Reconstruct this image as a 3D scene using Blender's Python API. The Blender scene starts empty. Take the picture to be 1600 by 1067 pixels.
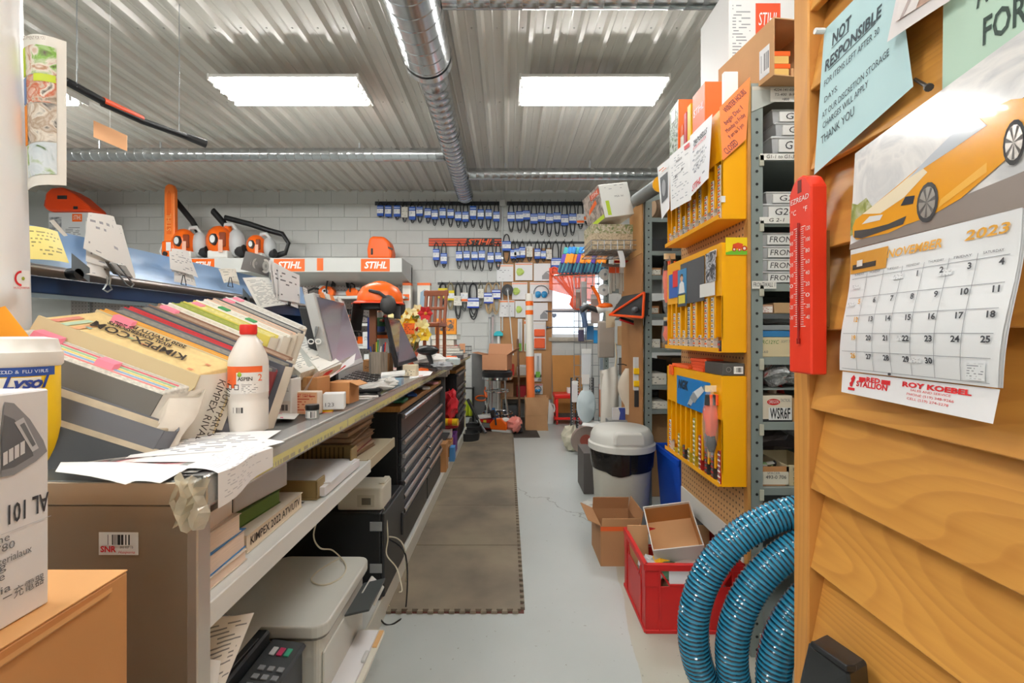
import bpy,bmesh,math,random
from math import pi,sin,cos,radians as R
from mathutils import Vector as V,Matrix as MX,Euler
random.seed(7)
SC = bpy.context.scene
COL = SC.collection
# ---------------------------------------------------------------- camera
F,HZ,VX,VY = 711.0,1.25,792.0,522.0
cam = bpy.data.cameras.new('camera'); CAM = bpy.data.objects.new('camera',cam); COL.objects.link(CAM)
CAM.location = (0,0,HZ); CAM.rotation_euler = (pi/2,0,0)
cam.sensor_width = 36; cam.lens = F/1600*36; cam.sensor_fit = 'HORIZONTAL'
cam.shift_x = (800-VX)/1600; cam.shift_y = -(533.5-VY)/1600
cam.clip_start = .02; cam.clip_end = 100
SC.camera = CAM
# ---------------------------------------------------------------- world, exposure
W = bpy.data.worlds.new('daylight'); SC.world = W; W.use_nodes = True
W.node_tree.nodes['Background'].inputs[0].default_value = (.80,.90,1,1)
W.node_tree.nodes['Background'].inputs[1].default_value = 2.2
SC.view_settings.view_transform = 'Standard'; SC.view_settings.look = 'None'
SC.view_settings.gamma = 1; SC.view_settings.use_curve_mapping = False
SC.view_settings.exposure = 0.15
TUBE = 62.0
SC.cycles.use_denoising = True
SC.cycles.max_bounces = 8; SC.cycles.diffuse_bounces = 5; SC.cycles.transparent_max_bounces = 12
SC.cycles.sample_clamp_indirect = 6
# ---------------------------------------------------------------- materials
def lin(h):
    h = h.lstrip('#'); c = [int(h[i:i+2],16)/255 for i in (0,2,4)]
    return tuple(x/12.92 if x <= .04045 else ((x+.055)/1.055)**2.4 for x in c)+(1,)
MC = {}
def M(hexc,rough=.5,metal=0,noise=0,nscale=20,bump=0,bscale=60,coat=0,alpha=1,emit=0,trans=0,stretch=None,ior=1.45):
    key = (hexc,rough,metal,noise,nscale,bump,bscale,coat,alpha,emit,trans,stretch,ior)
    if key in MC: return MC[key]
    m = bpy.data.materials.new('m_'+hexc.strip('#')); m.use_nodes = True
    nt = m.node_tree; b = nt.nodes['Principled BSDF']; L = nt.links.new
    b.inputs['Base Color'].default_value = lin(hexc); b.inputs['Roughness'].default_value = rough
    b.inputs['Metallic'].default_value = metal; b.inputs['Coat Weight'].default_value = coat
    b.inputs['Alpha'].default_value = alpha; b.inputs['Transmission Weight'].default_value = trans
    b.inputs['IOR'].default_value = ior
    if emit:
        b.inputs['Emission Color'].default_value = lin(hexc); b.inputs['Emission Strength'].default_value = emit
    if noise or bump:
        tc = nt.nodes.new('ShaderNodeTexCoord'); src = tc.outputs['Object']
        if stretch:
            mp = nt.nodes.new('ShaderNodeMapping'); L(src,mp.inputs[0]); mp.inputs['Scale'].default_value = stretch; src = mp.outputs[0]
    if noise:
        n = nt.nodes.new('ShaderNodeTexNoise'); n.inputs['Scale'].default_value = nscale; n.inputs['Detail'].default_value = 5; L(src,n.inputs['Vector'])
        mr = nt.nodes.new('ShaderNodeMapRange'); mr.inputs[1].default_value = .3; mr.inputs[2].default_value = .7
        mr.inputs[3].default_value = 1-noise; mr.inputs[4].default_value = 1+noise*.5; L(n.outputs[0],mr.inputs[0])
        mx = nt.nodes.new('ShaderNodeVectorMath'); mx.operation = 'SCALE'; mx.inputs[0].default_value = lin(hexc)[:3]
        L(mr.outputs[0],mx.inputs['Scale']); L(mx.outputs[0],b.inputs['Base Color'])
    if bump:
        n2 = nt.nodes.new('ShaderNodeTexNoise'); n2.inputs['Scale'].default_value = bscale; L(src,n2.inputs['Vector'])
        bp = nt.nodes.new('ShaderNodeBump'); bp.inputs['Strength'].default_value = bump; bp.inputs['Distance'].default_value = .01
        L(n2.outputs[0],bp.inputs['Height']); L(bp.outputs[0],b.inputs['Normal'])
    MC[key] = m; return m
class N:   # tiny node helper
    def __init__(s,name):
        s.m = bpy.data.materials.new(name); s.m.use_nodes = True; s.nt = s.m.node_tree; s.b = s.nt.nodes['Principled BSDF']
        s.tc = s.nt.nodes.new('ShaderNodeTexCoord')
    def n(s,t,**kw):
        x = s.nt.nodes.new('ShaderNode'+t)
        for k,v in kw.items(): setattr(x,k,v)
        return x
    def L(s,a,b): s.nt.links.new(a,b)
    def math(s,op,a,b=None,c=None):
        x = s.n('Math',operation=op)
        for i,v in enumerate((a,b,c)):
            if v is None: continue
            if isinstance(v,(int,float)): x.inputs[i].default_value = v
            else: s.L(v,x.inputs[i])
        return x.outputs[0]
    def mixc(s,f,a,b):
        x = s.n('Mix',data_type='RGBA')
        if isinstance(f,(int,float)): x.inputs[0].default_value = f
        else: s.L(f,x.inputs[0])
        for i,v in ((6,a),(7,b)):
            if isinstance(v,str): x.inputs[i].default_value = lin(v)
            else: s.L(v,x.inputs[i])
        return x.outputs[2]
def print_mat(paper='#f2f2ef',ink='#707074',rows=24,cols=30,dens=.5,margin=.08,rough=.6):
    key = ('print',paper,ink,rows,cols,dens,margin)
    if key in MC: return MC[key]
    k = N('m_print'); sp = k.n('SeparateXYZ'); k.L(k.tc.outputs['UV'],sp.inputs[0]); u,v = sp.outputs[0],sp.outputs[1]
    vr = k.math('MULTIPLY',v,rows); fr = k.math('FRACT',vr); fl = k.math('FLOOR',vr)
    row = k.math('MULTIPLY',k.math('GREATER_THAN',fr,.35),k.math('LESS_THAN',fr,.72))
    cu = k.math('FLOOR',k.math('MULTIPLY',u,cols)); cv = k.n('CombineXYZ'); k.L(cu,cv.inputs[0]); k.L(fl,cv.inputs[1])
    wn = k.n('TexWhiteNoise',noise_dimensions='2D'); k.L(cv.outputs[0],wn.inputs[0])
    row = k.math('MULTIPLY',row,k.math('LESS_THAN',wn.outputs[0],dens))
    wl = k.n('TexWhiteNoise',noise_dimensions='1D'); k.L(fl,wl.inputs['W'])
    row = k.math('MULTIPLY',row,k.math('LESS_THAN',u,k.math('ADD',k.math('MULTIPLY',wl.outputs[0],.55),.5)))
    for a in (u,v):
        row = k.math('MULTIPLY',row,k.math('GREATER_THAN',a,margin)); row = k.math('MULTIPLY',row,k.math('LESS_THAN',a,1-margin))
    k.L(k.mixc(row,paper,ink),k.b.inputs['Base Color']); k.b.inputs['Roughness'].default_value = rough
    MC[key] = k.m; return k.m
def bars_mat(paper='#f2f2ef',ink='#222222',n=40,lo=.2,hi=.85):
    key = ('bars',paper,ink,n,lo,hi)
    if key in MC: return MC[key]
    k = N('m_bars'); sp = k.n('SeparateXYZ'); k.L(k.tc.outputs['UV'],sp.inputs[0]); u,v = sp.outputs[0],sp.outputs[1]
    wn = k.n('TexWhiteNoise',noise_dimensions='1D'); k.L(k.math('FLOOR',k.math('MULTIPLY',u,n)),wn.inputs['W'])
    r = k.math('LESS_THAN',wn.outputs[0],.5)
    for a,l,h in ((u,.08,.92),(v,lo,hi)):
        r = k.math('MULTIPLY',r,k.math('GREATER_THAN',a,l)); r = k.math('MULTIPLY',r,k.math('LESS_THAN',a,h))
    k.L(k.mixc(r,paper,ink),k.b.inputs['Base Color']); k.b.inputs['Roughness'].default_value = .6
    MC[key] = k.m; return k.m
def holes_mat(base,hole,pitch,rad,axes=(0,2),rough=.6,noise=.15):
    k = N('m_holes'); sp = k.n('SeparateXYZ'); k.L(k.tc.outputs['Object'],sp.inputs[0])
    d = []
    for a in axes:
        f = k.math('SUBTRACT',k.math('FRACT',k.math('DIVIDE',sp.outputs[a],pitch)),.5); d.append(k.math('MULTIPLY',f,f))
    r = k.math('LESS_THAN',k.math('ADD',d[0],d[1]),(rad/pitch)**2)
    n = k.n('TexNoise'); n.inputs['Scale'].default_value = 8; k.L(k.tc.outputs['Object'],n.inputs[0])
    k.L(k.mixc(r,base,hole),k.b.inputs['Base Color']); k.b.inputs['Roughness'].default_value = rough
    return k.m
def blotch_mat(cols,scale=12,rough=.5):
    """a printed picture or rubbish of patches: voronoi cells through a colour ramp"""
    key = ('blotch',tuple(cols),scale,rough)
    if key in MC: return MC[key]
    k = N('m_blotch'); v = k.n('TexNoise'); v.inputs['Scale'].default_value = scale; v.inputs['Detail'].default_value = 6; v.inputs['Distortion'].default_value = 1.2
    k.L(k.tc.outputs['Object'],v.inputs['Vector'])
    cr = k.n('ValToRGB'); e = cr.color_ramp.elements
    while len(e) < len(cols): e.new(.5)
    for i,c in enumerate(cols): e[i].position = .3+.4*i/(len(cols)-1); e[i].color = lin(c)
    k.L(v.outputs[0],cr.inputs[0]); k.L(cr.outputs[0],k.b.inputs['Base Color']); k.b.inputs['Roughness'].default_value = rough
    MC[key] = k.m; return k.m
def wood_mat(c1,c2,axis='Y',scale=9,rough=.35,dist=5.0):
    k = N('m_wood'); mp = k.n('Mapping'); k.L(k.tc.outputs['Object'],mp.inputs[0])
    mp.inputs['Scale'].default_value = {'X': (.25,1,1),'Y': (1,.22,1),'Z': (1,1,.2)}[axis]
    oi = k.n('ObjectInfo'); cb = k.n('CombineXYZ')
    for i in range(3): k.L(k.math('MULTIPLY',oi.outputs['Random'],7+3*i),cb.inputs[i])
    k.L(cb.outputs[0],mp.inputs['Location'])
    n0 = k.n('TexNoise'); n0.inputs['Scale'].default_value = 2.6; n0.inputs['Detail'].default_value = 2; k.L(mp.outputs[0],n0.inputs['Vector'])
    fr = k.math('FRACT',k.math('ADD',k.math('MULTIPLY',n0.outputs[0],scale*4.5),k.math('MULTIPLY',n0.outputs[0],3)))
    rings = k.math('MULTIPLY',k.math('POWER',fr,2.2),k.math('SUBTRACT',1.0,k.math('POWER',fr,12)))
    n2 = k.n('TexNoise'); n2.inputs['Scale'].default_value = 60; n2.inputs['Detail'].default_value = 4; mp2 = k.n('Mapping'); k.L(mp.outputs[0],mp2.inputs[0]); mp2.inputs['Scale'].default_value = {'X': (.15,1,1),'Y': (1,.15,1),'Z': (1,1,.15)}[axis]; k.L(mp2.outputs[0],n2.inputs['Vector'])
    n3 = k.n('TexNoise'); n3.inputs['Scale'].default_value = 2; k.L(mp.outputs[0],n3.inputs['Vector'])
    f = k.math('ADD',k.math('ADD',k.math('MULTIPLY',rings,.42),k.math('MULTIPLY',k.math('SUBTRACT',n2.outputs[0],.35),.55)),k.math('MULTIPLY',k.math('SUBTRACT',n3.outputs[0],.45),.8))
    k.L(k.mixc(f,c1,c2),k.b.inputs['Base Color']); k.b.inputs['Roughness'].default_value = rough
    bp = k.n('Bump'); bp.inputs['Strength'].default_value = .15; bp.inputs['Distance'].default_value = .004; k.L(f,bp.inputs['Height']); k.L(bp.outputs[0],k.b.inputs['Normal'])
    return k.m
white = M('#efefec',.45); paper = M('#f1f1ee',.7); black = M('#17181a',.4); dark = M('#2b2c2e',.5); rubber = M('#232425',.7)
orange = M('#f46a14',.35); orange_d = M('#e8440c',.4); red = M('#cf1f1c',.4); steel = M('#b9bdc0',.3,.9); chrome = M('#e4e6e8',.12,1)
card = M('#c08a58',.8,noise=.12,nscale=5); card_l = M('#d0a273',.8,noise=.1,nscale=5); grey = M('#8d9092',.5); lgrey = M('#c9ccca',.45)
galv = M('#8f9a9a',.42,.3); yellow = M('#f2ab00',.38); clear = M('#f4f6f7',.15,alpha=.28); film = M('#ffffff',.12,alpha=.16)
poly = M('#dfe3e6',.3,alpha=.55); blue = M('#1747b8',.4); green = M('#7d9a2d',.5); cream = M('#e4d2ae',.7); ink = M('#26282b',.6)
inkg = M('#6a6d72',.6); inkr = M('#d2232a',.6); tape = M('#e8e2d2',.3)
# ---------------------------------------------------------------- mesh builder
class MB:
    def __init__(s): s.v = []; s.f = []; s.uv = []
    def add(s,vs,fs,uvs=None):
        o = len(s.v); s.v += [V(p) for p in vs]; s.f += [tuple(i+o for i in f) for f in fs]
        s.uv += list(uvs) if uvs else [(0,0)]*len(vs); return s
    def obb(s,o,a,b,c):
        o,a,b,c = V(o),V(a),V(b),V(c)
        vs = [o,o+a,o+a+b,o+b,o+c,o+a+c,o+a+b+c,o+b+c]
        return s.add(vs,[(0,3,2,1),(4,5,6,7),(0,1,5,4),(1,2,6,5),(2,3,7,6),(3,0,4,7)])
    def box(s,x0,x1,y0,y1,z0,z1): return s.obb((x0,y0,z0),(x1-x0,0,0),(0,y1-y0,0),(0,0,z1-z0))
    def cyl(s,p0,p1,r0,r1=None,n=14,cap=True): return s.tube([p0,p1],[r0,r0 if r1 is None else r1],n,cap=cap)
    def tube(s,pts,r,n=8,cap=True,closed=False,flat=1.0,up=None):
        pts = [V(p) for p in pts]; m = len(pts); rr = r if isinstance(r,(list,tuple)) else [r]*m
        d0 = pts[1]-pts[0]; a = V(up) if up else (V((0,0,1)) if abs(d0.normalized().z) < .9 else V((1,0,0)))
        vs = []
        for i,p in enumerate(pts):
            if closed: t = pts[(i+1) % m]-pts[i-1]
            else: t = pts[min(i+1,m-1)]-pts[max(i-1,0)]
            t.normalize(); a = (a-t*a.dot(t)); a = a.normalized() if a.length > 1e-6 else t.orthogonal().normalized(); b = t.cross(a)
            for k in range(n):
                g = 2*pi*k/n; vs.append(p+(a*cos(g)*flat+b*sin(g))*rr[i])
        fs = []
        for i in range(m if closed else m-1):
            j = (i+1) % m
            for k in range(n): fs.append((i*n+k,i*n+(k+1) % n,j*n+(k+1) % n,j*n+k))
        if cap and not closed: fs += [tuple(range(n))[::-1],tuple((m-1)*n+k for k in range(n))]
        return s.add(vs,fs)
    def lathe(s,prof,n=20,o=(0,0,0),sx=1,sy=1):
        o = V(o); vs = []; m = len(prof)
        for r,z in prof:
            for k in range(n): vs.append(o+V((r*cos(2*pi*k/n)*sx,r*sin(2*pi*k/n)*sy,z)))
        fs = [(i*n+k,i*n+(k+1) % n,(i+1)*n+(k+1) % n,(i+1)*n+k) for i in range(m-1) for k in range(n)]
        if prof[0][0] > 1e-5: fs.append(tuple(range(n))[::-1])
        if prof[-1][0] > 1e-5: fs.append(tuple((m-1)*n+k for k in range(n)))
        return s.add(vs,fs)
    def prism(s,poly,ax,d0,d1):
        """poly in the plane normal to ax ('x': (y,z), 'y': (x,z), 'z': (x,y))"""
        def P(p,d): return {'x': (d,p[0],p[1]),'y': (p[0],d,p[1]),'z': (p[0],p[1],d)}[ax]
        n = len(poly); vs = [P(p,d0) for p in poly]+[P(p,d1) for p in poly]
        return s.add(vs,[tuple(range(n))[::-1],tuple(range(n,2*n))]+[(i,(i+1) % n,n+(i+1) % n,n+i) for i in range(n)])
    def sheet(s,fn,nu=1,nv=1):
        vs = []; uv = []
        for j in range(nv+1):
            for i in range(nu+1): vs.append(V(fn(i/nu,j/nv))); uv.append((i/nu,j/nv))
        w = nu+1
        return s.add(vs,[(j*w+i,j*w+i+1,(j+1)*w+i+1,(j+1)*w+i) for j in range(nv) for i in range(nu)],uv)
    def quad(s,a,b,c,d):   # a=uv(0,0) b=(1,0) c=(1,1) d=(0,1)
        return s.add([a,b,c,d],[(0,1,2,3)],[(0,0),(1,0),(1,1),(0,1)])
    def blob(s,o,rx,ry,rz,seed=0,amp=.0,n=10,m=7):
        rnd = random.Random(seed); prof = []; vs = []; o = V(o)
        for j in range(m+1):
            th = pi*j/m
            for k in range(n):
                q = 1+rnd.uniform(-amp,amp); g = 2*pi*k/n
                vs.append(o+V((rx*sin(th)*cos(g)*q,ry*sin(th)*sin(g)*q,-rz*cos(th)*(q if 0 < j < m else 1))))
        return s.add(vs,[(j*n+k,j*n+(k+1) % n,(j+1)*n+(k+1) % n,(j+1)*n+k) for j in range(m) for k in range(n)])
    def xf(s,mx,start=0):
        for i in range(start,len(s.v)): s.v[i] = mx @ s.v[i]
        return s
    def mesh(s,name,mat,bevel=0,smooth=False,seg=1,weld=False):
        bm = bmesh.new(); bv = [bm.verts.new(p) for p in s.v]
        for f in s.f:
            try: bm.faces.new([bv[i] for i in f])
            except ValueError: pass
        uvl = None
        if any(u != (0,0) for u in s.uv):
            uvl = bm.loops.layers.uv.new('UVMap')
            idx = {v: i for i,v in enumerate(bv)}
            for f in bm.faces:
                for l in f.loops: l[uvl].uv = s.uv[idx[l.vert]]
        if weld: bmesh.ops.remove_doubles(bm,verts=bm.verts,dist=1e-5)
        if not uvl: bmesh.ops.recalc_face_normals(bm,faces=bm.faces)
        if bevel:
            es = [e for e in bm.edges if len(e.link_faces) == 2 and e.calc_face_angle(0) > .5]
            bmesh.ops.bevel(bm,geom=es,offset=bevel,segments=seg,affect='EDGES',profile=.5,clamp_overlap=True)
        me = bpy.data.meshes.new(name); bm.to_mesh(me); bm.free()
        if smooth:
            me.polygons.foreach_set('use_smooth',[True]*len(me.polygons))
            me.set_sharp_from_angle(angle=R(smooth if smooth is not True else 40))
        me.materials.append(mat); return me
def obj(name,data,parent=None,loc=None,rot=None,kind=None):
    o = bpy.data.objects.new(name,data); COL.objects.link(o)
    if parent is not None: o.parent = parent
    if loc is not None: o.location = loc
    if rot is not None: o.rotation_euler = rot
    if kind: o['kind'] = kind
    return o
def part(parent,name,mb,mat,bevel=0,smooth=False,label=None,kind=None,seg=1,loc=None,rot=None):
    o = obj(name,mb.mesh(name,mat,bevel,smooth,seg),parent,loc,rot,kind)
    if label: o['label'] = label
    return o
def tag(o,label,cat,group=None,kind=None):
    o['label'] = label; o['category'] = cat
    if group: o['group'] = group
    if kind: o['kind'] = kind
    return o
def thing(name,label,cat,loc=(0,0,0),rot=(0,0,0),group=None):
    o = obj(name,None,None,loc,rot); o.empty_display_size = .05
    return tag(o,label,cat,group)
def solo(name,label,cat,mb,mat,loc=(0,0,0),rot=(0,0,0),group=None,bevel=0,smooth=False,kind=None,seg=1):
    o = obj(name,mb.mesh(name,mat,bevel,smooth,seg),None,loc,rot); return tag(o,label,cat,group,kind)
def struct(name,mb,mat,parent=None,bevel=0,smooth=False):
    o = obj(name,mb.mesh(name,mat,bevel,smooth),parent)
    if parent is None: o['kind'] = 'structure'
    return o
def copy_tree(o,parent=None):
    c = o.copy(); COL.objects.link(c); c.parent = parent
    for ch in o.children: copy_tree(ch,c)
    return c
def U(px,py,Y): return V(((px-VX)*Y/F,Y,HZ-(py-VY)*Y/F))
FIT = []
def text(parent,s,mat,size,mx=None,loc=None,rot=(pi/2,0,0),w=None,align='CENTER',shear=0,name='lettering',bold=0,sx=1.0):
    c = bpy.data.curves.new(name,'FONT'); c.body = s; c.size = size; c.align_x = align; c.align_y = 'CENTER'; c.shear = shear
    c.resolution_u = 2; c.offset = bold; c.materials.append(mat)
    o = obj(name,c,parent)
    if mx is not None: o.matrix_local = mx
    else: o.location = loc; o.rotation_euler = rot
    if sx != 1: o.scale.x = sx
    if w: FIT.append((o,w))
    return o
def quadframe(q,u,v,off=.0012):
    """q: four corners (bl, br, tr, tl). matrix whose x runs along the quad, y up, z out of its front"""
    a,b,c,d = [V(p) for p in q]
    p = (a*(1-u)+b*u)*(1-v)+(d*(1-u)+c*u)*v
    ex = ((b-a)*(1-v)+(c-d)*v).normalized(); ey = ((d-a)*(1-u)+(c-b)*u); ez = ex.cross(ey).normalized(); ey = ez.cross(ex)
    p = p+ez*off
    return MX(((ex.x,ey.x,ez.x,p.x),(ex.y,ey.y,ez.y,p.y),(ex.z,ey.z,ez.z,p.z),(0,0,0,1)))
def qtext(parent,q,s,u,v,hfrac,mat,w=None,off=.0012,**kw):
    a,b,c,d = [V(p) for p in q]
    return text(parent,s,mat,(d-a).length*hfrac*1.35,mx=quadframe(q,u,v,off),w=(b-a).length*w if w else None,**kw)
def qp(q,u,v,off=0):
    a,b,c,d = [V(p) for p in q]; n = (b-a).cross(d-a).normalized()
    return (a*(1-u)+b*u)*(1-v)+(d*(1-u)+c*u)*v+n*off
def qpoly(parent,q,pts,mat,off=.0008,name='print'):
    mb = MB(); mb.add([qp(q,u,v,off) for u,v in pts],[tuple(range(len(pts)))],pts)
    return part(parent,name,mb,mat)
def qrect(parent,q,u0,u1,v0,v1,mat,off=.0008,name='print'):
    mb = MB(); mb.quad(*[qp(q,u,v,off) for u,v in ((u0,v0),(u1,v0),(u1,v1),(u0,v1))]); return part(parent,name,mb,mat)
def circ(cu,cv,ru,rv,n=16): return [(cu+ru*cos(2*pi*i/n),cv+rv*sin(2*pi*i/n)) for i in range(n)]
ORD = 'first second third fourth fifth sixth seventh eighth ninth tenth eleventh twelfth thirteenth fourteenth fifteenth sixteenth seventeenth eighteenth nineteenth twentieth'.split()
# ---------------------------------------------------------------- room shell
XL,XR,YF,YB,ZC = -7.6,2.8,-2.6,7.0,3.47
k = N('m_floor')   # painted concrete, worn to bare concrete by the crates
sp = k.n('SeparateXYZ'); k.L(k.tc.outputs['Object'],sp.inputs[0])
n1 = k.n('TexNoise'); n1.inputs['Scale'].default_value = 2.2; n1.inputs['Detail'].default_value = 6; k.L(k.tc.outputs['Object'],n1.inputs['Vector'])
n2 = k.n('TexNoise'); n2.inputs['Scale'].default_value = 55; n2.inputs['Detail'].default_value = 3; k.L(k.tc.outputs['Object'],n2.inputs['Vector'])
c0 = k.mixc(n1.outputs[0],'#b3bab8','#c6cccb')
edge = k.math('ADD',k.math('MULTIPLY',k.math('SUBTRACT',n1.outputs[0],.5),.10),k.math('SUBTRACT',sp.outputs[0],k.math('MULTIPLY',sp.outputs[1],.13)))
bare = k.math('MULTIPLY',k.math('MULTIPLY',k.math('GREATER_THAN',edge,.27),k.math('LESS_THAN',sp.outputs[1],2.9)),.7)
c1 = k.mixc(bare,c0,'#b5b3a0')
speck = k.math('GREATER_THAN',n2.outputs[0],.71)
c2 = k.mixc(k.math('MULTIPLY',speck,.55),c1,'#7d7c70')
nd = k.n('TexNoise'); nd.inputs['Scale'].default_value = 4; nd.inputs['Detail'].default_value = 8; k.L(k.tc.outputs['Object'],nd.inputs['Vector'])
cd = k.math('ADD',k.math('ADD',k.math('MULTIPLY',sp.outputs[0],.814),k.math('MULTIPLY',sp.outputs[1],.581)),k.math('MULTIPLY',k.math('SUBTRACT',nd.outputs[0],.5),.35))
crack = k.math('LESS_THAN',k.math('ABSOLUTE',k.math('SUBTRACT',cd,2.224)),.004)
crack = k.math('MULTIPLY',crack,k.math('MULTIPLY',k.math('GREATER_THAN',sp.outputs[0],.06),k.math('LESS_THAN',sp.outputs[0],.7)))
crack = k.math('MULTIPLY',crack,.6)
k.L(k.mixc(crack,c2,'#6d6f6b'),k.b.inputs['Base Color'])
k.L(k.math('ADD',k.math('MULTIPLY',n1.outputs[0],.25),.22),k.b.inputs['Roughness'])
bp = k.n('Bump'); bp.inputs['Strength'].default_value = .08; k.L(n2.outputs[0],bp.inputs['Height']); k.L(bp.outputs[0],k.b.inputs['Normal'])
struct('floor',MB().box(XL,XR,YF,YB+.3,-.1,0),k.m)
wallm = M('#c9cbc8',.55,noise=.04,nscale=3,bump=.12,bscale=90)
wx0,wx1,wz0,wz1 = .66,1.56,1.20,2.20
wb = MB().box(XL,wx0,YB+.012,YB+.25,0,ZC).box(wx1,XR,YB+.012,YB+.25,0,ZC).box(wx0,wx1,YB+.012,YB+.25,0,wz0).box(wx0,wx1,YB+.012,YB+.25,wz1,ZC)
wall_back = struct('wall_back',wb,wallm)
# concrete blocks of the back wall, each its own piece, where the room shows them
bl = MB().box(-.1985,.1985,0,.012,-.1,.1).mesh('block',wallm,bevel=.002)
row = 0; z = .1
while z < ZC:
    x = -6.9+(.2 if row % 2 else 0)
    zz = z
    while x < 1.95:
        inwin = (x+.195 > wx0 and x-.195 < wx1 and zz+.1 > wz0 and zz-.1 < wz1)
        hidden = zz < 1.9 and x < -1.3
        if not inwin and not hidden and zz+.1 < ZC+.05:
            o = obj('block',bl,wall_back,(x,YB,zz)); 
        x += .4
    z += .2033; row += 1
struct('wall_left',MB().box(XL-.2,XL,YF,YB+.25,0,ZC),wallm)
struct('wall_right',MB().box(XR,XR+.2,YF,YB+.25,0,ZC),wallm)
struct('wall_front',MB().box(XL-.2,XR+.2,YF-.2,YF,0,ZC),wallm)
# window: frame, two sashes, panes, bars, sill
wf = thing('window_1','','',(0,0,0)); del wf['label']; del wf['category']; wf['kind'] = 'structure'
fr = M('#e9ecef',.4)
part(wf,'window_frame',MB().box(wx0,wx0+.05,YB+.05,YB+.16,wz0,wz1).box(wx1-.05,wx1,YB+.05,YB+.16,wz0,wz1).box(wx0+.05,wx1-.05,YB+.05,YB+.16,wz0,wz0+.05).box(wx0+.05,wx1-.05,YB+.05,YB+.16,wz1-.05,wz1),fr,.004)
part(wf,'meeting_rail',MB().box(wx0+.05,wx1-.05,YB+.06,YB+.13,1.585,1.645),fr,.004)
glass = N('m_glass'); tr = glass.n('BsdfTransparent'); gl = glass.n('BsdfGlossy'); gl.inputs['Roughness'].default_value = .02
mxs = glass.n('MixShader'); mxs.inputs[0].default_value = .06; glass.L(tr.outputs[0],mxs.inputs[1]); glass.L(gl.outputs[0],mxs.inputs[2])
glass.L(mxs.outputs[0],glass.nt.nodes['Material Output'].inputs[0])
part(wf,'pane',MB().box(wx0+.05,wx1-.05,YB+.10,YB+.104,wz0+.05,1.585),glass.m)
part(wf,'pane',MB().box(wx0+.05,wx1-.05,YB+.10,YB+.104,1.645,wz1-.05),glass.m)
part(wf,'window_sill',MB().box(wx0-.02,wx1+.02,YB-.03,YB+.16,wz0-.06,wz0),M('#b9b2a4',.6,noise=.2),.004)
part(wf,'alarm_sticker',MB().prism([(.735,1.50),(.775,1.53),(.775,1.57),(.695,1.57),(.695,1.53)],'y',YB+.096,YB+.099),M('#8d9cb3',.6))
bars = M('#3b4a5e',.5)
for i,(a,b) in enumerate((((.60,1.355),(1.42,1.355)),((.60,1.60),(1.42,1.60)),((.60,2.02),(1.42,2.02)))):
    part(wf,'security_bar',MB().cyl((a[0],YB-.05,a[1]),(b[0],YB-.05,b[1]),.008,n=8),bars)
for x in (1.10,1.20): part(wf,'security_bar',MB().cyl((x,YB-.04,1.16),(x,YB-.04,2.1),.008,n=8),bars)
for x in (.62,1.40): part(wf,'bar_bracket',MB().box(x-.012,x+.012,YB-.06,YB,1.34,1.37).box(x-.012,x+.012,YB-.06,YB,2.005,2.035),bars)
# ceiling: ribbed steel panels (five ribs each), screw rows
ceilm = M('#d9d5cc',.26,noise=.03,nscale=2)
ceil = struct('ceiling',MB().box(XL,XR,YF,YB+.25,ZC+.03,ZC+.2),ceilm)
RP = .186
def rib_panel(nr):
    pts = []
    for i in range(nr):
        x = i*RP
        pts += [(x,0),(x+.045,0),(x+.055,-.004),(x+.065,0),(x+RP-.070,0),(x+RP-.050,-.036),(x+RP-.020,-.036)]
    pts.append((nr*RP,0)); mb = MB()
    ys = [YF,YB+.01]
    for y in ys: mb.add([(p[0],y,p[1]) for p in pts],[])
    n = len(pts); mb.f = [(i,i+1,n+i+1,n+i) for i in range(n-1)]
    return mb
pm = rib_panel(5).mesh('ceiling_panel',ceilm)
sm = MB()
for i in range(5):
    for y in (-1,.6,2.2,3.3,4.35,5.4,6.6):
        sm.cyl((i*RP+.09,y,0),(i*RP+.09,y,-.006),.007,n=6)
smm = sm.mesh('screws',M('#b9b6ae',.35,.6))
x = XL; 
while x < XR-.1:
    p = obj('ceiling_panel',pm,ceil,(x,0,ZC)); obj('screws',smm,p,(0,0,0),kind='stuff'); x += 5*RP
# fluorescent fixtures
tubem = bpy.data.materials.new('m_tube'); tubem.use_nodes = True
tb = tubem.node_tree.nodes['Principled BSDF']; tb.inputs['Emission Color'].default_value = (1,.985,.955,1); tb.inputs['Emission Strength'].default_value = TUBE
refl = M('#f2f1ec',.3)
def fixture(label):
    t = thing('fluorescent_light',label,'light',group='tube lights under the ceiling')
    # gull-wing reflector: folded sheet open below
    pr = [(-.21,-.03),(-.20,0),(.20,0),(.21,-.03),(.205,-.03),(.197,-.006),(-.197,-.006),(-.205,-.03)]
    part(t,'housing',MB().prism(pr,'x',-.585,.585),refl)
    part(t,'end_plate',MB().prism([(-.21,-.05),(-.21,0),(.21,0),(.21,-.05)],'x',-.60,-.585),refl)
    part(t,'end_plate',MB().prism([(-.21,-.05),(-.21,0),(.21,0),(.21,-.05)],'x',.585,.60),refl)
    for y in (-.145,-.05,.05,.145):
        part(t,'tube',MB().cyl((-.57,y,-.062),(.57,y,-.062),.015,n=10),tubem,smooth=True)
    for y in (-.145,-.05,.05,.145):
        part(t,'lamp_holder',MB().box(-.585,-.57,y-.012,y+.012,-.08,-.006),white); part(t,'lamp_holder',MB().box(.57,.585,y-.012,y+.012,-.08,-.006),white)
    for x in (-.4,.4):
        part(t,'hanger',MB().cyl((x,0,0),(x,0,.12),.004,n=6),steel)
    return t
fx0 = fixture('fluorescent tube light hanging left of the big spiral duct')
ZL = 3.32
fx0.location = (-1.78,3.82,ZL)
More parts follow.
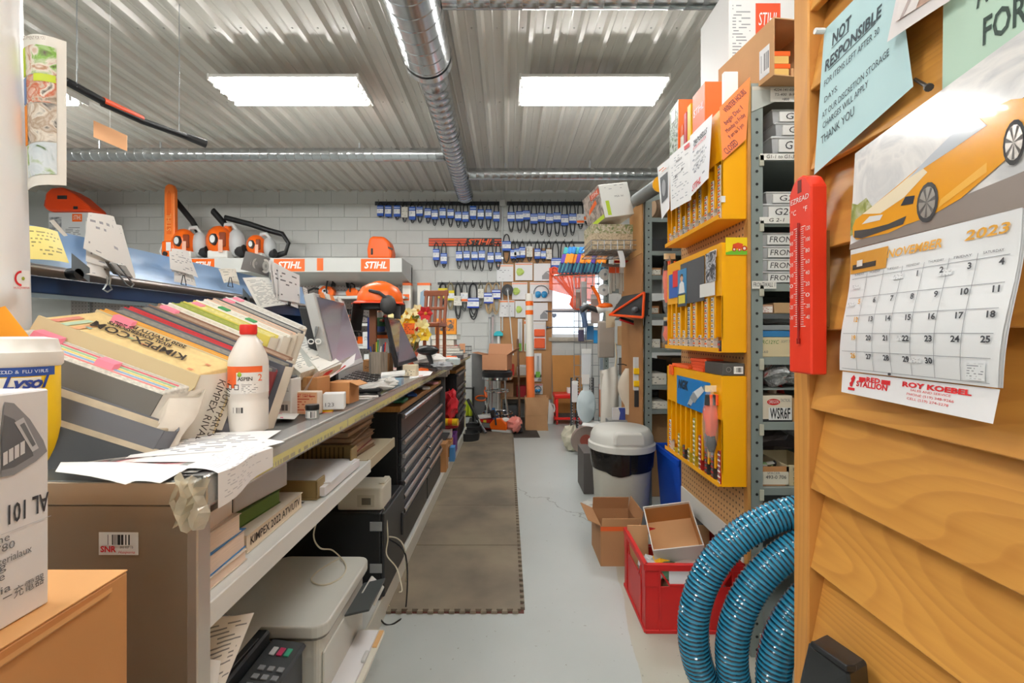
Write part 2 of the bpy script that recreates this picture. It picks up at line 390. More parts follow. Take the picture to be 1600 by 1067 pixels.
for (x,y,l) in ((.70,3.82,'fluorescent tube light hanging right of the big spiral duct'),(-4.3,3.82,'unseen fill tube light added far left past the white post'),(-1.78,.5,'unseen fill tube light added above the camera on the counter side'),(.70,.5,'unseen fill tube light added above the camera on the wood wall side'),(-4.3,.5,'unseen fill tube light added over the near left corner'),(-1.0,-1.8,'unseen fill tube light added nearest the front wall')):  # all but the first are out of view, added as fill light
    c = copy_tree(fx0); c.location = (x,y,ZL); c['label'] = l
# ---------------------------------------------------------------- clapboard partition on the right
WX = .69
boardm = wood_mat('#dca04e','#a96a2c','Y',9); trimm = wood_mat('#d89a4c','#b07234','Z',7,rough=.55)
pw = struct('wall_partition',MB().box(WX+.03,WX+.10,-.4,1.05,0,2.9),M('#7a4f25',.8)); pw['kind'] = 'structure'
edges = [1.25-(y-522)*1.03/F for y in (-220,-98,24,147,270,396,516,637,760,882,1004,1126,1248)]
bmesh_cache = None
for i,z in enumerate(edges):
    if z < -.05: break
    mb = MB().prism([(WX-.012,z),(WX+.006,z),(WX+.034,z+.20),(WX+.028,z+.20)],'y',-.4,1.018)
    part(pw,'plank',mb,boardm,.002)
struct('trim_1',MB().box(WX-.016,WX+.10,1.018,1.07,0,2.9),trimm,pw,.003)
# ================================================================ helpers for things
def UX(px,py,X): Y = X*F/(px-VX); return V((X,Y,HZ-(py-VY)*Y/F))
def UZ(px,py,Z): Y = (HZ-Z)*F/(py-VY); return V(((px-VX)*Y/F,Y,Z))
def leaf(name,label,q,mat,cat='paper',bulge=.006,group=None,nu=4,nv=4,parent=None,curl=0):
    """a sheet of paper hung or laid between four corners (bl, br, tr, tl), slightly bowed"""
    q = [V(p) for p in q]; o = q[0].copy(); n = (q[1]-q[0]).cross(q[3]-q[0]).normalized()
    def fn(u,v): return qp(q,u,v)-o+n*(bulge*sin(pi*u)*sin(pi*(v*.5+.25))+curl*v*v)
    mb = MB().sheet(fn,nu,nv)
    if parent is not None: return part(parent,name,MB().sheet(lambda u,v: fn(u,v)+o,nu,nv),mat,smooth=True)
    return solo(name,label,cat,mb,mat,loc=o,smooth=True,group=group)
def rel(q,o): return [V(p)-V(o) for p in q]
def carton(name,label,cat,px0,px1,py0,py1,Y,depth,mat,rz=0,group=None,strip=None,lab=None,lid=0,bevel=.002):
    """closed box, front face to the camera side, from the pixels its front covers at distance Y"""
    a = U(px0,py1,Y); b = U(px1,py0,Y); w = b.x-a.x; h = b.z-a.z
    t = thing(name,label,cat,(a.x+w/2,Y+depth/2,a.z),(0,0,rz),group)
    part(t,'body',MB().box(-w/2,w/2,-depth/2,depth/2,0,h),mat,bevel)
    if strip: part(t,'packing_tape',MB().box(-w*.08,w*.08,-depth/2-.0007,depth/2,h-.001,h+.0007).box(-w*.08,w*.08,-depth/2-.0007,-depth/2+.001,h*.7,h),strip)
    if lid: part(t,'lid',MB().box(-w/2-.003,w/2+.003,-depth/2-.003,depth/2+.003,h-lid,h+.002),mat,bevel)
    if lab:
        u0,u1,v0,v1,lm = lab
        part(t,'label',MB().quad((-w/2+w*u0,-depth/2-.001,h*v0),(-w/2+w*u1,-depth/2-.001,h*v0),(-w/2+w*u1,-depth/2-.001,h*v1),(-w/2+w*u0,-depth/2-.001,h*v1)),lm)
    t['w'] = w; t['h'] = h; t['d'] = depth
    return t
def front(t): w,h,d = t['w'],t['h'],t['d']; return [(-w/2,-d/2,0),(w/2,-d/2,0),(w/2,-d/2,h),(-w/2,-d/2,h)]
def right_side(t): w,h,d = t['w'],t['h'],t['d']; return [(w/2,-d/2,0),(w/2,d/2,0),(w/2,d/2,h),(w/2,-d/2,h)]
def left_side(t): w,h,d = t['w'],t['h'],t['d']; return [(-w/2,d/2,0),(-w/2,-d/2,0),(-w/2,-d/2,h),(-w/2,d/2,h)]
def open_box(t,w,d,h,mat,th=.004,flaps=(),fl=.1):
    part(t,'bottom_panel',MB().box(-w/2,w/2,-d/2,d/2,0,th),mat)
    part(t,'side_panel',MB().box(-w/2,w/2,-d/2,-d/2+th,th,h),mat); part(t,'side_panel',MB().box(-w/2,w/2,d/2-th,d/2,th,h),mat)
    part(t,'side_panel',MB().box(-w/2,-w/2+th,-d/2+th,d/2-th,th,h),mat); part(t,'side_panel',MB().box(w/2-th,w/2,-d/2+th,d/2-th,th,h),mat)
    for side,ang in flaps:   # side in 'l r f b', ang from upright outwards
        c,s_ = cos(ang)*fl,sin(ang)*fl
        if side in 'lr': g = -1 if side == 'l' else 1; mb = MB().obb((g*w/2,-d/2+.004,h),(g*s_,0,c),(0,d-.008,0),(g*-.004*cos(ang),0,.004*sin(ang)))
        else: g = -1 if side == 'f' else 1; mb = MB().obb((-w/2+.004,g*d/2,h),(0,g*s_,c),(w-.008,0,0),(0,g*-.004*cos(ang),.004*sin(ang)))
        part(t,'flap',mb,mat)
MX_R = R(90)    # faces the aisle from the left row (+X)
MX_L = R(-90)   # faces the aisle from the right row (-X)
# ================================================================ counter on the left
CT0 = V((-.52,.76,0)); CR = -.012
def ctw(x,y,z): return V((CT0.x+x*cos(CR)-y*sin(CR),CT0.y+x*sin(CR)+y*cos(CR),z))
def ctz(px,py,z=1.006): return UZ(px,py,z)
ct = thing('service_counter','long metal service counter with taped measuring-tape edge and shelves below','counter',CT0,(0,0,CR))
endm = M('#b3a590',.36,.55,noise=.10,nscale=2.5); topm = M('#5e615f',.28,.2,noise=.15,nscale=6)
whs = M('#dcdedb',.4)
part(ct,'countertop',MB().box(-.85,-.003,0,4.88,.968,1.004),topm,.003)
part(ct,'front_lip',MB().box(-.003,.006,.02,4.88,.955,1.007),M('#c9cac6',.22,.6),.002)
for i in range(9):
    y0 = .16+i*.525; k_ = 'measuring_tape'
    part(ct,k_,MB().quad((.0072,y0,.958),(.0072,min(y0+.52,4.88),.958),(.0072,min(y0+.52,4.88),.981),(.0072,y0,.981)),bars_mat('#d9cf4a','#8f8a40',90,.05,.45) if i < 3 else bars_mat('#c8c27a','#77745a',60,.05,.45))
part(ct,'clear_tape',MB().box(.008,.0088,.02,4.88,.954,1.0).box(-.05,.0088,.02,4.88,1.0072,1.0078),film)
part(ct,'crumpled_tape',MB().sheet(lambda u,v: V((-.03+.05*u+.006*sin(9*v+5*u),-.012+.012*sin(14*u),.93+.085*v+.006*sin(11*u))),7,6),M('#e9e4cf',.15,.2,alpha=.55))
part(ct,'end_cap',MB().box(-.85,-.004,-.006,-.0005,.966,1.003),endm,.001)
part(ct,'end_panel',MB().box(-.85,-.012,0,.02,.0,.9635),endm,.002)
part(ct,'corner_post',MB().box(-.012,.006,-.004,.03,0,.958),M('#cfc8be',.35,.7),.002)
part(ct,'middle_shelf',MB().box(-.595,-.006,.021,.95,.752,.774).box(-.012,-.002,.03,.95,.732,.778),whs,.002)
sl = MB()
for i in range(38): sl.box(-.085,-.060,.05+i*.0235,.058+i*.0235,.7735,.7745); 
part(ct,'slots',sl,dark,kind='stuff')
part(ct,'base_deck',MB().box(-.85,-.045,.021,4.88,.085,.10),whs).location
part(ct,'kick_plate',MB().box(-.045,-.035,.03,4.88,.0,.102),M('#d6d4c8',.4),.002)
sl = MB()
for i in range(60):
    for c in range(3): sl.box(-.10-c*.018,-.092-c*.018,.3+i*.03,.312+i*.03,.0995,.1005)
part(ct,'slots',sl,dark,kind='stuff')
part(ct,'back_panel',MB().box(-.61,-.60,.03,4.88,.1,.955),holes_mat('#b9b3a2','#3a3833',.0254,.0045,(1,2)))
part(ct,'shelf_bracket',MB().box(-.36,-.34,.93,.95,.66,.75),whs)
part(ct,'support_panel',MB().box(-.11,-.02,2.945,2.97,.48,.90),M('#4c4e50',.5),.002)
part(ct,'support_bracket',MB().box(-.11,.0,2.90,2.965,.905,.955).box(-.02,.004,2.965,3.06,.915,.95),M('#a29c94',.45,.4),.002)
# sticker on the end panel
st = thing('barcode_sticker','white barcode sticker with red letters on the metal counter end','sticker',ctw(-.129,-.001,.9),(pi/2,0,CR))
w,h = .067,.038
part(st,'paper',MB().quad((-w/2,-h/2,0),(w/2,-h/2,0),(w/2,h/2,0),(-w/2,h/2,0)),white)
part(st,'barcode',MB().quad((-.022,-.003,.0006),(.023,-.003,.0006),(.023,.016,.0006),(-.022,.016,.0006)),bars_mat('#efefec','#222222',44,.05,.95))
text(st,'SNR',inkr,.014,loc=(-.017,-.0095,.001),rot=(0,0,0),bold=.0004); text(st,'292 027 15',ink,.005,loc=(.014,-.006,.001),rot=(0,0,0))
text(st,'Husqvarna',inkr,.0065,loc=(.014,-.014,.001),rot=(0,0,0),shear=.3)
# ---------------------------------------------------------------- riser shelf with the light blue price rail
RX = -1.15
rs = thing('riser_shelf','navy riser shelf with light blue price rail above the counter','shelf',(RX,1.0,0))
navy = M('#1f3a63',.4); lblue = M('#8fb0d8',.35,noise=.06,nscale=5)
part(rs,'price_rail',MB().sheet(lambda u,v: V((.03-.05*v-.012*sin(pi*v),-.02+1.62*u,1.418+.10*v)),20,6),lblue,smooth=True)
part(rs,'rail_tube',MB().sheet(lambda u,v: V((.012+.024*sin(pi*v),-.02+1.62*u,1.392+.03*v)),1,8),M('#a89c94',.35,.3),smooth=True)
part(rs,'shelf_board',MB().box(-.42,.0,0,1.6,1.372,1.392),M('#7b8793',.5))
part(rs,'front_band',MB().box(-.002,.012,-.02,1.6,1.35,1.392),navy,.002)
part(rs,'end_support',MB().box(-.36,0,1.28,1.30,1.006,1.35),M('#9a9d9f',.4,.3),.002)
part(rs,'end_support',MB().box(-.36,-.01,.02,.04,1.006,1.35),navy,.002)
part(rs,'end_panel',MB().box(-.20,.08,1.575,1.60,1.006,1.42),navy,.002)
part(rs,'back_board',MB().box(-.42,-.41,1.28,1.6,1.006,1.37),navy)
def on_rail(px,py,d=.035): return UX(px,py,RX+d)
def rail_leaf(label,pts,mat,d=.035,d2=None,**kw):
    q = [on_rail(*p,d) for p in pts[:2]]+[on_rail(*p,d2 if d2 is not None else d) for p in pts[2:]]
    return leaf('paper_note',label,q,mat,**kw)
ypad = print_mat('#f3e48a','#8c8350',9,16,.45)
rail_leaf('yellow handwritten note sheet taped to the blue price rail',[(47,405),(108,411),(90,362),(40,352)],ypad,.06,.0)
slipm = print_mat('#f3f3f1','#9a9ca4',10,12,.35)
binder = thing('clipped_papers','thick sheaf of loose papers held by a binder clip on the rail','papers',(0,0,0))
for i,pts in enumerate(([(136,418),(212,432),(190,352),(133,345)],[(134,408),(212,436),(192,360),(136,340)],[(130,388),(205,428),(178,338),(138,332)],[(133,428),(172,438),(170,400),(140,392)])):
    leaf('paper_sheet','',[on_rail(*p,.05+.004*i) for p in pts[:2]]+[on_rail(*p,.02+.004*i) for p in pts[2:]],print_mat('#f1f1ee','#a3a4ac',7,9,.3),parent=binder)
q = [on_rail(176,428,.075),on_rail(202,434,.075),on_rail(192,414,.065),on_rail(163,408,.065)]
mb = MB(); mb.obb(q[0],q[1]-q[0],q[3]-q[0],(.012,0,0)); part(binder,'clip_body',mb,M('#4d4741',.4,.4),.001)
def wire(pts,r=.0022): return MB().tube(pts,r,6)
part(binder,'clip_handle',wire([on_rail(*p,.09) for p in ((172,411),(197,444),(205,449),(209,444),(205,440),(184,413))]),steel)
part(binder,'clip_handle',wire([on_rail(*p,.07) for p in ((168,432),(167,444),(161,452),(168,456),(175,452),(171,444),(173,432))]),steel)
rail_leaf('curled strip of white tape standing off the blue rail',[(106,368),(100,369),(77,345),(84,343)],white,.03,.02)
def clipped(label,sheets,clip,extra=None):
    t = thing('clipped_slips',label,'papers',(0,0,0))
    for i,pts in enumerate(sheets):
        leaf('slip','',[on_rail(*p,.045+.004*i) for p in pts[:2]]+[on_rail(*p,.03+.004*i) for p in pts[2:]],slipm if not extra else extra,parent=t)
    x,y = clip
    part(t,'clip',wire([on_rail(a+x,b+y,.065) for a,b in ((-4,0),(-1,-14),(1,-14),(4,2),(-4,0))],.0016),dark)
    return t
clipped('white receipts clipped at the middle of the blue rail',[[(268,424),(297,430),(294,392),(268,388)],[(272,440),(307,448),(300,420),(272,414)],[(266,420),(310,434),(296,398),(264,392)]],(287,444))
clipped('small cream tags clipped right of the receipts on the rail',[[(352,440),(375,446),(368,420),(341,420)],[(350,442),(374,440),(366,422),(345,428)]],(360,447),print_mat('#ece8dc','#a9a79e',6,7,.4))
# black rail knobs
for (x,y,l) in ((116,428,'black clamp with grey flap left of the clipped sheaf'),(379,469,'black clamp knob at the right end of the rail tube')):
    p = on_rail(x,y,.05); t = thing('rail_clamp',l,'clamp',p)
    part(t,'knob',MB().lathe([(.0,-.012),(.014,-.012),(.016,0),(.014,.012),(0,.012)],14).xf(MX.Rotation(R(90),4,'Y')),black,smooth=True)
    part(t,'flap',MB().sheet(lambda u,v: V((.012,-.02+.05*u,.01+.04*(1-v)+.01*sin(3*v)-.03*u)),4,4),M('#6d7880',.4),smooth=True)
    part(t,'screw',MB().cyl((-.02,0,0),(.0,0,0),.006),steel)
# cards and brochures over the right end of the rail
lamp = thing('product_card','dark card picturing two round grey rollers on the rail','card',(0,0,0))
q = [on_rail(376,421,.05),on_rail(420,433,.05),on_rail(422,404,.02),on_rail(384,392,.02)]
leaf('card','',q,M('#565350',.5),parent=lamp)
for u,v in ((.42,.48),(.8,.5)):
    qpoly(lamp,q,circ(u,v,.19,.38),M('#d8d4cc',.4),.004); qpoly(lamp,q,circ(u,v,.13,.27),M('#a9a69e',.4),.005); qpoly(lamp,q,circ(u,v,.05,.1),M('#77746f',.4),.006)
bro = print_mat('#f0f0ea','#8f9292',26,14,.6)
rail_leaf('open price list booklet hanging off the rail end',[(404,482),(447,476),(420,434),(379,434)],bro,.10,.05,bulge=.012)
t = thing('page_bundle','bundle of white pages with small drawings clipped to rail end','papers',(0,0,0))
for i,pts in enumerate(([(428,468),(462,478),(455,425),(420,406)],[(432,470),(466,482),(462,430),(424,409)],[(436,468),(469,474),(468,430),(434,416)])):
    leaf('page','',[on_rail(*p,.09+.006*i) for p in pts[:2]]+[on_rail(*p,.075+.006*i) for p in pts[2:]],print_mat('#f3f3f3','#66666a',9,7,.35),parent=t)
part(t,'clip',MB().obb(on_rail(449,476,.112),(0,.02,-.004),(0,.004,.016),(.006,0,0)),dark)
rail_leaf('narrow white leaflet hanging beside the near monitor',[(479,487),(487,492),(480,452),(473,448)],print_mat('#eeeeea','#888888',14,5,.5),.12)
# small boxes on the riser shelf
for i,(x0,x1,l) in enumerate(((196,213,'leftmost of three small boxes on the riser shelf'),(216,235,'middle of three small boxes on the riser shelf'),(237,246,'rightmost of three small boxes on the riser shelf'))):
    a = UX(x0,402+i*3,RX-.03); b = UX(x1,402+i*3,RX-.03); ht = .062
    t = thing('small_box',l,'box',(RX-.03,(a.y+b.y)/2,1.4405),(0,0,MX_R),'small boxes on the riser shelf'); wd = (b.y-a.y)*.98
    part(t,'body',MB().box(-wd/2,wd/2,0,.07,0,ht),M('#e8e6de',.6),.002)
    part(t,'label',MB().quad((-wd*.4,-.001,.008),(wd*.4,-.001,.008),(wd*.4,-.001,.054),(-wd*.4,-.001,.054)),M('#3d2a25',.6))
    part(t,'print',MB().quad((-wd*.34,-.0016,.012),(wd*.34,-.0016,.012),(wd*.34,-.0016,.034),(-wd*.34,-.0016,.034)),print_mat('#ece8e2','#b5533c',4,6,.7))
t = thing('box_tray','flat grey carton lying under the small boxes on the riser shelf','box',(RX-.08,1.55,1.3925))
part(t,'body',MB().box(-.10,.06,-.2,.30,0,.047),M('#cdc6ba',.6),.002)
# ---------------------------------------------------------------- catalogues in the sloping rack
A1 = V((.40,.90,.17)).normalized(); B1 = V((.28,.10,-.139)); C1 = V((-.02,-.08,-.165)); L0 = V((-1.0,.97,1.288))
def catalogue(label,s0,t,cover,pages,fb=1.0,fc=1.0,dz=0,spine=None,off=(0,0,0),bind=.003,name='catalogue',tabs=(),d=0):
    o = L0+A1*s0+V(off)+V((0,0,dz)); a = A1*t; b = B1*fb; c = C1*fc
    c = c+V((0,-.05*d,0))
    bk = thing(name,label,'catalogue',o,(0,0,0),'catalogues in the sloping rack')
    n = a.normalized()*bind
    part(bk,'page_block',MB().obb(n+b*.02,a-2*n,b*.93,c*.97),pages,.0015)
    part(bk,'cover',MB().obb(-c*.012,n,b*.97,c*1.02),cover); part(bk,'cover',MB().obb(a-n-c*.012,n,b*.97,c*1.02),cover)
    sp = MB(); bu = b.normalized()
    sp.sheet(lambda u,v: a*u+b*.96+bu*.016*sin(pi*u)+c*(v*1.02-.012),8,3)
    part(bk,'spine',sp,spine or cover,smooth=True)
    for (u,w_,col) in tabs:
        part(bk,'tab',MB().obb(n+a*.2+b*u-c*.04,a*.45,b*w_,c*.04),col)
    return bk,o,a,b,c
pagesb = M('#e6cf9b',.7,noise=.12,nscale=120,stretch=(1,1,1)); pagew = M('#e6e2d6',.7,noise=.2,nscale=90); pageg = M('#c9c5ba',.7,noise=.25,nscale=120)
pink = M('#f08aa0',.6)
kx,o,a,b,c = catalogue('thick beige parts catalogue with big black letters on its page edge',0,.105,M('#cdbb92',.6),M('#e8cd92',.7,noise=.1,nscale=70),1.02,1.0,spine=M('#d9d3c6',.6))
q = [V((0,0,0)),b*.96,b*.96+a,a]; q = [p-c*.0 for p in (a*0,b*.95,b*.95+a,a)]
q = [p+V((0,0,.0)) for p in q]
# the page edge reads upside down from here, as in a book stood on its head
qr = [q[2],q[3],q[0],q[1]]
qtext(kx,qr,'KIMPEX.COM',.34,.18,.20,M('#2b2420',.7),w=.62,off=.002) if False else None
def kframe(u,v):
    ex = -b.normalized(); ez = a.cross(b).normalized(); ez = ez if ez.z > 0 else -ez; ey = ez.cross(ex)
    if True: pass
    p = qp(q,1-u,v)+ez*.003-c*.012
    return MX(((ex.x,ey.x,ez.x,p.x),(ex.y,ey.y,ez.y,p.y),(ex.z,ey.z,ez.z,p.z),(0,0,0,1)))
def ktext(s,u,v,hf,w): 
    m = kframe(u,v); text(kx,s,M('#33281f',.7),a.length*hf*1.35,mx=m,w=b.length*w,bold=.0006)
ktext('KIMPEX.COM',.52,.42,.21,.58); ktext('RIVAL POWERSPORTS',.60,.66,.11,.40); ktext('2020 ATV/UTV PARTS',.58,.83,.11,.46)
for i,(u0,col) in enumerate(((.06,'#d98c7a'),(.12,'#b6cdb2'),(.18,'#d9a57a'))):
    qpoly(kx,q,[(u0,.02),(u0+.04,.02),(u0+.035,.5),(u0,.5)],M(col,.7),.002)
for u0,v0,col in ((.5,.35,'#cf8f63'),(.4,.4,'#a9bf9c'),(.2,.2,'#8fb3ad'),(.9,.1,'#d98c6a'),(.9,.5,'#d98c6a')):
    qpoly(kx,q,[(u0,v0),(u0+.035,v0),(u0+.035,v0+.06),(u0,v0+.06)],M(col,.7),.002)
sq = [b*.995+c*1.0,b*.995+c*1.0+a,b*.995+a,b*.995]
for s_,u in (('KIMPEX RIVAL',.42),('ATV/UTV PARTS',.68)):
    mt = quadframe([sq[3],sq[0],sq[1],sq[2]],.5,u,.017); text(kx,s_,M('#33281f',.7),a.length*.24,mx=mt,w=c.length*.8)
part(kx,'tab',MB().obb(b*.16+a*.75-c*.1,a*.1,b*.12,c*.1),pink)
cp,o2,a2,b2,c2 = catalogue('worn catalogue of coloured pages with a crumpled white spine',-.082,.076,M('#5c5954',.6),M('#d9d6cc',.7,noise=.3,nscale=150),1.02,.80,dz=-.022,spine=M('#dcd6ca',.6,noise=.15),d=.5)
for i,col in enumerate(('#e48e8e','#8fb2d6','#e9d27e','#9cc79a','#d86f78','#c4bfb2')):
    part(cp,'coloured_pages',MB().obb(a2*(.28+.1*i)-c2*.012+b2*.1,a2*.035,b2*.82,c2*.05),M(col,.7))
part(cp,'tab',MB().obb(a2*.5+b2*.1-c2*.10,a2*.2,b2*.13,c2*.1),pink); part(cp,'tab',MB().obb(a2*.3+b2*.5-c2*.1,a2*.2,b2*.1,c2*.1),pink)
cr = MB()
rnd = random.Random(3)
for k_ in range(5):
    ph = k_*1.3
    cr.sheet(lambda u,v: a2*(u*1.0)+b2*(1.0+.035*sin(pi*u)*k_/2+.012*sin(9*v+ph))+c2*(v*1.02)+V((.006*k_,-.004*k_,0)),6,8)
part(cp,'crumpled_spine',cr,M('#e4ddd0',.65,noise=.1),smooth=True)
# binders under them
for i,(l,off,t_,col,fb,fc) in enumerate((('black ring binder leaning lowest in the sloping rack',(.02,-.155,-.15),.03,'#2c3034',1.15,.72),('grey binder with a wooden edge leaning in the rack',(.0,-.125,-.10),.032,'#54555a',1.05,.8))):
    bk,*_ = catalogue(l,0,t_,M(col,.45),M('#b9ab93',.7,noise=.2),fb,fc*.6,off=off,name='ring_binder',d=.4)
rows = [(.108,.014,'#e3a03a','#d9b56a',1.0,.9,'orange edged thin catalogue beside the thick beige one'),
        (.124,.030,'#5b5a60','#8a8880',1.18,1.0,'dark grey binder with red and black spine behind the beige catalogue'),
        (.158,.016,'#c0222a','#b3343a',.84,.8,'thin red folder between the dark binders'),
        (.178,.030,'#3b3f4a','#7b766c',1.18,1.0,'black catalogue just right of the red folder'),
        (.212,.026,'#7e5b45','#a98f7a',1.1,1.0,'brown photo covered catalogue in the middle of the rack'),
        (.242,.022,'#e2ded4','#d8d2c2',1.1,.95,'white catalogue left of the olive one'),
        (.268,.026,'#8c9a35','#9aa04c',.9,.7,'olive green catalogue in the sloping rack'),
        (.298,.030,'#cdbf52','#d8cf86',1.08,.8,'yellow edged catalogue right of the olive one'),
        (.332,.026,'#e9e7de','#dcd9cc',1.12,1.0,'white catalogue with green tabs right of the yellow one'),
        (.362,.022,'#d9b9a0','#c7b3a2',1.1,1.0,'pinkish catalogue behind the white tabbed one'),
        (.388,.026,'#3c3d40','#9b9992',1.1,1.0,'dark catalogue with a pink tab near the bottle'),
        (.418,.03,'#d7d7d2','#c9c7bf',1.0,1.0,'pale grey catalogue at the far end of the sloping row')]
for i,(s0,t_,cc,pc,fb,fc,l) in enumerate(rows):
    tb_ = ()
    if i in (4,7,10,11): tb_ = ((.05,.1,pink),)
    if i in (8,): tb_ = ((.2,.1,M('#3f8f55',.6)),(.5,.1,M('#3f8f55',.6)))
    if s0 > .235: fb *= .68; fc *= .55
    catalogue(l,s0,t_,M(cc,.5),M(pc,.7,noise=.2,nscale=110),fb,fc,tabs=tb_,spine=M('#7a2c30',.5) if i == 1 else M('#cdc4b4',.6))
# standing manuals behind the bottle and the open catalogue on top
for i,(x0,x1,yt,yb,Y,col,l) in enumerate(((405,418,556,618,1.50,'#b7a98a','tan bound manual standing behind the white carton'),(419,426,553,618,1.51,'#c8bc63','yellowish thin manual standing behind the white carton'),(427,449,556,618,1.50,'#c5bba6','beige thick manual standing behind the brown carton'),(450,461,560,618,1.50,'#d8d2c2','cream manual standing right of the thick beige one'),(462,468,565,618,1.50,'#b9bcbc','grey thin manual standing at the right of the manuals'))):
    a_ = U(x0,yb,Y); b_ = U(x1,yt,Y); w = b_.x-a_.x
    t = thing('manual',l,'book',(a_.x,Y,1.005),(R(-8),0,0),'manuals standing behind the cartons'); h_ = b_.z-1.005
    part(t,'cover',MB().box(0,w*.12,0,.15,0,h_).box(w*.88,w,0,.15,0,h_).box(w*.12,w*.88,0,.004,0,h_),M(col,.6),.001); part(t,'page_block',MB().box(w*.13,w*.87,.006,.147,.003,h_-.004),pagew)
def open_cat(label,pts,Ys,mat,th,cat='catalogue',name='catalogue'):
    q = [U(p[0],p[1],y) for p,y in zip(pts,Ys)]; o = q[0].copy(); q = rel(q,o)
    n = (q[1]-q[0]).cross(q[3]-q[0]).normalized()
    t = thing(name,label,cat,o,group='catalogues in the sloping rack')
    mb = MB(); mb.add([*q,*[p-n*th for p in q]],[(0,1,2,3),(7,6,5,4),(0,4,5,1),(1,5,6,2),(2,6,7,3),(3,7,4,0)])
    part(t,'page_block',mb,pagew); qrect(t,q,.0,1,0,1,mat,.001,'page')
    return t,q
t,q = open_cat('open white catalogue with grey tables lying on the rack',[(470,583),(497,574),(443,507),(403,527)],(1.42,1.55,1.75,1.55),print_mat('#eceae2','#9aa09c',30,8,.75),.03)
qrect(t,q,.55,.95,.05,.7,M('#b9bfb9',.6),.002); qrect(t,q,.08,.5,.7,.95,print_mat('#e9e8e4','#444444',6,8,.6),.002)
t,q = open_cat('white catalogue with coloured swatches and a red printed spine',[(500,582),(535,568),(455,510),(440,512)],(1.50,1.66,1.85,1.75),print_mat('#f1f0ea','#b9b9b4',20,6,.4),.03)
for u,v,col in ((.35,.8,'#e77b2a'),(.5,.65,'#2aa4c0'),(.3,.9,'#577a3d'),(.55,.75,'#e77b2a')): qpoly(t,q,[(u,v),(u+.2,v),(u+.2,v+.06),(u,v+.06)],M(col,.6),.002)
sq = [U(468,620,1.42)-V(t.location),U(553,567,1.75)-V(t.location),U(556,552,1.80)-V(t.location),U(492,583,1.46)-V(t.location)]
part(t,'spine',MB().quad(*sq),M('#e9e7ea',.4),label='glossy white spine with red print')
qpoly(t,sq,[(.2,.0),(.45,.5),(.55,.85),(.35,.8),(.1,.3)],M('#d8322a',.4),.002); qpoly(t,sq,[(.55,.1),(.8,.25),(.75,.4)],M('#d8322a',.4),.002)
t,q = open_cat('red folder under the open catalogue on the rack',[(400,528),(424,512),(420,505),(400,516)],(1.62,1.72,1.78,1.7),M('#c4343a',.5),.006)
# ================================================================ left foreground
# white steel column and what hangs on it
pc = struct('trim_2',MB().xf(MX.Identity(4)),white) if False else None
column = thing('column','',''); del column['label']; del column['category']; column['kind'] = 'structure'
column.location = (-1.10,.955,0)
colm = M('#eceded',.35)
part(column,'shaft',MB().tube([(-.045,0,3.44),(-.005,0,1.95),(.022,0,1.006)],.062,28),colm,smooth=True)
part(column,'base_plate',MB().box(-.07,.10,-.09,.09,1.0045,1.016),colm,.002)
cst = thing('column_sticker','small red and white round logo sticker on the white column','sticker',(0,0,0))
q = [U(20,451,.912),U(46,451,.945),U(46,423,.945),U(20,421,.912)]
qrect(cst,q,0,1,0,1,M('#f3f3f3',.5),0,'paper')
rp = [(.5+.42*cos(g),.55+.42*sin(g)) for g in [R(a_) for a_ in range(90,271,15)]]+[(.5+.3*cos(g),.55+.3*sin(g)) for g in [R(a_) for a_ in range(270,89,-15)]]
qpoly(cst,q,rp,inkr,.0006); qpoly(cst,q,circ(.6,.55,.1,.1),M('#a4b03a',.5),.0006)
qtext(cst,q,'HUSQVARNA',.5,.04,.12,inkr,w=.95)
# leaflet curling off the column
lf = thing('leaflet','tall curled photo leaflet taped to the white column','leaflet',(0,0,0))
def lff(u,v):
    p = qp([U(43,298,.982),U(104,290,.985),U(104,65,.985),U(36,60,.975)],u,v); n = V((.2,-1,0)); return p+n*(.02*sin(pi*u))
def lfq(u0,u1,v0,v1,mat,off=.001,n=6):
    part(lf,'photo',MB().sheet(lambda u,v: lff(u0+(u1-u0)*u,v0+(v1-v0)*v)+V((.2,-1,0))*off,n,1),mat,smooth=True)
part(lf,'page',MB().sheet(lff,10,2),M('#e9e6de',.5),smooth=True)
lfq(.1,.85,.74,.93,blotch_mat(['#3d4a2a','#b98a6a','#e6ddd2','#7fae46','#453428'],26)); lfq(.1,.85,.55,.735,blotch_mat(['#7a6a5a','#cbb9a6','#c0582f','#e5ddd0','#5a5046'],30))
lfq(.1,.85,.29,.545,blotch_mat(['#2d2d30','#c9bdb0','#a8917a','#e0d8cc','#3d3a38'],26)); lfq(.1,.85,.07,.285,blotch_mat(['#5a7a35','#8fae5a','#d6dde2','#c5d0d6','#4c6a2c'],22))
lfq(.0,.12,.74,.93,M('#b6cc2c',.5),.0014); lfq(.0,.13,.56,.73,M('#6f86b0',.5),.0014); lfq(.0,.14,.29,.55,M('#f2942a',.5),.0014); lfq(.4,.84,.69,.74,M('#c4d43a',.5),.0014)
text(lf,'EQUIPMENT FOR YOU',M('#8a7468',.6),.011,mx=MX.Translation(lff(.45,.965)+V((0,-.004,0))) @ MX.Rotation(pi/2,4,'X'),w=.05)
leaf('note_card','orange card with handwriting leaning on the white column',[U(-30,545,.89),U(53,535,.89),U(8,478,.89),U(-30,490,.89)],M('#f29a1e',.6),'card',.003)
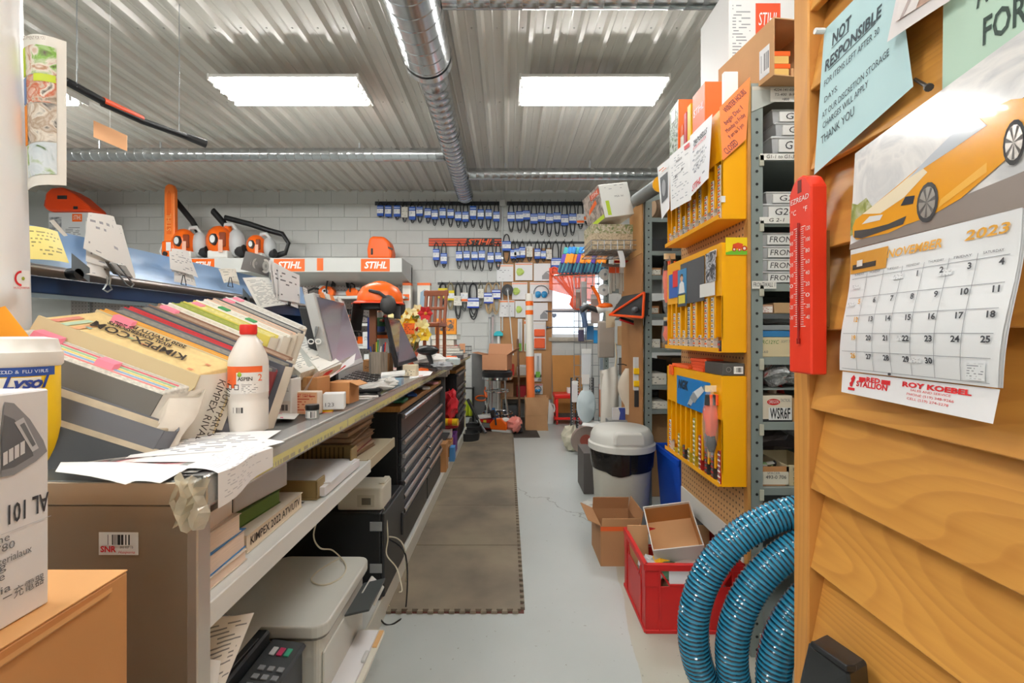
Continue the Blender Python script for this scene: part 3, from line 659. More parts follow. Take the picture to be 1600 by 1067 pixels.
# wipes tub
tb_ = thing('wipes_tub','yellow and white disinfectant wipes tub by the white column','tub',(-.892,.835,1.0055))
RX_ = .053
part(tb_,'canister',MB().lathe([(RX_-.002,0),(RX_,.004),(RX_,.186),(RX_-.002,.19)],32),M('#f2c81f',.35),smooth=True)
part(tb_,'lid',MB().lathe([(RX_+.001,.186),(RX_+.004,.19),(RX_+.004,.212),(RX_+.001,.215),(RX_-.004,.236),(.03,.24),(0,.24)],32),M('#f0efe8',.35),smooth=True)
def wrap(parent,name,r,a0,a1,z0,z1,mat,n=10,o=(0,0,0)):
    o = V(o); return part(parent,name,MB().sheet(lambda u,v: o+V((r*cos(a0+(a1-a0)*u),r*sin(a0+(a1-a0)*u),z0+(z1-z0)*v)),n,1),mat,smooth=True)
def wraptext(parent,s,r,a,z,size,mat,o=(0,0,0),w=None,**kw):
    """lettering laid on a round side, letter by letter"""
    o = V(o); n = len(s); st_ = (w or size*.62*n)/max(n,1)
    for i,ch in enumerate(s):
        if ch == ' ': continue
        g = a+(i-(n-1)/2)*st_/r; p = o+V((r*cos(g),r*sin(g),z)); ex = V((-sin(g),cos(g),0)); ez = V((cos(g),sin(g),0))
        text(parent,ch,mat,size,mx=MX(((ex.x,0,ez.x,p.x),(ex.y,0,ez.y,p.y),(0,1,0,p.z),(0,0,0,1))),**kw)
wrap(tb_,'blue_band',RX_+.0008,R(-150),R(10),.170,.186,M('#2a4f9e',.4),16)
wrap(tb_,'white_panel',RX_+.0008,R(-140),R(-15),.135,.168,M('#f4f1e4',.4),16)
wraptext(tb_,'KILLS COLD & FLU VIRUS',RX_+.0016,R(-50),.178,.0085,M('#e9eef6',.5),w=.088)
wraptext(tb_,'Lysol',RX_+.0018,R(-36),.158,.030,M('#27408f',.5),w=.058,shear=.3,bold=.0008)
wrap(tb_,'picture',RX_+.0009,R(-60),R(-10),.02,.10,blotch_mat(['#f2c81f','#f6e27a','#ef9a1a','#fdf6d8','#3d5aa8'],40),10)
# white carton on brown cartons
def cornerbox(name,label,X1,Y1,z0,z1,wx,wy,mat,grp=None):
    t = thing(name,label,'box',(X1,Y1,z0),(0,0,0),grp)   # local origin: far right bottom corner
    part(t,'body',MB().box(-wx,0,-wy,0,0,z1-z0),mat,.002); return t
wcard = M('#e6e7ea',.6,noise=.03)
c1 = cornerbox('carton','white charger carton with grey picture on the big brown box',-.548,.545,.929,1.185,.30,.34,wcard)
q = [(.0008,-.34,0),(.0008,0,0),(.0008,0,.256),(.0008,-.34,.256)]
def spt(px,py): p = UX(px,py,-.548)-V(c1.location); return (1+p.y/.34,p.z/.256)
def s_poly(pts,mat,off=.0006): return qpoly(c1,q,[spt(*p) for p in pts],mat,off)
s_poly([(0,672),(0,745),(20,742),(55,720),(72,705),(66,688),(45,655),(20,630),(5,628)],M('#8d9096',.6))
s_poly([(0,690),(0,735),(20,730),(50,712),(45,690),(20,655),(4,648)],M('#5f6268',.6),.0009)
s_poly([(20,660),(48,706),(58,700),(34,652)],M('#c9cbd0',.6),.0012); s_poly([(28,664),(48,698),(53,694),(35,660)],M('#6f7278',.6),.0014)
for a_ in (0,9,18,27): s_poly([(2+a_,728-a_*.6),(9+a_,724-a_*.6),(9+a_,704-a_*.6),(2+a_,708-a_*.6)],M('#d9dadd',.6),.0013)
u_,v_ = spt(42,792)
m = MX(((0,0,1,.0012),(-1,0,0,-.34+.34*u_),(0,-1,0,.256*v_),(0,0,0,1)))
text(c1,'AL 101',M('#3a3b40',.6),.030,mx=m,w=.044,bold=.0005)
for i,(s,px,py,w_) in enumerate((('ne',4,842,.012),('780',6,856,.02),('laterialaux',18,870,.04),('g',2,886,.008),('e',1,902,.006),('lia',4,922,.014))):
    u_,v_ = spt(px,py); text(c1,s,inkg,.012,mx=MX(((0,0,1,.0012),(1,0,0,-.34+.34*u_),(0,1,0,.256*v_),(0,0,0,1))),w=w_)
u_,v_ = spt(36,920); text(c1,'ー充電器',inkg,.014,mx=MX(((0,0,1,.0012),(1,0,0,-.34+.34*u_),(0,1,0,.256*v_),(0,0,0,1))),w=.044)
s_poly([(0,836),(78,806),(78,805),(0,835)],M('#c4c6cc',.6))
c2 = cornerbox('carton','big brown cardboard box in the near left corner under the white carton',-.518,.622,.50,.926,.5,.45,M('#c8915a',.7,noise=.08,nscale=4))
part(c2,'flap',MB().box(-.5,-.0,-.45,-.225,.4265,.4285),M('#c8935c',.7),.0005); part(c2,'flap',MB().box(-.30,-.0,-.224,-.0,.4265,.4285),M('#d09b62',.7),.0005)
part(c2,'folded_edge',MB().obb((.0005,-.43,.405),(0,.40,.006),(.004,0,.004),(0,0,.006)),M('#d9a56c',.7))
c3 = cornerbox('carton','brown cardboard box on the floor under the other near left boxes',-.518,.63,0.0,.499,.5,.45,M('#b98552',.7,noise=.08,nscale=4))
# ---------------------------------------------------------------- things lying on the counter
ZT = 1.0062
bt = thing('plastic_bottle','translucent white fuel bottle with red cap and orange label','bottle',(-.653,1.15,ZT))
bm_ = M('#f1ece4',.3,trans=.04)
prof = [(.040,0),(.045,.003),(.0455,.075),(.0440,.080),(.0455,.085),(.0455,.175),(.0425,.190),(.033,.212),(.023,.232),(.0165,.240),(.0165,.246)]
part(bt,'body',MB().lathe(prof,32),bm_,smooth=True)
part(bt,'cap',MB().lathe([(.0185,.243),(.0198,.246),(.0198,.265),(.0185,.268),(0,.268)],28),M('#e0322a',.4),smooth=True,label='red screw cap')
wrap(bt,'label',.0459,R(-140),R(25),.098,.165,M('#f2f0ec',.4),20)
wrap(bt,'orange_panel',.0462,R(-140),R(-95),.112,.165,M('#ef6a34',.4),8); wrap(bt,'orange_panel',.0462,R(-95),R(-20),.150,.165,M('#ef6a34',.4),8)
part(bt,'leaf_drop',MB().lathe([(0,0),(.004,.002),(.0055,.006),(.003,.011),(0,.014)],12,(0,0,0),1,.15).xf(MX.Translation(V((.004,-.0462,.139))) @ MX.Rotation(R(5),4,'Z')),M('#8fae35',.4),smooth=True)
wraptext(bt,'ASPEN',.0464,R(-70),.134,.0125,M('#33302e',.5),w=.030,bold=.0002); wraptext(bt,'2',.0464,R(-28),.136,.024,M('#ef6a34',.5))
for g in (-118,-94): wrap(bt,'hazard_mark',.0466,R(g-7),R(g+7),.108,.121,M('#30302f',.5),4); wrap(bt,'hazard_mark',.0468,R(g-5),R(g+5),.110,.119,M('#f4f2ee',.5),4)
wrap(bt,'small_print',.0464,R(-84),R(-30),.098,.126,print_mat('#f2f0ec','#777777',7,10,.6),8)
wrap(bt,'barcode',.0459,R(-112),R(-72),.050,.066,bars_mat('#efebe4','#333333',26,.1,.95),8)
# paper heaps at the near end
def flat(label,pts,z,mat,cat='paper',bulge=.003,name='paper_sheet',curl=0,group=None):
    return leaf(name,label,[UZ(px,py,z) for px,py in pts],mat,cat,bulge,curl=curl,group=group)
flat('dark printed flyer lowest of the papers on the near counter end',[(84,722),(300,735),(330,700),(90,690)],1.0066,blotch_mat(['#8f8c86','#e6e4de','#3f3d3c','#c96a72','#f0efea'],14),bulge=.0005)
leaf('paper_sheet','white sheets overhanging the near counter end',[U(86,737,.746),U(196,757,.746),U(282,727,.80),U(95,722,.80)],white,'paper',.004); leaf('paper_sheet','second white sheet with its corner over the near counter edge',[U(205,752,.747),U(250,755,.747),U(300,728,.80),U(215,726,.80)],white,'paper',.003)
flat('magazine page with red headline on the near counter end',[(86,716),(285,737),(420,690),(185,682)],1.0095,blotch_mat(['#f0efec','#d8d2c8','#454246','#d98a92','#e9e7e3'],9),bulge=.0005)
flat('flyer with a blue heading under the white form sheets',[(118,706),(250,716),(330,678),(205,668)],1.0110,print_mat('#ece9df','#3a4f7c',6,5,.6),bulge=.0006)
flat('white order form with dotted lines topmost of the near papers',[(195,716),(392,702),(440,672),(255,680)],1.0125,print_mat('#efeff0','#6a6c78',14,14,.5),bulge=.0012)
flat('second white form sliding out under the topmost form',[(205,722),(330,722),(445,690),(330,672)],1.0117,print_mat('#f0f0ef','#a9aab0',10,8,.3),bulge=.0008)
flat('grey folded newspaper at the counter edge under the forms',[(230,742),(305,738),(445,688),(395,690)],1.0105,print_mat('#a9a9a6','#77777a',26,10,.7),bulge=.0008)
# sheet draping over the front edge
def drape(u,v):
    q = [ctw(.013,.035,1.010),ctw(.013,.21,1.010)]
    p = q[0]*(1-u)+q[1]*u
    s = v*.145
    if s < .08: return p+V((-(.08-s),0,.006*sin(pi*s/.08)))
    return p+V((.002+.006*sin(7*u),.02*(s-.08)/.08*(0),-(s-.08)*(1-.35*u)))
solo('draped_paper','white sheet with faint typing draped over the counter edge','paper',MB().sheet(lambda u,v: drape(u,v)-ctw(0,0,1),8,14),print_mat('#eff0f2','#c9cbd2',26,26,.35),ctw(0,0,1),smooth=True)
flat('rolled white leaflet with coloured dots behind the bottle',[(352,661),(460,655),(468,646),(345,650)],1.013,print_mat('#efefec','#d8487a',3,9,.3),bulge=.008,name='leaflet')
part(thing('glasses_case','black case with a blue sticker left of the bottle','case',UZ(348,662,ZT)),'case',MB().blob((0,0,.012),.035,.02,.012),black,smooth=True)
# cartons and jar in front of the manuals
b1 = carton('carton','white carton with barcode right of the bottle','box',419,456,592,651,1.35,.06,M('#dfdeda',.6),rz=R(-3),lab=(.02,.98,.02,.42,bars_mat('#d8cfc4','#5a5552',34,.35,.75)),lid=.0)
part(b1,'dark_top',MB().box(-.036,.030,-.03,.02,.113,.119),dark,.002); qtext(b1,front(b1),'05 30 JKL',.6,.72,.12,inkg,w=.6)
b2 = carton('carton','brown carton behind the red printed packet','box',457,498,590,640,1.46,.09,card,rz=R(-4),strip=M('#c99a63',.5))
b3 = carton('carton','small packet with red lettering in front of the brown carton','box',459,497,612,648,1.385,.035,M('#e3d6c8',.6),rz=R(-2),lab=(.03,.97,.03,.97,print_mat('#e9b48c','#c2452a',8,9,.7)))
qtext(b3,front(b3),'2T STIHL',.45,.82,.14,inkr,w=.6)
b4 = carton('carton','white folded carton right of the red printed packet','box',502,534,615,640,1.42,.05,M('#e4e6e6',.6),rz=R(14)); qtext(b4,front(b4),'123',.3,.3,.25,inkg,w=.4)
carton('carton','pinkish carton between packet and white folded carton','box',497,510,617,640,1.455,.05,M('#dba889',.6))
b5 = carton('carton','open topped brown carton nearest the keyboard','box',513,548,597,631,1.55,.08,card,rz=R(-6)); part(b5,'flap',MB().obb((.04,-.04,b5['h']),(0,.08,0),(.03,0,-.012),(0,0,.002)),card)
jr = thing('small_jar','small clear jar with black lid and barcode','jar',UZ(488,654,ZT)); 
part(jr,'glass',MB().lathe([(.0165,0),(.018,.002),(.018,.026),(.016,.027)],20),M('#b9c4c0',.15,trans=.5),smooth=True); part(jr,'lid',MB().lathe([(.0185,.0265),(.019,.028),(.019,.039),(.018,.041),(0,.041)],20),black,smooth=True)
wrap(jr,'label',.0183,R(-150),R(-30),.004,.024,bars_mat('#e9e9e6','#333333',20,.05,.95),8)
b6 = carton('packet','yellow and red small packet beside the jar','packet',498,518,634,648,1.42,.02,M('#f3bd1d',.5),rz=R(14)); part(b6,'red_band',MB().box(-b6['w']/2-.0004,b6['w']/2+.0004,-.0106,.0104,.0,.008),M('#d8322a',.5)); qtext(b6,front(b6),'NGK',.5,.65,.3,ink,w=.4)
# near monitor (screen leaning back towards the rack)
def monitor(label,nb,nt,ft,fb,scr,frame,brim=.03,thick=.04,stand=True):
    """corners of the screen: near bottom, near top, far top, far bottom"""
    nb,nt,ft,fb = [V(p) for p in (nb,nt,ft,fb)]
    o = nb.copy(); q = rel([nb,fb,ft,nt],o); n = (q[1]-q[0]).cross(q[3]-q[0]).normalized()
    if n.x < 0: n = -n
    t = thing('monitor',label,'monitor',o)
    mb = MB(); back = [p-n*thick for p in q]
    def ex(u,v,d): return qp(q,u,v)+n*d
    mb.add([ex(-.05,-.09,0),ex(1.05,-.09,0),ex(1.05,1.06,0),ex(-.05,1.06,0),ex(-.05,-.09,-thick),ex(1.05,-.09,-thick),ex(1.05,1.06,-thick),ex(-.05,1.06,-thick)],[(0,3,2,1),(4,5,6,7),(0,1,5,4),(1,2,6,5),(2,3,7,6),(3,0,4,7)])
    part(t,'housing',mb,frame,.004)
    part(t,'screen',MB().quad(ex(0,0,.0012),ex(1,0,.0012),ex(1,1,.0012),ex(0,1,.0012)),scr)
    if stand:
        c_ = ex(.5,.2,-thick); part(t,'stand',MB().obb(c_,ex(.1,0,0)-ex(0,0,0),V((0,0,-(o.z+c_.z-ZT))),V((-.03,0,0))),dark,.003)
        part(t,'foot',MB().lathe([(.09,0),(.09,.01),(.03,.018),(0,.018)],24,(c_.x-.02,c_.y+.02,ZT-o.z)),dark,smooth=True)
    return t,ex,q
scrm = N('m_screen'); sp = scrm.n('SeparateXYZ'); scrm.L(scrm.tc.outputs['UV'],sp.inputs[0]); scrm.L(scrm.mixc(sp.outputs[1],'#a99bb0','#5d5a66'),scrm.b.inputs['Base Color']); scrm.b.inputs['Roughness'].default_value = .12
scr2 = M('#6d6873',.15)
mn,ex,q = monitor('silver framed monitor leaning back beside the catalogues',(-.625,1.65,1.13),(-.690,1.65,1.385),(-.717,2.0,1.385),(-.640,2.0,1.145),scrm.m,M('#c9cac9',.3,.4))
for u,col in ((.1,'#f08a3a'),(.3,'#e9e9e4'),(.45,'#f08a3a'),(.75,'#e9e9e4')): part(mn,'sticky_note',MB().quad(ex(u,1.0,.003),ex(u+.16,1.0,.003),ex(u+.15,1.09,.003),ex(u,1.09,.003)),M(col,.6))
part(mn,'back_cover',MB().obb(ex(.1,.1,-.04),ex(.8,0,0)-ex(0,0,0),ex(0,.8,0)-ex(0,0,0),V((-.05,0,0))),dark,.006)
monitor('dark slim monitor tilted back beside the gnome',(-.625,2.62,1.085),(-.680,2.62,1.335),(-.695,2.96,1.33),(-.585,2.93,1.10),scr2,M('#2a2a2d',.35),thick=.025)
sc_ = thing('scissors','white handled scissors hung beside the near monitor','scissors',U(492,530,1.62)); part(sc_,'blade',MB().tube([(0,0,-.0),(.012,0,.045)],.003,6),steel); part(sc_,'blade',MB().tube([(0,0,0),(.004,0,.046)],.003,6),steel)
for dx in (-.014,.012): part(sc_,'handle',MB().tube([(dx+.010*cos(g),0,-.008+.008*sin(g)) for g in [2*pi*i/10 for i in range(10)]],.0022,6,closed=True),white)
# keyboards, papers and wrappers along the counter
def keyboard(label,pts,z=ZT):
    q = [UZ(px,py,z+.02) for px,py in pts]; o = q[0].copy(); q = rel(q,o); t = thing('keyboard',label,'keyboard',o)
    mb = MB(); dn = V((0,0,-.018)); mb.add([*q,*[p+dn for p in q]],[(0,1,2,3),(7,6,5,4),(0,4,5,1),(1,5,6,2),(2,6,7,3),(3,7,4,0)]); part(t,'case',mb,black,.003)
    km = M('#1d1e20',.35)
    for j in range(5):
        for i in range(15):
            u,v = .03+i*.063,.1+j*.165; mb = MB(); a_ = [qp(q,u,v),qp(q,u+.05,v),qp(q,u+.05,v+.13),qp(q,u,v+.13)]
            mb.add([*a_,*[p+V((0,0,.006)) for p in a_]],[(4,5,6,7),(0,1,5,4),(1,2,6,5),(2,3,7,6),(3,0,4,7)]); part(t,'key',mb,km)
            if (i+j) % 2 == 0: qrect(t,[a_[0],a_[1],a_[2],a_[3]],.3,.7,.3,.7,M('#b9babd',.5),.0065,'legend')
    return t
keyboard('black keyboard in front of the near monitor',[(527,594),(590,612),(617,588),(560,578)])
ms = thing('mouse','black computer mouse behind the near keyboard','mouse',UZ(580,585,ZT)); part(ms,'shell',MB().blob((0,0,.018),.045,.03,.018),black,smooth=True); part(ms,'cable',MB().tube([(-.04,0,.01),(-.08,.02,.004),(-.11,-.02,.003),(-.13,.03,.003)],.003),black)
flat('orange and white leaflet lying beside the near keyboard',[(560,612),(575,617),(604,598),(588,592)],1.0068,print_mat('#efece4','#e2552a',7,6,.5),bulge=.001,name='leaflet')
def crumple(name,label,cat,px,py,Y,w,d,h,mat,seed=0,amp=.25,z=None):
    p = U(px,py,Y); p.z = z if z is not None else ZT; t = solo(name,label,cat,MB().blob((0,0,h*.52),w/2,d/2,h/2,seed,amp,14,9),mat,p); return t
bagm = M('#efeee9',.25,alpha=.75)
crumple('plastic_bag','crumpled clear parts bag on the counter by the near keyboard','bag',585,607,1.95,.14,.18,.035,bagm,3)
crumple('plastic_bag','crumpled white wrapper at the counter edge','bag',604,603,2.05,.10,.14,.045,bagm,5)
flat('thin yellow green leaflet under the clear parts bag',[(572,614),(592,618),(606,609),(580,606)],1.0066,M('#c9cf8a',.5),bulge=.0005,name='leaflet')
st2 = thing('stapler','black stapler lying near the counter edge','stapler',UZ(573,620,ZT),(0,0,R(10))); part(st2,'base',MB().box(-.055,.055,-.015,.015,0,.010),black,.003); part(st2,'arm',MB().obb((-.055,-.014,.014),(.11,0,.006),(0,.028,0),(0,0,.014)),black,.004)
wr = thing('wire_bundle','small coil of white wire on the counter','wire',UZ(558,625,ZT)); part(wr,'wire',MB().tube([(.05*sin(2.3*i*.5)+.01*i*.3,.03*cos(1.7*i*.5),.004+.001*i) for i in range(14)],.0025,6),white)
tr_ = thing('card_holder','pale blue holder with white notes on the counter','holder',U(613,585,2.18)); tr_.location.z = ZT
part(tr_,'tray',MB().box(-.05,.05,-.03,.03,0,.035),M('#9fbdd4',.3),.002); part(tr_,'notes',MB().obb((-.05,-.02,.036),(.11,.02,.01),(-.01,.05,.012),(0,0,.01)),white)
flat('white papers spread before the far keyboard',[(640,592),(672,586),(680,576),(640,578)],1.0075,print_mat('#f3f3f4','#c0392f',5,5,.3),bulge=.001)
flat('red and white brochure strip across the counter',[(590,579),(668,577),(672,573),(600,574)],1.0100,print_mat('#f0ece4','#d6352c',3,6,.8),bulge=.0006,name='brochure')
flat('printed delivery slip lying by the carton stack',[(672,580),(690,573),(688,566),(664,571)],1.0085,print_mat('#f3f3f2','#9a9aa0',10,8,.4),bulge=.0006)
keyboard('black keyboard with spiral edge before the far monitor',[(650,572),(682,577),(692,567),(662,562)])
cp_ = thing('pen_cup','grey wooden pen box crowded with pens','cup',U(591,574,2.55)); cp_.location.z = ZT
wd = MB()
part(cp_,'cup',MB().lathe([(.052,0),(.052,.145),(.048,.145),(.048,.02),(0,.02)],6),M('#9c9082',.6,noise=.35,nscale=30,stretch=(3,3,.3)))
for i,(col) in enumerate(('#2a5fb0','#2f3236','#d8c53a','#3f8f55','#e9e9e6','#27406f','#c0392f')):
    part(cp_,'pen',MB().cyl((-.03+.01*i,-.01+.006*(i % 3),.05),(-.042+.014*i,-.005+.01*(i % 3),.175+.012*(i % 4)),.004,n=8),M(col,.4))
carton('carton','cream parts carton below the dark monitor','box',629,651,554,572,2.62,.06,M('#dccdb0',.6),lab=(.1,.9,.1,.6,print_mat('#e6d9bd','#5a5040',4,7,.6))).location.z = ZT
t = carton('carton','brown carton with handwriting behind the pen box','box',567,581,552,576,2.7,.08,card); t.location.z = ZT; qtext(t,front(t),'Dry',.5,.5,.2,ink,w=.6)
t = carton('carton','orange and white carton under the gnome','box',578,608,525,553,2.76,.1,M('#e9e6e0',.6)); t2_ = carton('carton','tan carton holding up the orange and white carton','box',578,608,554,587,2.76,.1,card); t2_.location.z = ZT; t.location.z = ZT+t2_['h']+.001; part(t,'orange_lid',MB().box(-t['w']/2-.001,t['w']/2+.001,-.051,.051,t['h']-.02,t['h']+.001),orange)
t['hh'] = 1
stand_h = HZ-(525-VY)*2.72/F
# garden gnome figurine on the orange and white carton
gz = t.location.z+t['h']+.002
gn = thing('garden_gnome','small garden gnome figurine with red cap and white beard','figurine',(t.location.x-.005,2.79,gz))
gn.scale = (1.15,1.15,1.15)
part(gn,'base',MB().lathe([(.035,0),(.034,.012),(.024,.016),(0,.016)],14),M('#6d635a',.6),smooth=True)
part(gn,'trousers',MB().lathe([(.022,.014),(.026,.03),(.024,.05),(0,.05)],14),M('#5a70b0',.5),smooth=True)
part(gn,'coat',MB().lathe([(.026,.045),(.033,.06),(.030,.085),(.018,.105),(0,.108)],16),M('#5d9268',.5),smooth=True)
part(gn,'arm',MB().tube([(-.024,-.004,.098),(-.037,-.014,.08),(-.02,-.030,.070)],[.011,.010,.008],8),M('#b23a36',.5),smooth=True); part(gn,'arm',MB().tube([(.024,-.004,.098),(.037,-.014,.08),(.02,-.030,.074)],[.011,.010,.008],8),M('#b23a36',.5),smooth=True)
part(gn,'hand',MB().blob((-.014,-.032,.070),.008,.008,.007),M('#e2b08d',.5),smooth=True); part(gn,'hand',MB().blob((.014,-.032,.075),.008,.008,.007),M('#e2b08d',.5),smooth=True)
part(gn,'face',MB().blob((0,-.006,.124),.020,.019,.020),M('#e5b592',.5),smooth=True); part(gn,'nose',MB().blob((0,-.026,.122),.005,.005,.005),M('#dd9a80',.5),smooth=True)
for dx in (-.007,.007): part(gn,'eye',MB().blob((dx,-.0235,.129),.0022,.002,.0022),ink)
part(gn,'beard',MB().lathe([(0,.070),(.012,.076),(.021,.10),(.020,.118),(.012,.122),(0,.122)],14,(0,-.014,0),1,.7),M('#efeae2',.7),smooth=True)
part(gn,'cap',MB().lathe([(.023,.128),(.024,.135),(.016,.155),(.006,.172),(0,.176)],14),M('#c8312f',.5),smooth=True)
# forestry helmet on a post behind the near monitor
hp = U(594,470,2.6)
hm = thing('safety_helmet','orange forestry helmet with black ear defenders and visor on a stand','helmet',hp)
hs = MB()
hs.lathe([(.118,-.010),(.118,.0),(.112,.04),(.092,.075),(.055,.098),(0,.105)],28,sx=1.1,sy=.95); part(hm,'shell',hs,orange,smooth=True)
part(hm,'brim',MB().lathe([(.118,-.012),(.135,-.02),(.134,-.014),(.117,-.004)],28,(-.012,0,0),1.1,.95),orange_d,smooth=True)
part(hm,'crest',MB().tube([(.11*cos(g),-.0,.107*sin(g)) for g in [R(10+16*i) for i in range(11)]],.012,8,flat=.6),M('#ff7a22',.35),smooth=True)
for sy in (-1,1):
    part(hm,'ear_cup',MB().blob((.075,sy*.115,-.03),.045,.028,.055),M('#3a3b3c',.5),smooth=True); part(hm,'cup_arm',MB().tube([(-.03,sy*.105,.05),(.03,sy*.122,.035),(.07,sy*.128,.005)],.009,6),dark,smooth=True)
part(hm,'visor',MB().sheet(lambda u,v: V((-.12-.03*cos(pi*(u-.5))-.02*v,-.10+.2*u,-.01-.16*v)),8,4),M('#2a2b2c',.5),smooth=True)
part(hm,'liner',MB().lathe([(.105,-.05),(.108,-.006),(0,.0)],20),M('#1f2021',.8),smooth=True)
part(hm,'neck_flap',MB().sheet(lambda u,v: V((.095-.02*sin(pi*u)*0+.02*cos(pi*(u-.5)),-.07+.14*u,-.03-.075*v)),6,3),dark,smooth=True)
part(hm,'stand_post',MB().box(-.06,-.02,-.012,.012,-(hp.z-ZT),-.02),M('#7a4a30',.6),.002); part(hm,'stand_foot',MB().box(-.11,.04,-.06,.06,-(hp.z-ZT),-(hp.z-ZT)+.012),M('#7a4a30',.6),.002)
leaf('poster_card','white leaflet with an orange curve behind the gnome',[U(583,531,2.82),U(606,531,2.82),U(606,474,2.82),U(583,478,2.82)],M('#eeebe4',.6),'leaflet',.002)
fl_ = solo('banner_cloth','blue and red cloth hanging behind the gnome','cloth',MB().sheet(lambda u,v: V((.02*u+.004*sin(8*u),0,-.2*v)),4,4),M('#24459a',.7),U(574,496,2.83),smooth=True)
solo('banner_cloth','red cloth square hung beside the gnome','cloth',MB().sheet(lambda u,v: V((.03*u,.003*sin(7*u),-.04*v)),4,2),M('#d3223a',.7),U(577,498,2.80),smooth=True)
# flowers in an orange tagged pot
fp = thing('flower_arrangement','yellow and red silk flowers in a pot with an orange handwritten sign','flowers',U(641,545,3.3)); fp.location.z = ZT
part(fp,'pot',MB().lathe([(.045,0),(.06,.11),(.055,.11),(0,.1)],16),M('#b04a2c',.6),smooth=True)
rnd = random.Random(11)
def flower(col,x,y,z,r):
    mb = MB()
    for i in range(6):
        g = 2*pi*i/6; tip = V((cos(g)*r,-.35*r,sin(g)*r)); s_ = V((-sin(g),0,cos(g)))*r*.42
        mb.add([V((0,0,0)),tip*.6+s_,tip+V((0,-.01,0)),tip*.6-s_],[(0,1,2,3)])
    mb.xf(MX.Translation(V((x,y,z)))); part(fp,'blossom',mb,M(col,.6))
    part(fp,'flower_eye',MB().blob((x,y-.006,z),r*.22,r*.2,r*.22),M('#c9922a',.6))
for i in range(34):
    x,z = rnd.uniform(-.12,.12),.19+rnd.uniform(0,.24)*(1)
    flower(rnd.choice(['#f6eda6','#f8f1c0','#f3d03c','#f0c41e','#f8f0b4','#c3262a']),x,rnd.uniform(-.06,.03),z,rnd.uniform(.04,.062))
st_ = MB()
for i in range(14): st_.cyl((rnd.uniform(-.03,.03),0,.1),(rnd.uniform(-.12,.12),.0,rnd.uniform(.2,.36)),.003,n=5)
part(fp,'stems',st_,M('#5f7a34',.6),kind='stuff')
for i in range(12):
    x,z = rnd.uniform(-.12,.12),rnd.uniform(.14,.38); part(fp,'leaf',MB().quad((x,.0,z),(x+.03,-.01,z-.01),(x+.05,0,z+.03),(x+.015,.01,z+.02)),M('#5f7a34',.6))
for i in range(5): x = rnd.uniform(-.15,.1); part(fp,'blossom',MB().blob((x,-.05,rnd.uniform(.15,.3)),.022,.02,.022,i,.3),M('#c3262a',.6))
leaf('handwritten_sign','orange handwritten sign on a clip before the flowers',[U(632,522,3.18),U(647,522,3.18),U(648,505,3.18),U(630,505,3.18)],print_mat('#f46a1a','#7a2a0a',6,8,.6),'sign',.002)
# small wooden chair standing on the counter
wc = thing('wooden_chair','small brown wooden chair standing on the far counter','chair',U(673,545,3.6),(0,0,R(-12))); wc.location.z = ZT
cm = M('#8a4a2c',.45,noise=.12)
part(wc,'seat',MB().box(-.10,.10,-.09,.10,.30,.335),cm,.006)
for x in (-.085,.085): part(wc,'leg',MB().box(x-.012,x+.012,-.085,-.061,0,.30),cm,.003); part(wc,'leg',MB().box(x-.012,x+.012,.07,.094,0,.30),cm,.003); part(wc,'back_post',MB().obb((x-.012,.07,.335),(.024,0,0),(0,.022,0),(0,.05,.27)),cm,.003)
part(wc,'back_rail',MB().box(-.105,.105,.11,.13,.555,.60),cm,.004); part(wc,'back_rail',MB().box(-.09,.09,.09,.105,.44,.465),cm,.003)
for x in (-.045,0,.045): part(wc,'back_slat',MB().obb((x-.012,.08,.335),(.024,0,0),(0,.012,0),(0,.036,.22)),cm,.002)
carton('carton','rust red carton between the legs of the small chair','box',663,680,515,545,3.58,.1,M('#b0522f',.6)).location.z = ZT
# scanner on an orange stand, card box, binders pile, tray
sn = thing('barcode_scanner','black barcode scanner on its stand on the far counter','scanner',U(668,556,3.05)); sn.location.z = ZT
part(sn,'head',MB().blob((0,0,.135),.075,.05,.035),black,smooth=True); part(sn,'grip',MB().tube([(0,.01,.12),(.02,.02,.06),(.02,.02,.012)],[.02,.016,.02],10),dark,smooth=True); part(sn,'foot',MB().box(-.06,.07,-.05,.06,0,.016),orange,.004)
t = carton('carton','slate and orange picture carton standing beyond the wooden chair','box',680,710,499,522,5.2,.1,M('#f29a2a',.6),lab=(.08,.92,.22,.9,blotch_mat(['#3b3a3c','#5a5550','#e8872a','#48423e'],20))); zt_ = t.location.z
def stack(name,label0,cat,px0,px1,Y,items,grp,depth=.25):
    z = ZT
    for i,(h,col,l,dx,w_) in enumerate(items):
        a_ = U(px0+dx,500,Y); b_ = U(px0+dx+w_,500,Y); wd_ = b_.x-a_.x
        t = thing(name,l,cat,((a_.x+b_.x)/2,Y,z),(0,0,R((i*37) % 13-6)),grp)
        part(t,'cover',MB().box(-wd_/2,wd_/2,-depth/2,depth/2,0,.002).box(-wd_/2,wd_/2,-depth/2,depth/2,h-.002,h),M(col,.6)); part(t,'pages',MB().box(-wd_/2+.003,wd_/2-.003,-depth/2+.003,depth/2-.003,.002,h-.002),pagew); z += h+.0005
    return z
ztop = stack('binder','','binder',680,720,4.75,[(.045,'#4a4a4c','dark binder lowest of the pile at the far counter end',2,46),(.03,'#6b6e70','grey binder second in the pile at the far counter end',4,40),(.03,'#d8d2c4','cream binder third in the pile at the far counter end',3,36),(.022,'#c23a34','red binder fourth in the pile at the far counter end',5,32),(.06,'#b98d5c','brown box file fifth in the pile at the far counter end',-2,34),(.05,'#2f5c5a','dark green box file topmost of the pile',-3,40)],'pile of binders at the far counter end')
for o_ in list(SC.objects):
    if str(o_.get('label')).startswith('slate and orange'): o_.location = (U(697,0,4.85).x,4.85,ztop+.001)
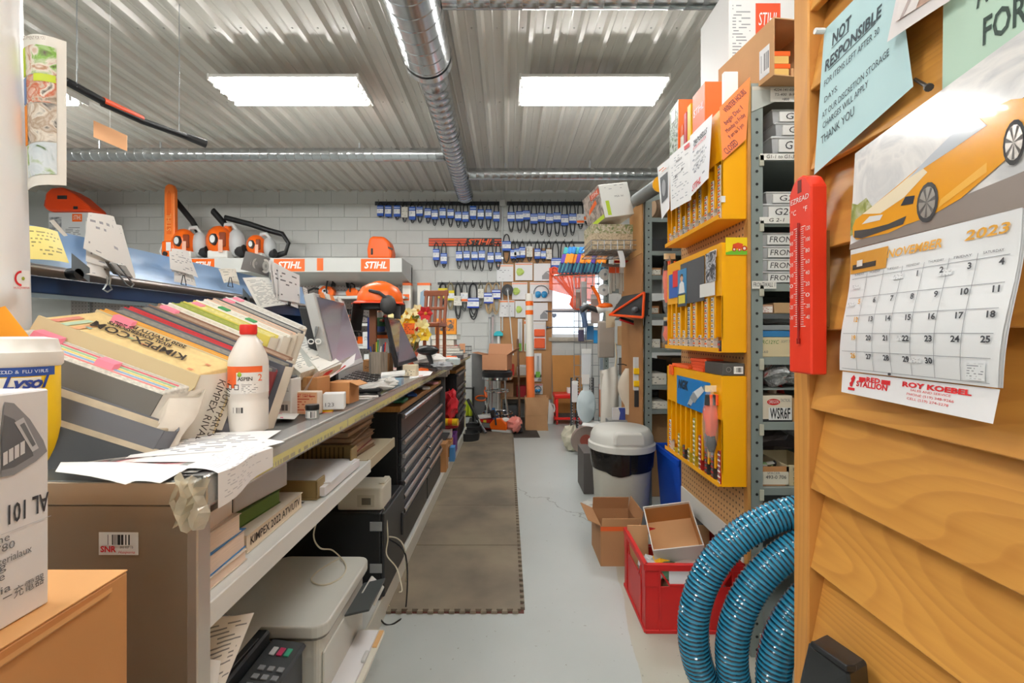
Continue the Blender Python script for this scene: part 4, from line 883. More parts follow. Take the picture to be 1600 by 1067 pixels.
crumple('plastic_bag','large crumpled white plastic bag before the binder pile','bag',668,556,3.35,.26,.3,.10,bagm,9,.3)
crumple('plastic_bag','crumpled grey and white bag beside the far keyboard','bag',690,562,3.1,.16,.2,.05,M('#b9bcc0',.25,alpha=.8),12,.3)
for i,(x0,x1,yt,yb,Y,col,l) in enumerate(((692,716,553,562,3.6,'#cfe0e2','pale blue flat packet at the counter edge beyond the far keyboard'),(690,712,547,554,3.9,'#e9e4dc','white flat packet with orange print beyond the far keyboard'),(696,712,542,548,4.2,'#e8642a','orange flat packet before the binder pile'),(705,722,545,552,4.3,'#4a4d50','grey flat case before the binder pile'))):
    carton('packet',l,'packet',x0,x1,yt,yb,Y,.16,M(col,.5)).location.z = ZT+.001*i
wb_ = thing('wire_basket','small wire basket at the end of the counter','basket',(-.52,5.35,ZT))
bm2 = MB()
for i in range(7): bm2.cyl((-.1+.033*i,-.08,0),(-.1+.033*i,-.08,.10),.002,n=5); bm2.cyl((-.1+.033*i,.08,0),(-.1+.033*i,.08,.10),.002,n=5)
for z in (.002,.05,.10): bm2.tube([(-.1,-.08,z),(.1,-.08,z),(.1,.08,z),(-.1,.08,z)],.0025,5,closed=True)
part(wb_,'wires',bm2,dark,kind='stuff')
o_ = carton('packet','orange and clear packet standing before the wire basket','packet',731,740,528,548,4.9,.05,M('#f0b48a',.4)); o_.location = (-.50,5.1,ZT)
# ================================================================ things under the counter
def under(px,py,x): return UX(px,py,x)
def shelfbox(name,label,cat,y0,y1,x0,x1,z0,z1,mat,rz=0,bevel=.002,group=None):
    """box on the shelves: counter-local extents (x back..front, y along the aisle)"""
    p = ctw((x0+x1)/2,(y0+y1)/2,z0); t = thing(name,label,cat,p,(0,0,CR+rz),group)
    w,d,h = x1-x0,y1-y0,z1-z0; t['w'],t['d'],t['h'] = w,d,h
    part(t,'body',MB().box(-w/2,w/2,-d/2,d/2,0,h),mat,bevel); return t
def pagebook(label,y0,y1,x0,x1,z0,z1,cov,pg,rz=0,group=None,tilt=0):
    p = ctw((x0+x1)/2,(y0+y1)/2,z0); t = thing('book',label,'book',p,(tilt,0,CR+rz),group); w,d,h = x1-x0,y1-y0,z1-z0
    part(t,'page_block',MB().box(-w/2,w/2-.003,-d/2+.002,d/2-.002,.0015,h-.0015),pg); part(t,'cover',MB().box(-w/2,w/2,-d/2,d/2,0,.0015),cov); part(t,'cover',MB().box(-w/2,w/2,-d/2,d/2,h-.0015,h),cov)
    t['w'],t['d'],t['h'] = w,d,h; return t
zs = .7755
pgs = M('#ead6c4',.7,noise=.1,nscale=140,stretch=(.2,.2,3))
g_ = 'books stacked at the near end of the middle shelf'
pagebook('cream paged book lowest in the near stack on the middle shelf',.035,.20,-.26,-.03,zs,zs+.022,M('#d8c9b8',.6),pgs,0,g_)
pagebook('cream paged book second in the near stack on the middle shelf',.04,.205,-.26,-.035,zs+.0225,zs+.062,M('#3c78ae',.5),pgs,R(2),g_)
pagebook('thick cream book with a blue line, third in the near stack',.035,.195,-.255,-.04,zs+.0625,zs+.10,M('#e3d3c4',.6),pgs,R(-1),g_)
pagebook('white paged book topmost of the near stack on the middle shelf',.03,.18,-.25,-.045,zs+.1005,zs+.135,M('#e8dcd2',.6),M('#e9dfd8',.7),R(4),g_)
pagebook('brown covered magazine lying on the near book stack',.03,.15,-.24,-.07,zs+.1355,zs+.15,M('#6d4530',.5),M('#b5713f',.6),R(10),g_)
t = pagebook('white parts catalogue with bold lettering on its page edge on the shelf',.22,.49,-.22,-.045,zs,zs+.04,M('#d7cbb9',.6),M('#e6d7c0',.7),R(1))
text(t,'KIMPEX 2022 ATV/UTV',M('#33281f',.7),.026,mx=MX(((0,0,1,t['w']/2-.002),(1,0,0,0),(0,1,0,.02),(0,0,0,1))),w=.24,bold=.0004)
t = pagebook('green box marked A1 on the white parts catalogue',.235,.42,-.23,-.075,zs+.0405,zs+.073,M('#4d6b2b',.5),M('#5a7a33',.5),R(-4)); 
text(t,'A1',M('#e8b92a',.5),.026,loc=(-.01,-t['d']/2-.001+.002-.0015,.016),w=.022); part(t,'end_panel',MB().box(-t['w']/2,t['w']/2,-t['d']/2-.0002,-t['d']/2+.001,0,t['h']),M('#4d6b2b',.5))
t = shelfbox('carton','black and white box on the green box on the middle shelf','box',.26,.46,-.25,-.08,zs+.0735,zs+.135,M('#cfd0d6',.5),R(-6)); part(t,'black_end',MB().box(-t['w']/2+.06,t['w']/2-.002,-t['d']/2-.0006,-t['d']/2+.001,.002,t['h']-.002),black); part(t,'dark_top',MB().box(-t['w']/2+.003,t['w']/2-.003,-t['d']/2+.003,t['d']/2-.003,t['h']-.001,t['h']+.0008),M('#3e2f2b',.6))
t = shelfbox('carton','pinkish brown box behind the black and white box','box',.24,.40,-.345,-.255,zs,zs+.13,M('#9c7b6a',.6))
# tan letter trays with sheets
ty = thing('letter_tray','tan letter tray holding white sheets on the middle shelf','tray',ctw(-.15,.71,zs),(0,0,CR)); tan = M('#8f7a4e',.4)
part(ty,'floor_panel',MB().box(-.16,.12,-.17,.17,0,.004),tan); 
for y0,y1,h in ((-.17,-.164,.055),(.164,.17,.075)): part(ty,'side_panel',MB().box(-.16,.12,y0,y1,.004,h),tan,.002)
part(ty,'back_panel',MB().box(-.16,-.154,-.164,.164,.004,.075),tan)
part(ty,'front_corner',MB().box(.114,.12,-.17,-.11,.004,.055),tan,.002); part(ty,'front_corner',MB().box(.114,.12,.11,.17,.004,.075),tan,.002)
sl = MB()
for i in range(14): sl.box(-.14+.016*i,-.134+.016*i,.1632,.1645,.012,.068)
part(ty,'slots',sl,M('#5d4e30',.5),kind='stuff')
part(ty,'white_sheets',MB().box(-.14,.135,-.15,.15,.0045,.03),M('#e9e9ec',.6)); part(ty,'white_sheets',MB().obb((-.13,-.13,.0305),(.27,.01,0),(-.01,.26,0),(0,0,.004)),M('#f1f1f3',.6))
# brown folders behind
zf = zs
for i,(l,dz,col) in enumerate((('brown folder lowest of the pile beyond the letter tray',.02,'#8a6a52'),('dark red book second of the pile beyond the letter tray',.03,'#7c2f2a'),('brown dog eared folder third beyond the letter tray',.022,'#9a7658'),('brown dog eared folder fourth beyond the letter tray',.02,'#7e5f49'),('tan dog eared folder fifth beyond the letter tray',.022,'#a38468'),('brown dog eared folder topmost beyond the letter tray',.018,'#84654e'))):
    p = ctw(-.19,1.10,zf) if False else ctw(-.18,.80+.10,zf)
    t = thing('folder',l,'folder',ctw(-.2,1.05,zf),(0,0,CR+R((i*29) % 11-5)),'folders beyond the letter tray'); zf += dz+.0005
    part(t,'cover',MB().box(-.12,.13,-.15,.15,0,.002),M(col,.7)); part(t,'papers',MB().sheet(lambda u,v: V((-.12+.255*u,-.149+.298*v,.0025+dz*.8+.004*sin(9*u+i)*u)),6,2).box(-.12,.125,-.148,.148,.002,dz*.8),M('#b39a80',.8,noise=.3,nscale=200,stretch=(.1,.1,4)))
part(ct,'rear_shelf',MB().box(-.36,-.012,.955,1.32,.752,.774).box(-.018,-.008,.955,1.32,.736,.778),M('#b9ad92',.5),.002)
# white multifunction printer
zd = .1015
pr = thing('office_printer','white multifunction printer on the bottom shelf under the counter','printer',ctw(-.21,.80,zd),(0,0,CR)); pw_ = M('#dcddd6',.4)
def rbox(x0,x1,y0,y1,z0,z1,r=.03):
    pts = []
    for cx,cy,a0 in ((x1-r,y1-r,0),(x0+r,y1-r,90),(x0+r,y0+r,180),(x1-r,y0+r,270)):
        for k_ in range(5): g = R(a0+k_*22.5); pts.append((cx+r*cos(g),cy+r*sin(g)))
    return MB().prism(pts,'z',z0,z1)
part(pr,'body',rbox(-.15,.165,-.20,.20,0,.235,.02),pw_,.003)
part(pr,'scanner_lid',rbox(-.16,.185,-.215,.215,.245,.282,.04),pw_,.005,seg=2); part(pr,'seam',rbox(-.155,.178,-.208,.208,.236,.2445,.035),M('#8b8c88',.5))
part(pr,'output_flap',MB().obb((.17,-.02,.19),(.085,0,.02),(0,.20,0),(0,0,.008)),M('#4a4f50',.4),.002)
part(pr,'control_panel',MB().obb((.185,.10,.20),(.05,0,-.045),(0,.12,0),(.006,0,.006)),pw_,.003); part(pr,'display',MB().obb((.1935,.12,.2005),(.036,0,-.032),(0,.06,0),(.001,0,.001)),M('#5f6e7d',.2))
part(pr,'front_door',MB().box(.165,.172,-.19,.05,.03,.19),pw_,.003)
part(pr,'paper_tray',rbox(.17,.265,-.19,.14,.034,.046,.012),M('#e3e1d4',.4),.002); part(pr,'paper',MB().box(.172,.245,-.17,.12,.0465,.056),M('#f2f2f5',.6)); part(pr,'tray_edge',MB().box(.246,.262,.04,.13,.0465,.0495),M('#e0b47c',.6)); part(pr,'tray_guide',MB().box(.236,.25,-.05,.0,.0565,.066),M('#d7d9d8',.4),.002)
# black fax machine
fx = thing('fax_machine','black office fax machine with keypad on the bottom shelf','printer',ctw(-.22,.325,zd),(0,0,CR)); bk = M('#2c3034',.4)
part(fx,'body',rbox(-.14,.14,-.24,.245,0,.25,.015),bk,.003)
part(fx,'document_feeder',MB().obb((-.14,-.1,.2515),(.19,0,0),(0,.33,0),(0,0,.045)),bk,.006); part(fx,'feeder_tray',MB().obb((-.11,-.05,.298),(.15,0,.008),(.01,.22,.0),(0,0,.004)),M('#3b3f44',.3),.002)
part(fx,'cover_sheet',MB().obb((-.07,.06,.3055),(.10,0,.005),(.0,.16,0),(0,0,.0006)),print_mat('#d9d9d4','#9a9a98',8,6,.4)); part(fx,'clear_guide',MB().sheet(lambda u,v: V((-.09+.03*sin(pi*u),.02+.2*v,.304+.05*u)),5,2),M('#aeb3b8',.1,alpha=.5),smooth=True)
part(fx,'keypad_panel',MB().obb((.055,-.20,.255),(.10,0,-.012),(0,.43,0),(0,0,.016)),M('#3a3d40',.45),.006)
kp = lambda u,v: V((.055+.1*u,-.20+.43*v,.2716-.012*u))
for j in range(4):
    for i in range(3): p = kp(.25+i*.25,.50+j*.07); part(fx,'key',MB().obb(p,(.016,0,-.002),(0,.016,0),(0,0,.004)),M('#8d9195',.4),.001)
for i in range(4): p = kp(.2+i*.18,.38); part(fx,'key',MB().obb(p,(.011,0,-.001),(0,.02,0),(0,0,.004)),M('#6f7377',.4),.001)
for i,col in enumerate(('#d5d7d9','#b8325a','#3fa382')): p = kp(.25+i*.2,.84); part(fx,'key',MB().obb(p,(.014,0,-.002),(0,.03,0),(0,0,.004)),M(col,.4),.001)
p = kp(.15,.12); part(fx,'display',MB().obb(p,(.06,0,-.007),(0,.09,0),(0,0,.003)),M('#86a0ad',.15))
part(fx,'front_opening',MB().box(.135,.1412,-.14,.12,.08,.19),M('#0d0e0f',.6))
def bsheet(label,pts,Ys,mat,cat='paper',bulge=.01): return leaf('paper_sheet',label,[U(px,py,y) for (px,py),y in zip(pts,Ys)],mat,cat,bulge)
bsheet('printed form leaning in front of the fax machine',[(312,1100),(352,1068),(397,957),(312,975)],(.86,.90,1.0,.93),print_mat('#ebe7de','#8b8b88',16,6,.7))
bsheet('brown and white printed sheet behind the leaning form',[(312,1050),(330,1040),(372,962),(312,970)],(.90,.92,1.03,.96),print_mat('#e3dccf','#a4623a',14,6,.5))
bsheet('blank white sheet lowest beside the corner post',[(310,1100),(338,1085),(345,1032),(311,1028)],(.84,.87,.90,.86),white)
# black cube cabinet with a beige device on it, toolboxes
sf = thing('black_cabinet','low black cabinet with grey hinges beyond the white printer','cabinet',ctw(-.30,1.22,zd),(0,0,CR)); bkm = M('#1d1f21',.42)
part(sf,'body',MB().box(-.18,.26,-.02,.36,0,.375),bkm,.004); part(sf,'door',MB().box(.2605,.275,-.01,.35,.01,.37),M('#2f3133',.4),.003)
for z in (.30,.12): part(sf,'hinge',MB().box(.215,.268,-.0235,-.0202,z,z+.04),M('#a7abae',.4,.4),.002); 
part(sf,'door_handle',MB().box(.2755,.285,.28,.30,.15,.26),dark,.002)
dv = thing('beige_device','beige electronic box with a small window on the black cabinet','device',ctw(-.13,1.30,zd+.3765),(0,0,CR)); bg = M('#d5d0c0',.45)
part(dv,'body',rbox(-.11,.09,-.07,.09,0,.098,.015),bg,.006,seg=2); part(dv,'window',MB().box(.0,.04,-.0715,-.0695,.025,.055),M('#6f6a5d',.3)); part(dv,'recess',MB().box(-.02,.055,-.0708,-.0696,.015,.068),M('#c2bca9',.5)); part(dv,'shoulder',MB().box(.06,.088,-.02,.07,.0985,.11),bg,.004)
hdl = M('#d4d6da',.22,.9)
def toolbox(name,label,y0,y1,xf,h,left_frac=.56,top='#c08a45',body='#303235',dark_handles=False):
    """roller cabinet with two banks of drawers facing the aisle"""
    w = y1-y0; t = thing(name,label,'cabinet',ctw(xf,y0,zd),(0,0,CR+MX_R)); bd = M(body,.3,.3); hm_ = M('#6f7478',.3,.6) if dark_handles else hdl
    part(t,'carcass',MB().box(0,w,.012,.46,0,h-.032),M('#1b1d1f',.4),.004); part(t,'worktop',MB().box(-.008,w+.008,-.004,.47,h-.031,h),wood_mat(top,'#8f5c26','X',7,.45),.003)
    n = 0
    def drawer(x0,x1,z0,z1):
        d = part(t,'drawer',MB().box(x0+.004,x1-.004,-.004,.0115,z0+.003,z1-.003),bd,.002)
        part(d,'handle',MB().prism([(-.022,z1-.032),(-.005,z1-.030),(-.005,z1-.006),(-.020,z1-.004),(-.026,z1-.016)],'x',x0+.012,x1-.012),hm_,.002)
    z = h-.04; drawer(.015,w-.015,z-.135,z); z -= .137; drawer(.015,w-.015,z-.07,z); z -= .072
    m_ = .015+(w-.03)*left_frac; zb = .17; nrow = 5; rh = (z-zb)/nrow
    for r in range(nrow):
        for a_,b_ in ((.015,m_-.006),(m_+.006,w-.015)): drawer(a_,b_,z-rh*(r+1),z-rh*r)
    for a_,b_ in ((.015,m_-.006),(m_+.006,w-.015)):
        part(t,'door',MB().box(a_+.004,b_-.004,-.004,.0115,.02,zb-.004),M('#27292b',.35,.3),.002)
    return t
toolbox('tool_cabinet','near black tool cabinet with chrome drawer pulls and wooden top',1.60,2.93,-.055,.775)
toolbox('tool_cabinet','far black tool cabinet with dark drawer pulls under the counter end',3.92,4.72,-.05,.775,.5,'#b5813f','#2b2d30',True)
# oddments on the wooden tool cabinet top
for i,(px,py,Y,col,l) in enumerate(((600,632,2.5,'#3f8f6a','green marker on the near tool cabinet top'),(628,619,2.75,'#2f5fae','blue and green clip on the near tool cabinet top'),(655,609,3.1,'#e2e6ea','white and blue tape roll on the near tool cabinet top'),(672,600,3.4,'#e9a9b4','pink and white packet on the near tool cabinet top'))):
    p = ctw(-.085,(Y-.76),zd+.776); solo('oddment',l,'tool',MB().box(-.03,.03,-.06,.06,0,.018),M(col,.5),p,(0,0,R(20*i)),bevel=.005)
# between the two tool cabinets, on the base deck
def deckbox(label,px0,px1,py0,py1,Y,d,mat,**kw):
    t = carton('carton',label,'box',px0,px1,py0,py1,Y,d,mat,**kw); return t
deckbox('brown carton on the base deck just past the near tool cabinet',681,697,752,796,3.78,.14,card).location.z = zd
t = thing('open_carton','open brown carton with white packets beside the near tool cabinet','box',ctw(-.16,3.30,zd)); open_box(t,.2,.16,.13,card_l,flaps=(('f',R(70)),('r',R(50))),fl=.06)
crumple('plastic_bag','white packet sticking out of the open brown carton','bag',690,730,4.1,.1,.1,.08,white,4,.2,z=zd+.10)
deckbox('brown carton stacked behind the open carton on the deck',688,706,708,735,4.25,.2,card).location.z = zd
deckbox('white roll carton on top of the brown cartons',688,705,690,703,4.28,.1,M('#e2e2dd',.5)).location.z = zd+.165
deckbox('purple carton beside the far tool cabinet',704,711,682,712,4.35,.2,M('#6a3488',.5)).location.z = zd
deckbox('blue and white carton at the deck edge',702,710,722,744,4.1,.1,M('#4a8fd0',.5)).location.z = zd
crumple('red_bag','red plastic bag in the gap between the tool cabinets','bag',704,660,4.45,.14,.2,.27,M('#c92a35',.35),8,.25,z=.42)
crumple('red_bag','dark red cloth folded under the red bag','bag',700,680,4.4,.2,.2,.09,M('#a8222c',.6),9,.15,z=.33)
yt = thing('yellow_tube','yellow tube lying on the red cloth between the tool cabinets','tube',U(706,659,4.3)); part(yt,'body',MB().cyl((-.09,0,0),(.06,-.02,0),.034,n=16),M('#e8bf1f',.4)); part(yt,'label',MB().cyl((-.03,-.008,0),(.01,-.013,0),.0345,n=16,cap=False),orange)
part(ct,'support_shelf',MB().box(-.5,-.06,2.99,3.9,.31,.325),M('#3c3e40',.5))
# open shelf bay past the far cabinet
sb = thing('bay_shelf','narrow shelf bay with odds and ends at the counter end','shelf',ctw(-.05,4.745,zd),(0,0,CR+MX_R))
part(sb,'side_panel',MB().box(.12,.135,0,.4,0,.85),M('#d8cfae',.6)); 
for z in (.2,.42,.62): part(sb,'shelf_board',MB().box(.0,.12,0,.4,z,z+.015),M('#a8957a',.6))
for i,(z,col,l) in enumerate(((.216,'#d8d23a','yellow packet on the lowest board of the counter end bay'),(.436,'#6b7a4a','green box on the middle board of the counter end bay'),(.636,'#cfa06a','tan box on the upper board of the counter end bay'))):
    p = sb.matrix_basis @ V((.055,.06,z)) if False else ctw(-.10,4.80,zd+z); solo('packet',l,'packet',MB().box(-.05,.05,-.035,.045,0,.1),M(col,.5),p,bevel=.003)
# cables by the black cabinet and on the printer
def cable(label,pts,r,mat,n=6):
    # smooth the pixel polyline (Catmull-Rom)
    P = [V(p) for p in pts]; out = []
    for i in range(len(P)-1):
        p0,p1,p2,p3 = P[max(i-1,0)],P[i],P[i+1],P[min(i+2,len(P)-1)]
        for k_ in range(6):
            t_ = k_/6; out.append(.5*((2*p1)+(p2-p0)*t_+(2*p0-5*p1+4*p2-p3)*t_**2+(3*p1-p0-3*p2+p3)*t_**3))
    out.append(P[-1]); return solo('cable',label,'cable',MB().tube(out,r,n),mat,smooth=True)
wm = M('#d9d3bd',.5); zl_ = zd+.285
L_ = lambda px,py: UZ(px,py,zl_)
cable('beige cable looping over the white printer lid',[U(501,798,1.62),U(490,835,1.6),U(500,856,1.62),L_(520,868)+V((0,0,.02)),L_(540,882),L_(533,902),L_(505,914),L_(486,906),L_(500,890),L_(530,872)],.0028,wm)
fl = lambda px,py: UZ(px,py,.006)
cable('beige cable hanging down from the beige device to the floor',[U(590,786,2.0),U(602,800,2.02),U(606,840,2.0),U(604,866,1.98),U(620,888,1.95),U(628,920,1.9),U(624,925,1.85)],.003,wm)
cable('second beige cable looping at the counter foot',[U(604,838,2.05),U(622,842,2.03),U(633,862,2.0),fl(634,910),fl(628,936),fl(610,948),fl(585,949)+V((0,0,.1))],.003,wm)
cable('black cable lying in a loop on the mat corner',[U(604,840,2.06),U(634,868,2.0),fl(634,950),fl(622,970),fl(600,974),fl(575,970)+V((0,0,.1))],.0035,black)
lt = thing('cable_tag','small white tag on the cables at the mat corner','tag',fl(606,948)); part(lt,'tag',MB().box(-.02,.02,-.02,.02,.004,.006),white); part(lt,'eyelet',MB().cyl((-.012,.01,.004),(-.012,.01,.0068),.003),steel)
# ---------------------------------------------------------------- puzzle mat on the floor
mt = thing('floor_mat','long worn brown puzzle mat along the counter','mat',(-.247,2.05,0),(0,0,0)); TS = .617
matm = N('m_mat'); n1 = matm.n('TexNoise'); n1.inputs['Scale'].default_value = 2.5; n1.inputs['Detail'].default_value = 7; matm.L(matm.tc.outputs['Object'],n1.inputs['Vector']); oi = matm.n('ObjectInfo'); sh = matm.n('VectorMath',operation='ADD'); matm.L(matm.tc.outputs['Object'],sh.inputs[0]); matm.L(oi.outputs['Location'],sh.inputs[1]); matm.L(sh.outputs[0],n1.inputs['Vector'])
cr_ = matm.n('ValToRGB'); cr_.color_ramp.elements[0].position = .33; cr_.color_ramp.elements[0].color = lin('#6b6154'); cr_.color_ramp.elements[1].position = .62; cr_.color_ramp.elements[1].color = lin('#8b7f6c'); matm.L(n1.outputs[0],cr_.inputs[0])
matm.L(cr_.outputs[0],matm.b.inputs['Base Color']); matm.b.inputs['Roughness'].default_value = .75
def teeth(n,L_,out):   # dovetail edge along +u, tabs to -v
    pts = []; p = L_/n
    for i in range(n): pts += [(p*i+p*.30,0),(p*i+p*.22,-out),(p*i+p*.78,-out),(p*i+p*.70,0)]
    return pts
NT = 13
def tile_outline(near=True):
    e = teeth(NT,TS,.019); o = []
    o += [(x,y) for x,y in [(0,0)]+(e if near else [])]                                   # near edge (tabs out)
    o += [(TS-y,x) for x,y in [(0,0)]+e]                                # right edge
    o += [(TS-x,TS-.0) for x,y in [(0,0)]]                              # far edge straight
    o += [(0+y,TS-x) for x,y in [(0,0)]+e]                              # left edge
    return o
h_ = .012
mbt = MB()
def tile_mesh(near):
  to = tile_outline(near); n = len(to); mbt.v = [V((x,y,0)) for x,y in to]+[V((x,y,h_)) for x,y in to]; mbt.uv = [(0,0)]*(2*n)
  mbt.f = [tuple(range(n,2*n))]+[(i,(i+1) % n,n+(i+1) % n,n+i) for i in range(n)]
  return tile_bake()
def tile_bake():
    bm = bmesh.new(); vs = [bm.verts.new(p) for p in mbt.v]; fs = [bm.faces.new([vs[i] for i in f]) for f in mbt.f]
    bmesh.ops.recalc_face_normals(bm,faces=bm.faces); bmesh.ops.triangulate(bm,faces=[f for f in bm.faces if len(f.verts) > 4])
    me = bpy.data.meshes.new('tile'); bm.to_mesh(me); bm.free(); me.materials.append(matm.m); return me
tm_ = tile_mesh(True); tm2_ = tile_mesh(False)
for i in range(6):
    o = obj('tile',tm2_ if i else tm_,mt,(-.308,i*(TS+.005),.0005+.0006*(i % 2)))
tb2 = MB()
# reddish bevel skirt seen under the tabs
part(mt,'underlay',MB().box(-.308-.015,.309+.015,-.015,TS*6,0,.0004),M('#5a2f26',.8))
rm = thing('rubber_mat','dark ribbed rubber mat under the clutter at the far end','mat',(.02,6.1,0),(0,0,R(2)))
part(rm,'sheet',MB().box(-.55,.36,-.62,.7,0,.006),M('#4b4640',.8)); rb_ = MB()
for i in range(60): rb_.box(-.54+.0148*i,-.534+.0148*i,-.61,.69,.006,.009)
part(rm,'ribs',rb_,M('#3c3833',.8),kind='stuff')
# ---------------------------------------------------------------- clutter beyond the mat
for i,(px,py,Y,r,l) in enumerate(((732,689,5.35,.125,'nearer black plastic ring on the mat by the counter end'),(737,678,5.75,.13,'farther black plastic ring behind the nearer one'))):
    p = U(px,py,Y); p.z = .0125
    t = thing('plastic_ring',l,'ring',p); part(t,'rim',MB().lathe([(r-.02,0),(r,.0),(r+.008,.05),(r+.008,.085),(r-.006,.09),(r-.012,.05),(r-.03,.03),(r-.03,0)],28),rubber,smooth=True); part(t,'hub',MB().lathe([(.05,0),(.055,.03),(.03,.045),(0,.045)],20),rubber,smooth=True)
    for k_ in range(4): g = pi/2*k_+.5; part(t,'spoke',MB().obb((.04*cos(g),.04*sin(g),.012),((r-.06)*cos(g),(r-.06)*sin(g),0),(-.02*sin(g),.02*cos(g),0),(0,0,.02)),rubber)
bl_ = thing('leaning_bar','black tool handle with a chrome end leaning by the rings','tool',(0,0,0)); part(bl_,'shaft',MB().tube([U(731,624,5.9),U(747,656,5.75)],.022,10),black); part(bl_,'chrome_sleeve',MB().tube([U(747,656,5.75),U(751,664,5.72)],.024,10),chrome); part(bl_,'lower_shaft',MB().tube([U(751,664,5.72),U(759,676,5.66)],.018,10),M('#8d9196',.3,.7))
gs = thing('grey_post','dark grey sheet metal post standing at the counter end','post',U(746,620,6.35)); gs.location.z = 0; part(gs,'sheet',MB().box(-.08,.10,0,.09,.0,.98),M('#77797a',.4,.3,noise=.2,nscale=4),.004); part(gs,'foot',MB().box(-.09,.11,-.02,.11,0,.01),grey)
cab = thing('black_stand','black metal stand with green bottles behind the leaning bar','stand',U(731,660,6.2)); cab.location.z = 0
for x in (-.06,.07):
    for y in (0,.12): part(cab,'leg',MB().box(x-.008,x+.008,y,y+.016,0,.52),black)
part(cab,'shelf_board',MB().box(-.07,.08,0,.136,.12,.13),black); part(cab,'top_board',MB().box(-.07,.08,0,.136,.5,.51),black)
for x in (-.03,.03): solo('green_bottle','yellow green bottle on the black stand, %s one' % ('left' if x < 0 else 'right'),'bottle',MB().lathe([(.03,0),(.03,.15),(.012,.19),(.012,.21),(0,.21)],14),M('#b7cc2c',.35),(cab.location.x+x,6.27,.1305),smooth=True)
# chrome bar stool with a flapped carton on its seat
bs = thing('bar_stool','chrome bar stool with black seat carrying a flapped carton','stool',U(777,650,6.15)); bs.location.z = .006
part(bs,'seat',MB().lathe([(.19,.66),(.205,.69),(.205,.735),(.18,.76),(0,.765)],28),black,smooth=True); part(bs,'seat_band',MB().lathe([(.195,.63),(.21,.64),(.21,.67),(.195,.68)],28),chrome,smooth=True)
for g in (R(45),R(135),R(225),R(315)): part(bs,'leg',MB().tube([(.15*cos(g),.15*sin(g),.64),(.165*cos(g),.165*sin(g),.35),(.24*cos(g),.24*sin(g),.0)],.013,10),chrome,smooth=True)
for z,r in ((.48,.16),(.18,.205)): part(bs,'foot_ring',MB().tube([(r*cos(2*pi*i/24),r*sin(2*pi*i/24),z) for i in range(24)],.012,8,closed=True),chrome,smooth=True)
fc_ = thing('open_carton','brown carton with open flaps on the bar stool','box',(bs.location.x+.0,6.15,.775),(0,0,R(-14))); open_box(fc_,.34,.28,.20,M('#b8835f',.7),flaps=(('l',R(80)),('r',R(55)),('b',R(20))),fl=.15)
# trimmers and saws on the floor
def chainsaw(name,label,cat,loc,rot,s=1.0,bar=.38,scab=False,grp=None):
    t = thing(name,label,cat,loc,rot,grp); t.scale = (s,s,s)
    part(t,'engine_housing',MB().prism([(-.13,.03),(.10,.03),(.12,.10),(.06,.17),(-.06,.18),(-.13,.12)],'y',-.065,.065),orange,.014,seg=2)
    part(t,'fuel_tank',MB().prism([(-.20,.0),(.08,.0),(.10,.03),(-.18,.05)],'y',-.06,.06),M('#e4e4e0',.4),.008); part(t,'starter_cover',MB().cyl((-.02,-.066,.09),(-.02,-.082,.09),.05,.046,n=20),M('#dadcdc',.4)); part(t,'air_filter',MB().blob((-.09,0,.16),.06,.055,.035),M('#e6e6e3',.4),smooth=True)
    part(t,'rear_handle',MB().tube([(-.12,0,.13),(-.22,0,.15),(-.31,0,.11),(-.32,0,.03),(-.24,0,.01),(-.17,0,.02)],.017,10),orange_d if s < 0 else M('#3a3b3c',.5),smooth=True)
    part(t,'front_handle',MB().tube([(.02,-.09,.03),(.01,-.10,.14),(.02,-.08,.25),(.03,0,.27),(.03,.08,.24),(.01,.09,.10)],.012,8),dark,smooth=True); part(t,'hand_guard',MB().obb((.075,-.08,.18),(0,.16,0),(.025,0,.10),(.008,0,-.002)),black,.004)
    part(t,'starter_knob',MB().cyl((-.02,-.083,.10),(-.02,-.10,.10),.016,n=12),black)
    if bar:
        if scab: part(t,'scabbard',MB().prism([(.10,.03),(.12+bar,.03),(.15+bar,.07),(.12+bar,.11),(.10,.12)],'y',.01,.055),orange,.012,seg=2)
        else:
            pts = [(.10,.045),(.10,.105)]+[(.11+bar+.03*cos(g),.075+.03*sin(g)) for g in [R(90-20*i) for i in range(10)]]
            part(t,'guide_bar',MB().prism(pts,'y',.03,.036),M('#c9cbcb',.3,.7)); part(t,'chain',MB().tube([(x,.033,z) for x,z in [pts[0]]+[(.11+bar+.033*cos(g),.075+.033*sin(g)) for g in [R(-90+20*i) for i in range(10)]]+[(.10,.108)]],.005,6),M('#55585a',.4,.6))
    return t
chainsaw('chainsaw','orange and grey chainsaw lying on the rubber mat','saw',U(778,668,5.8).xyz*0+V((U(780,668,5.8).x,5.8,.010)),(R(0),0,R(160)),.95,.3)
pb = crumple('pink_bag','pink plastic bag lying on the rubber mat','bag',804,665,5.75,.20,.26,.19,M('#eb8f84',.35),21,.22,z=.010)
t = thing('red_toolbox','red toolbox with a white lid on the rubber mat','box',(U(758,655,6.0).x,6.0,.010)); part(t,'body',MB().box(-.10,.10,-.08,.08,0,.13),red,.006); part(t,'lid',MB().obb((-.105,-.085,.131),(.21,0,.02),(0,.17,0),(0,0,.03)),M('#e5e5e5',.4),.004); part(t,'latch',MB().box(-.02,.02,-.087,-.081,.09,.125),M('#d8c73a',.4),.002)
for i,(px,Y,col,l) in enumerate(((771,6.3,'#1f5f9c','blue spray bottle standing behind the stool'),(757,6.55,'#3c3e40','black pot standing behind the red toolbox'))):
    solo('floor_bottle',l,'bottle',MB().lathe([(.06,0),(.065,.02),(.065,.14),(.025,.19),(.02,.22),(0,.22)],18),M(col,.35),(U(px,600,Y).x,Y,.010),smooth=True)
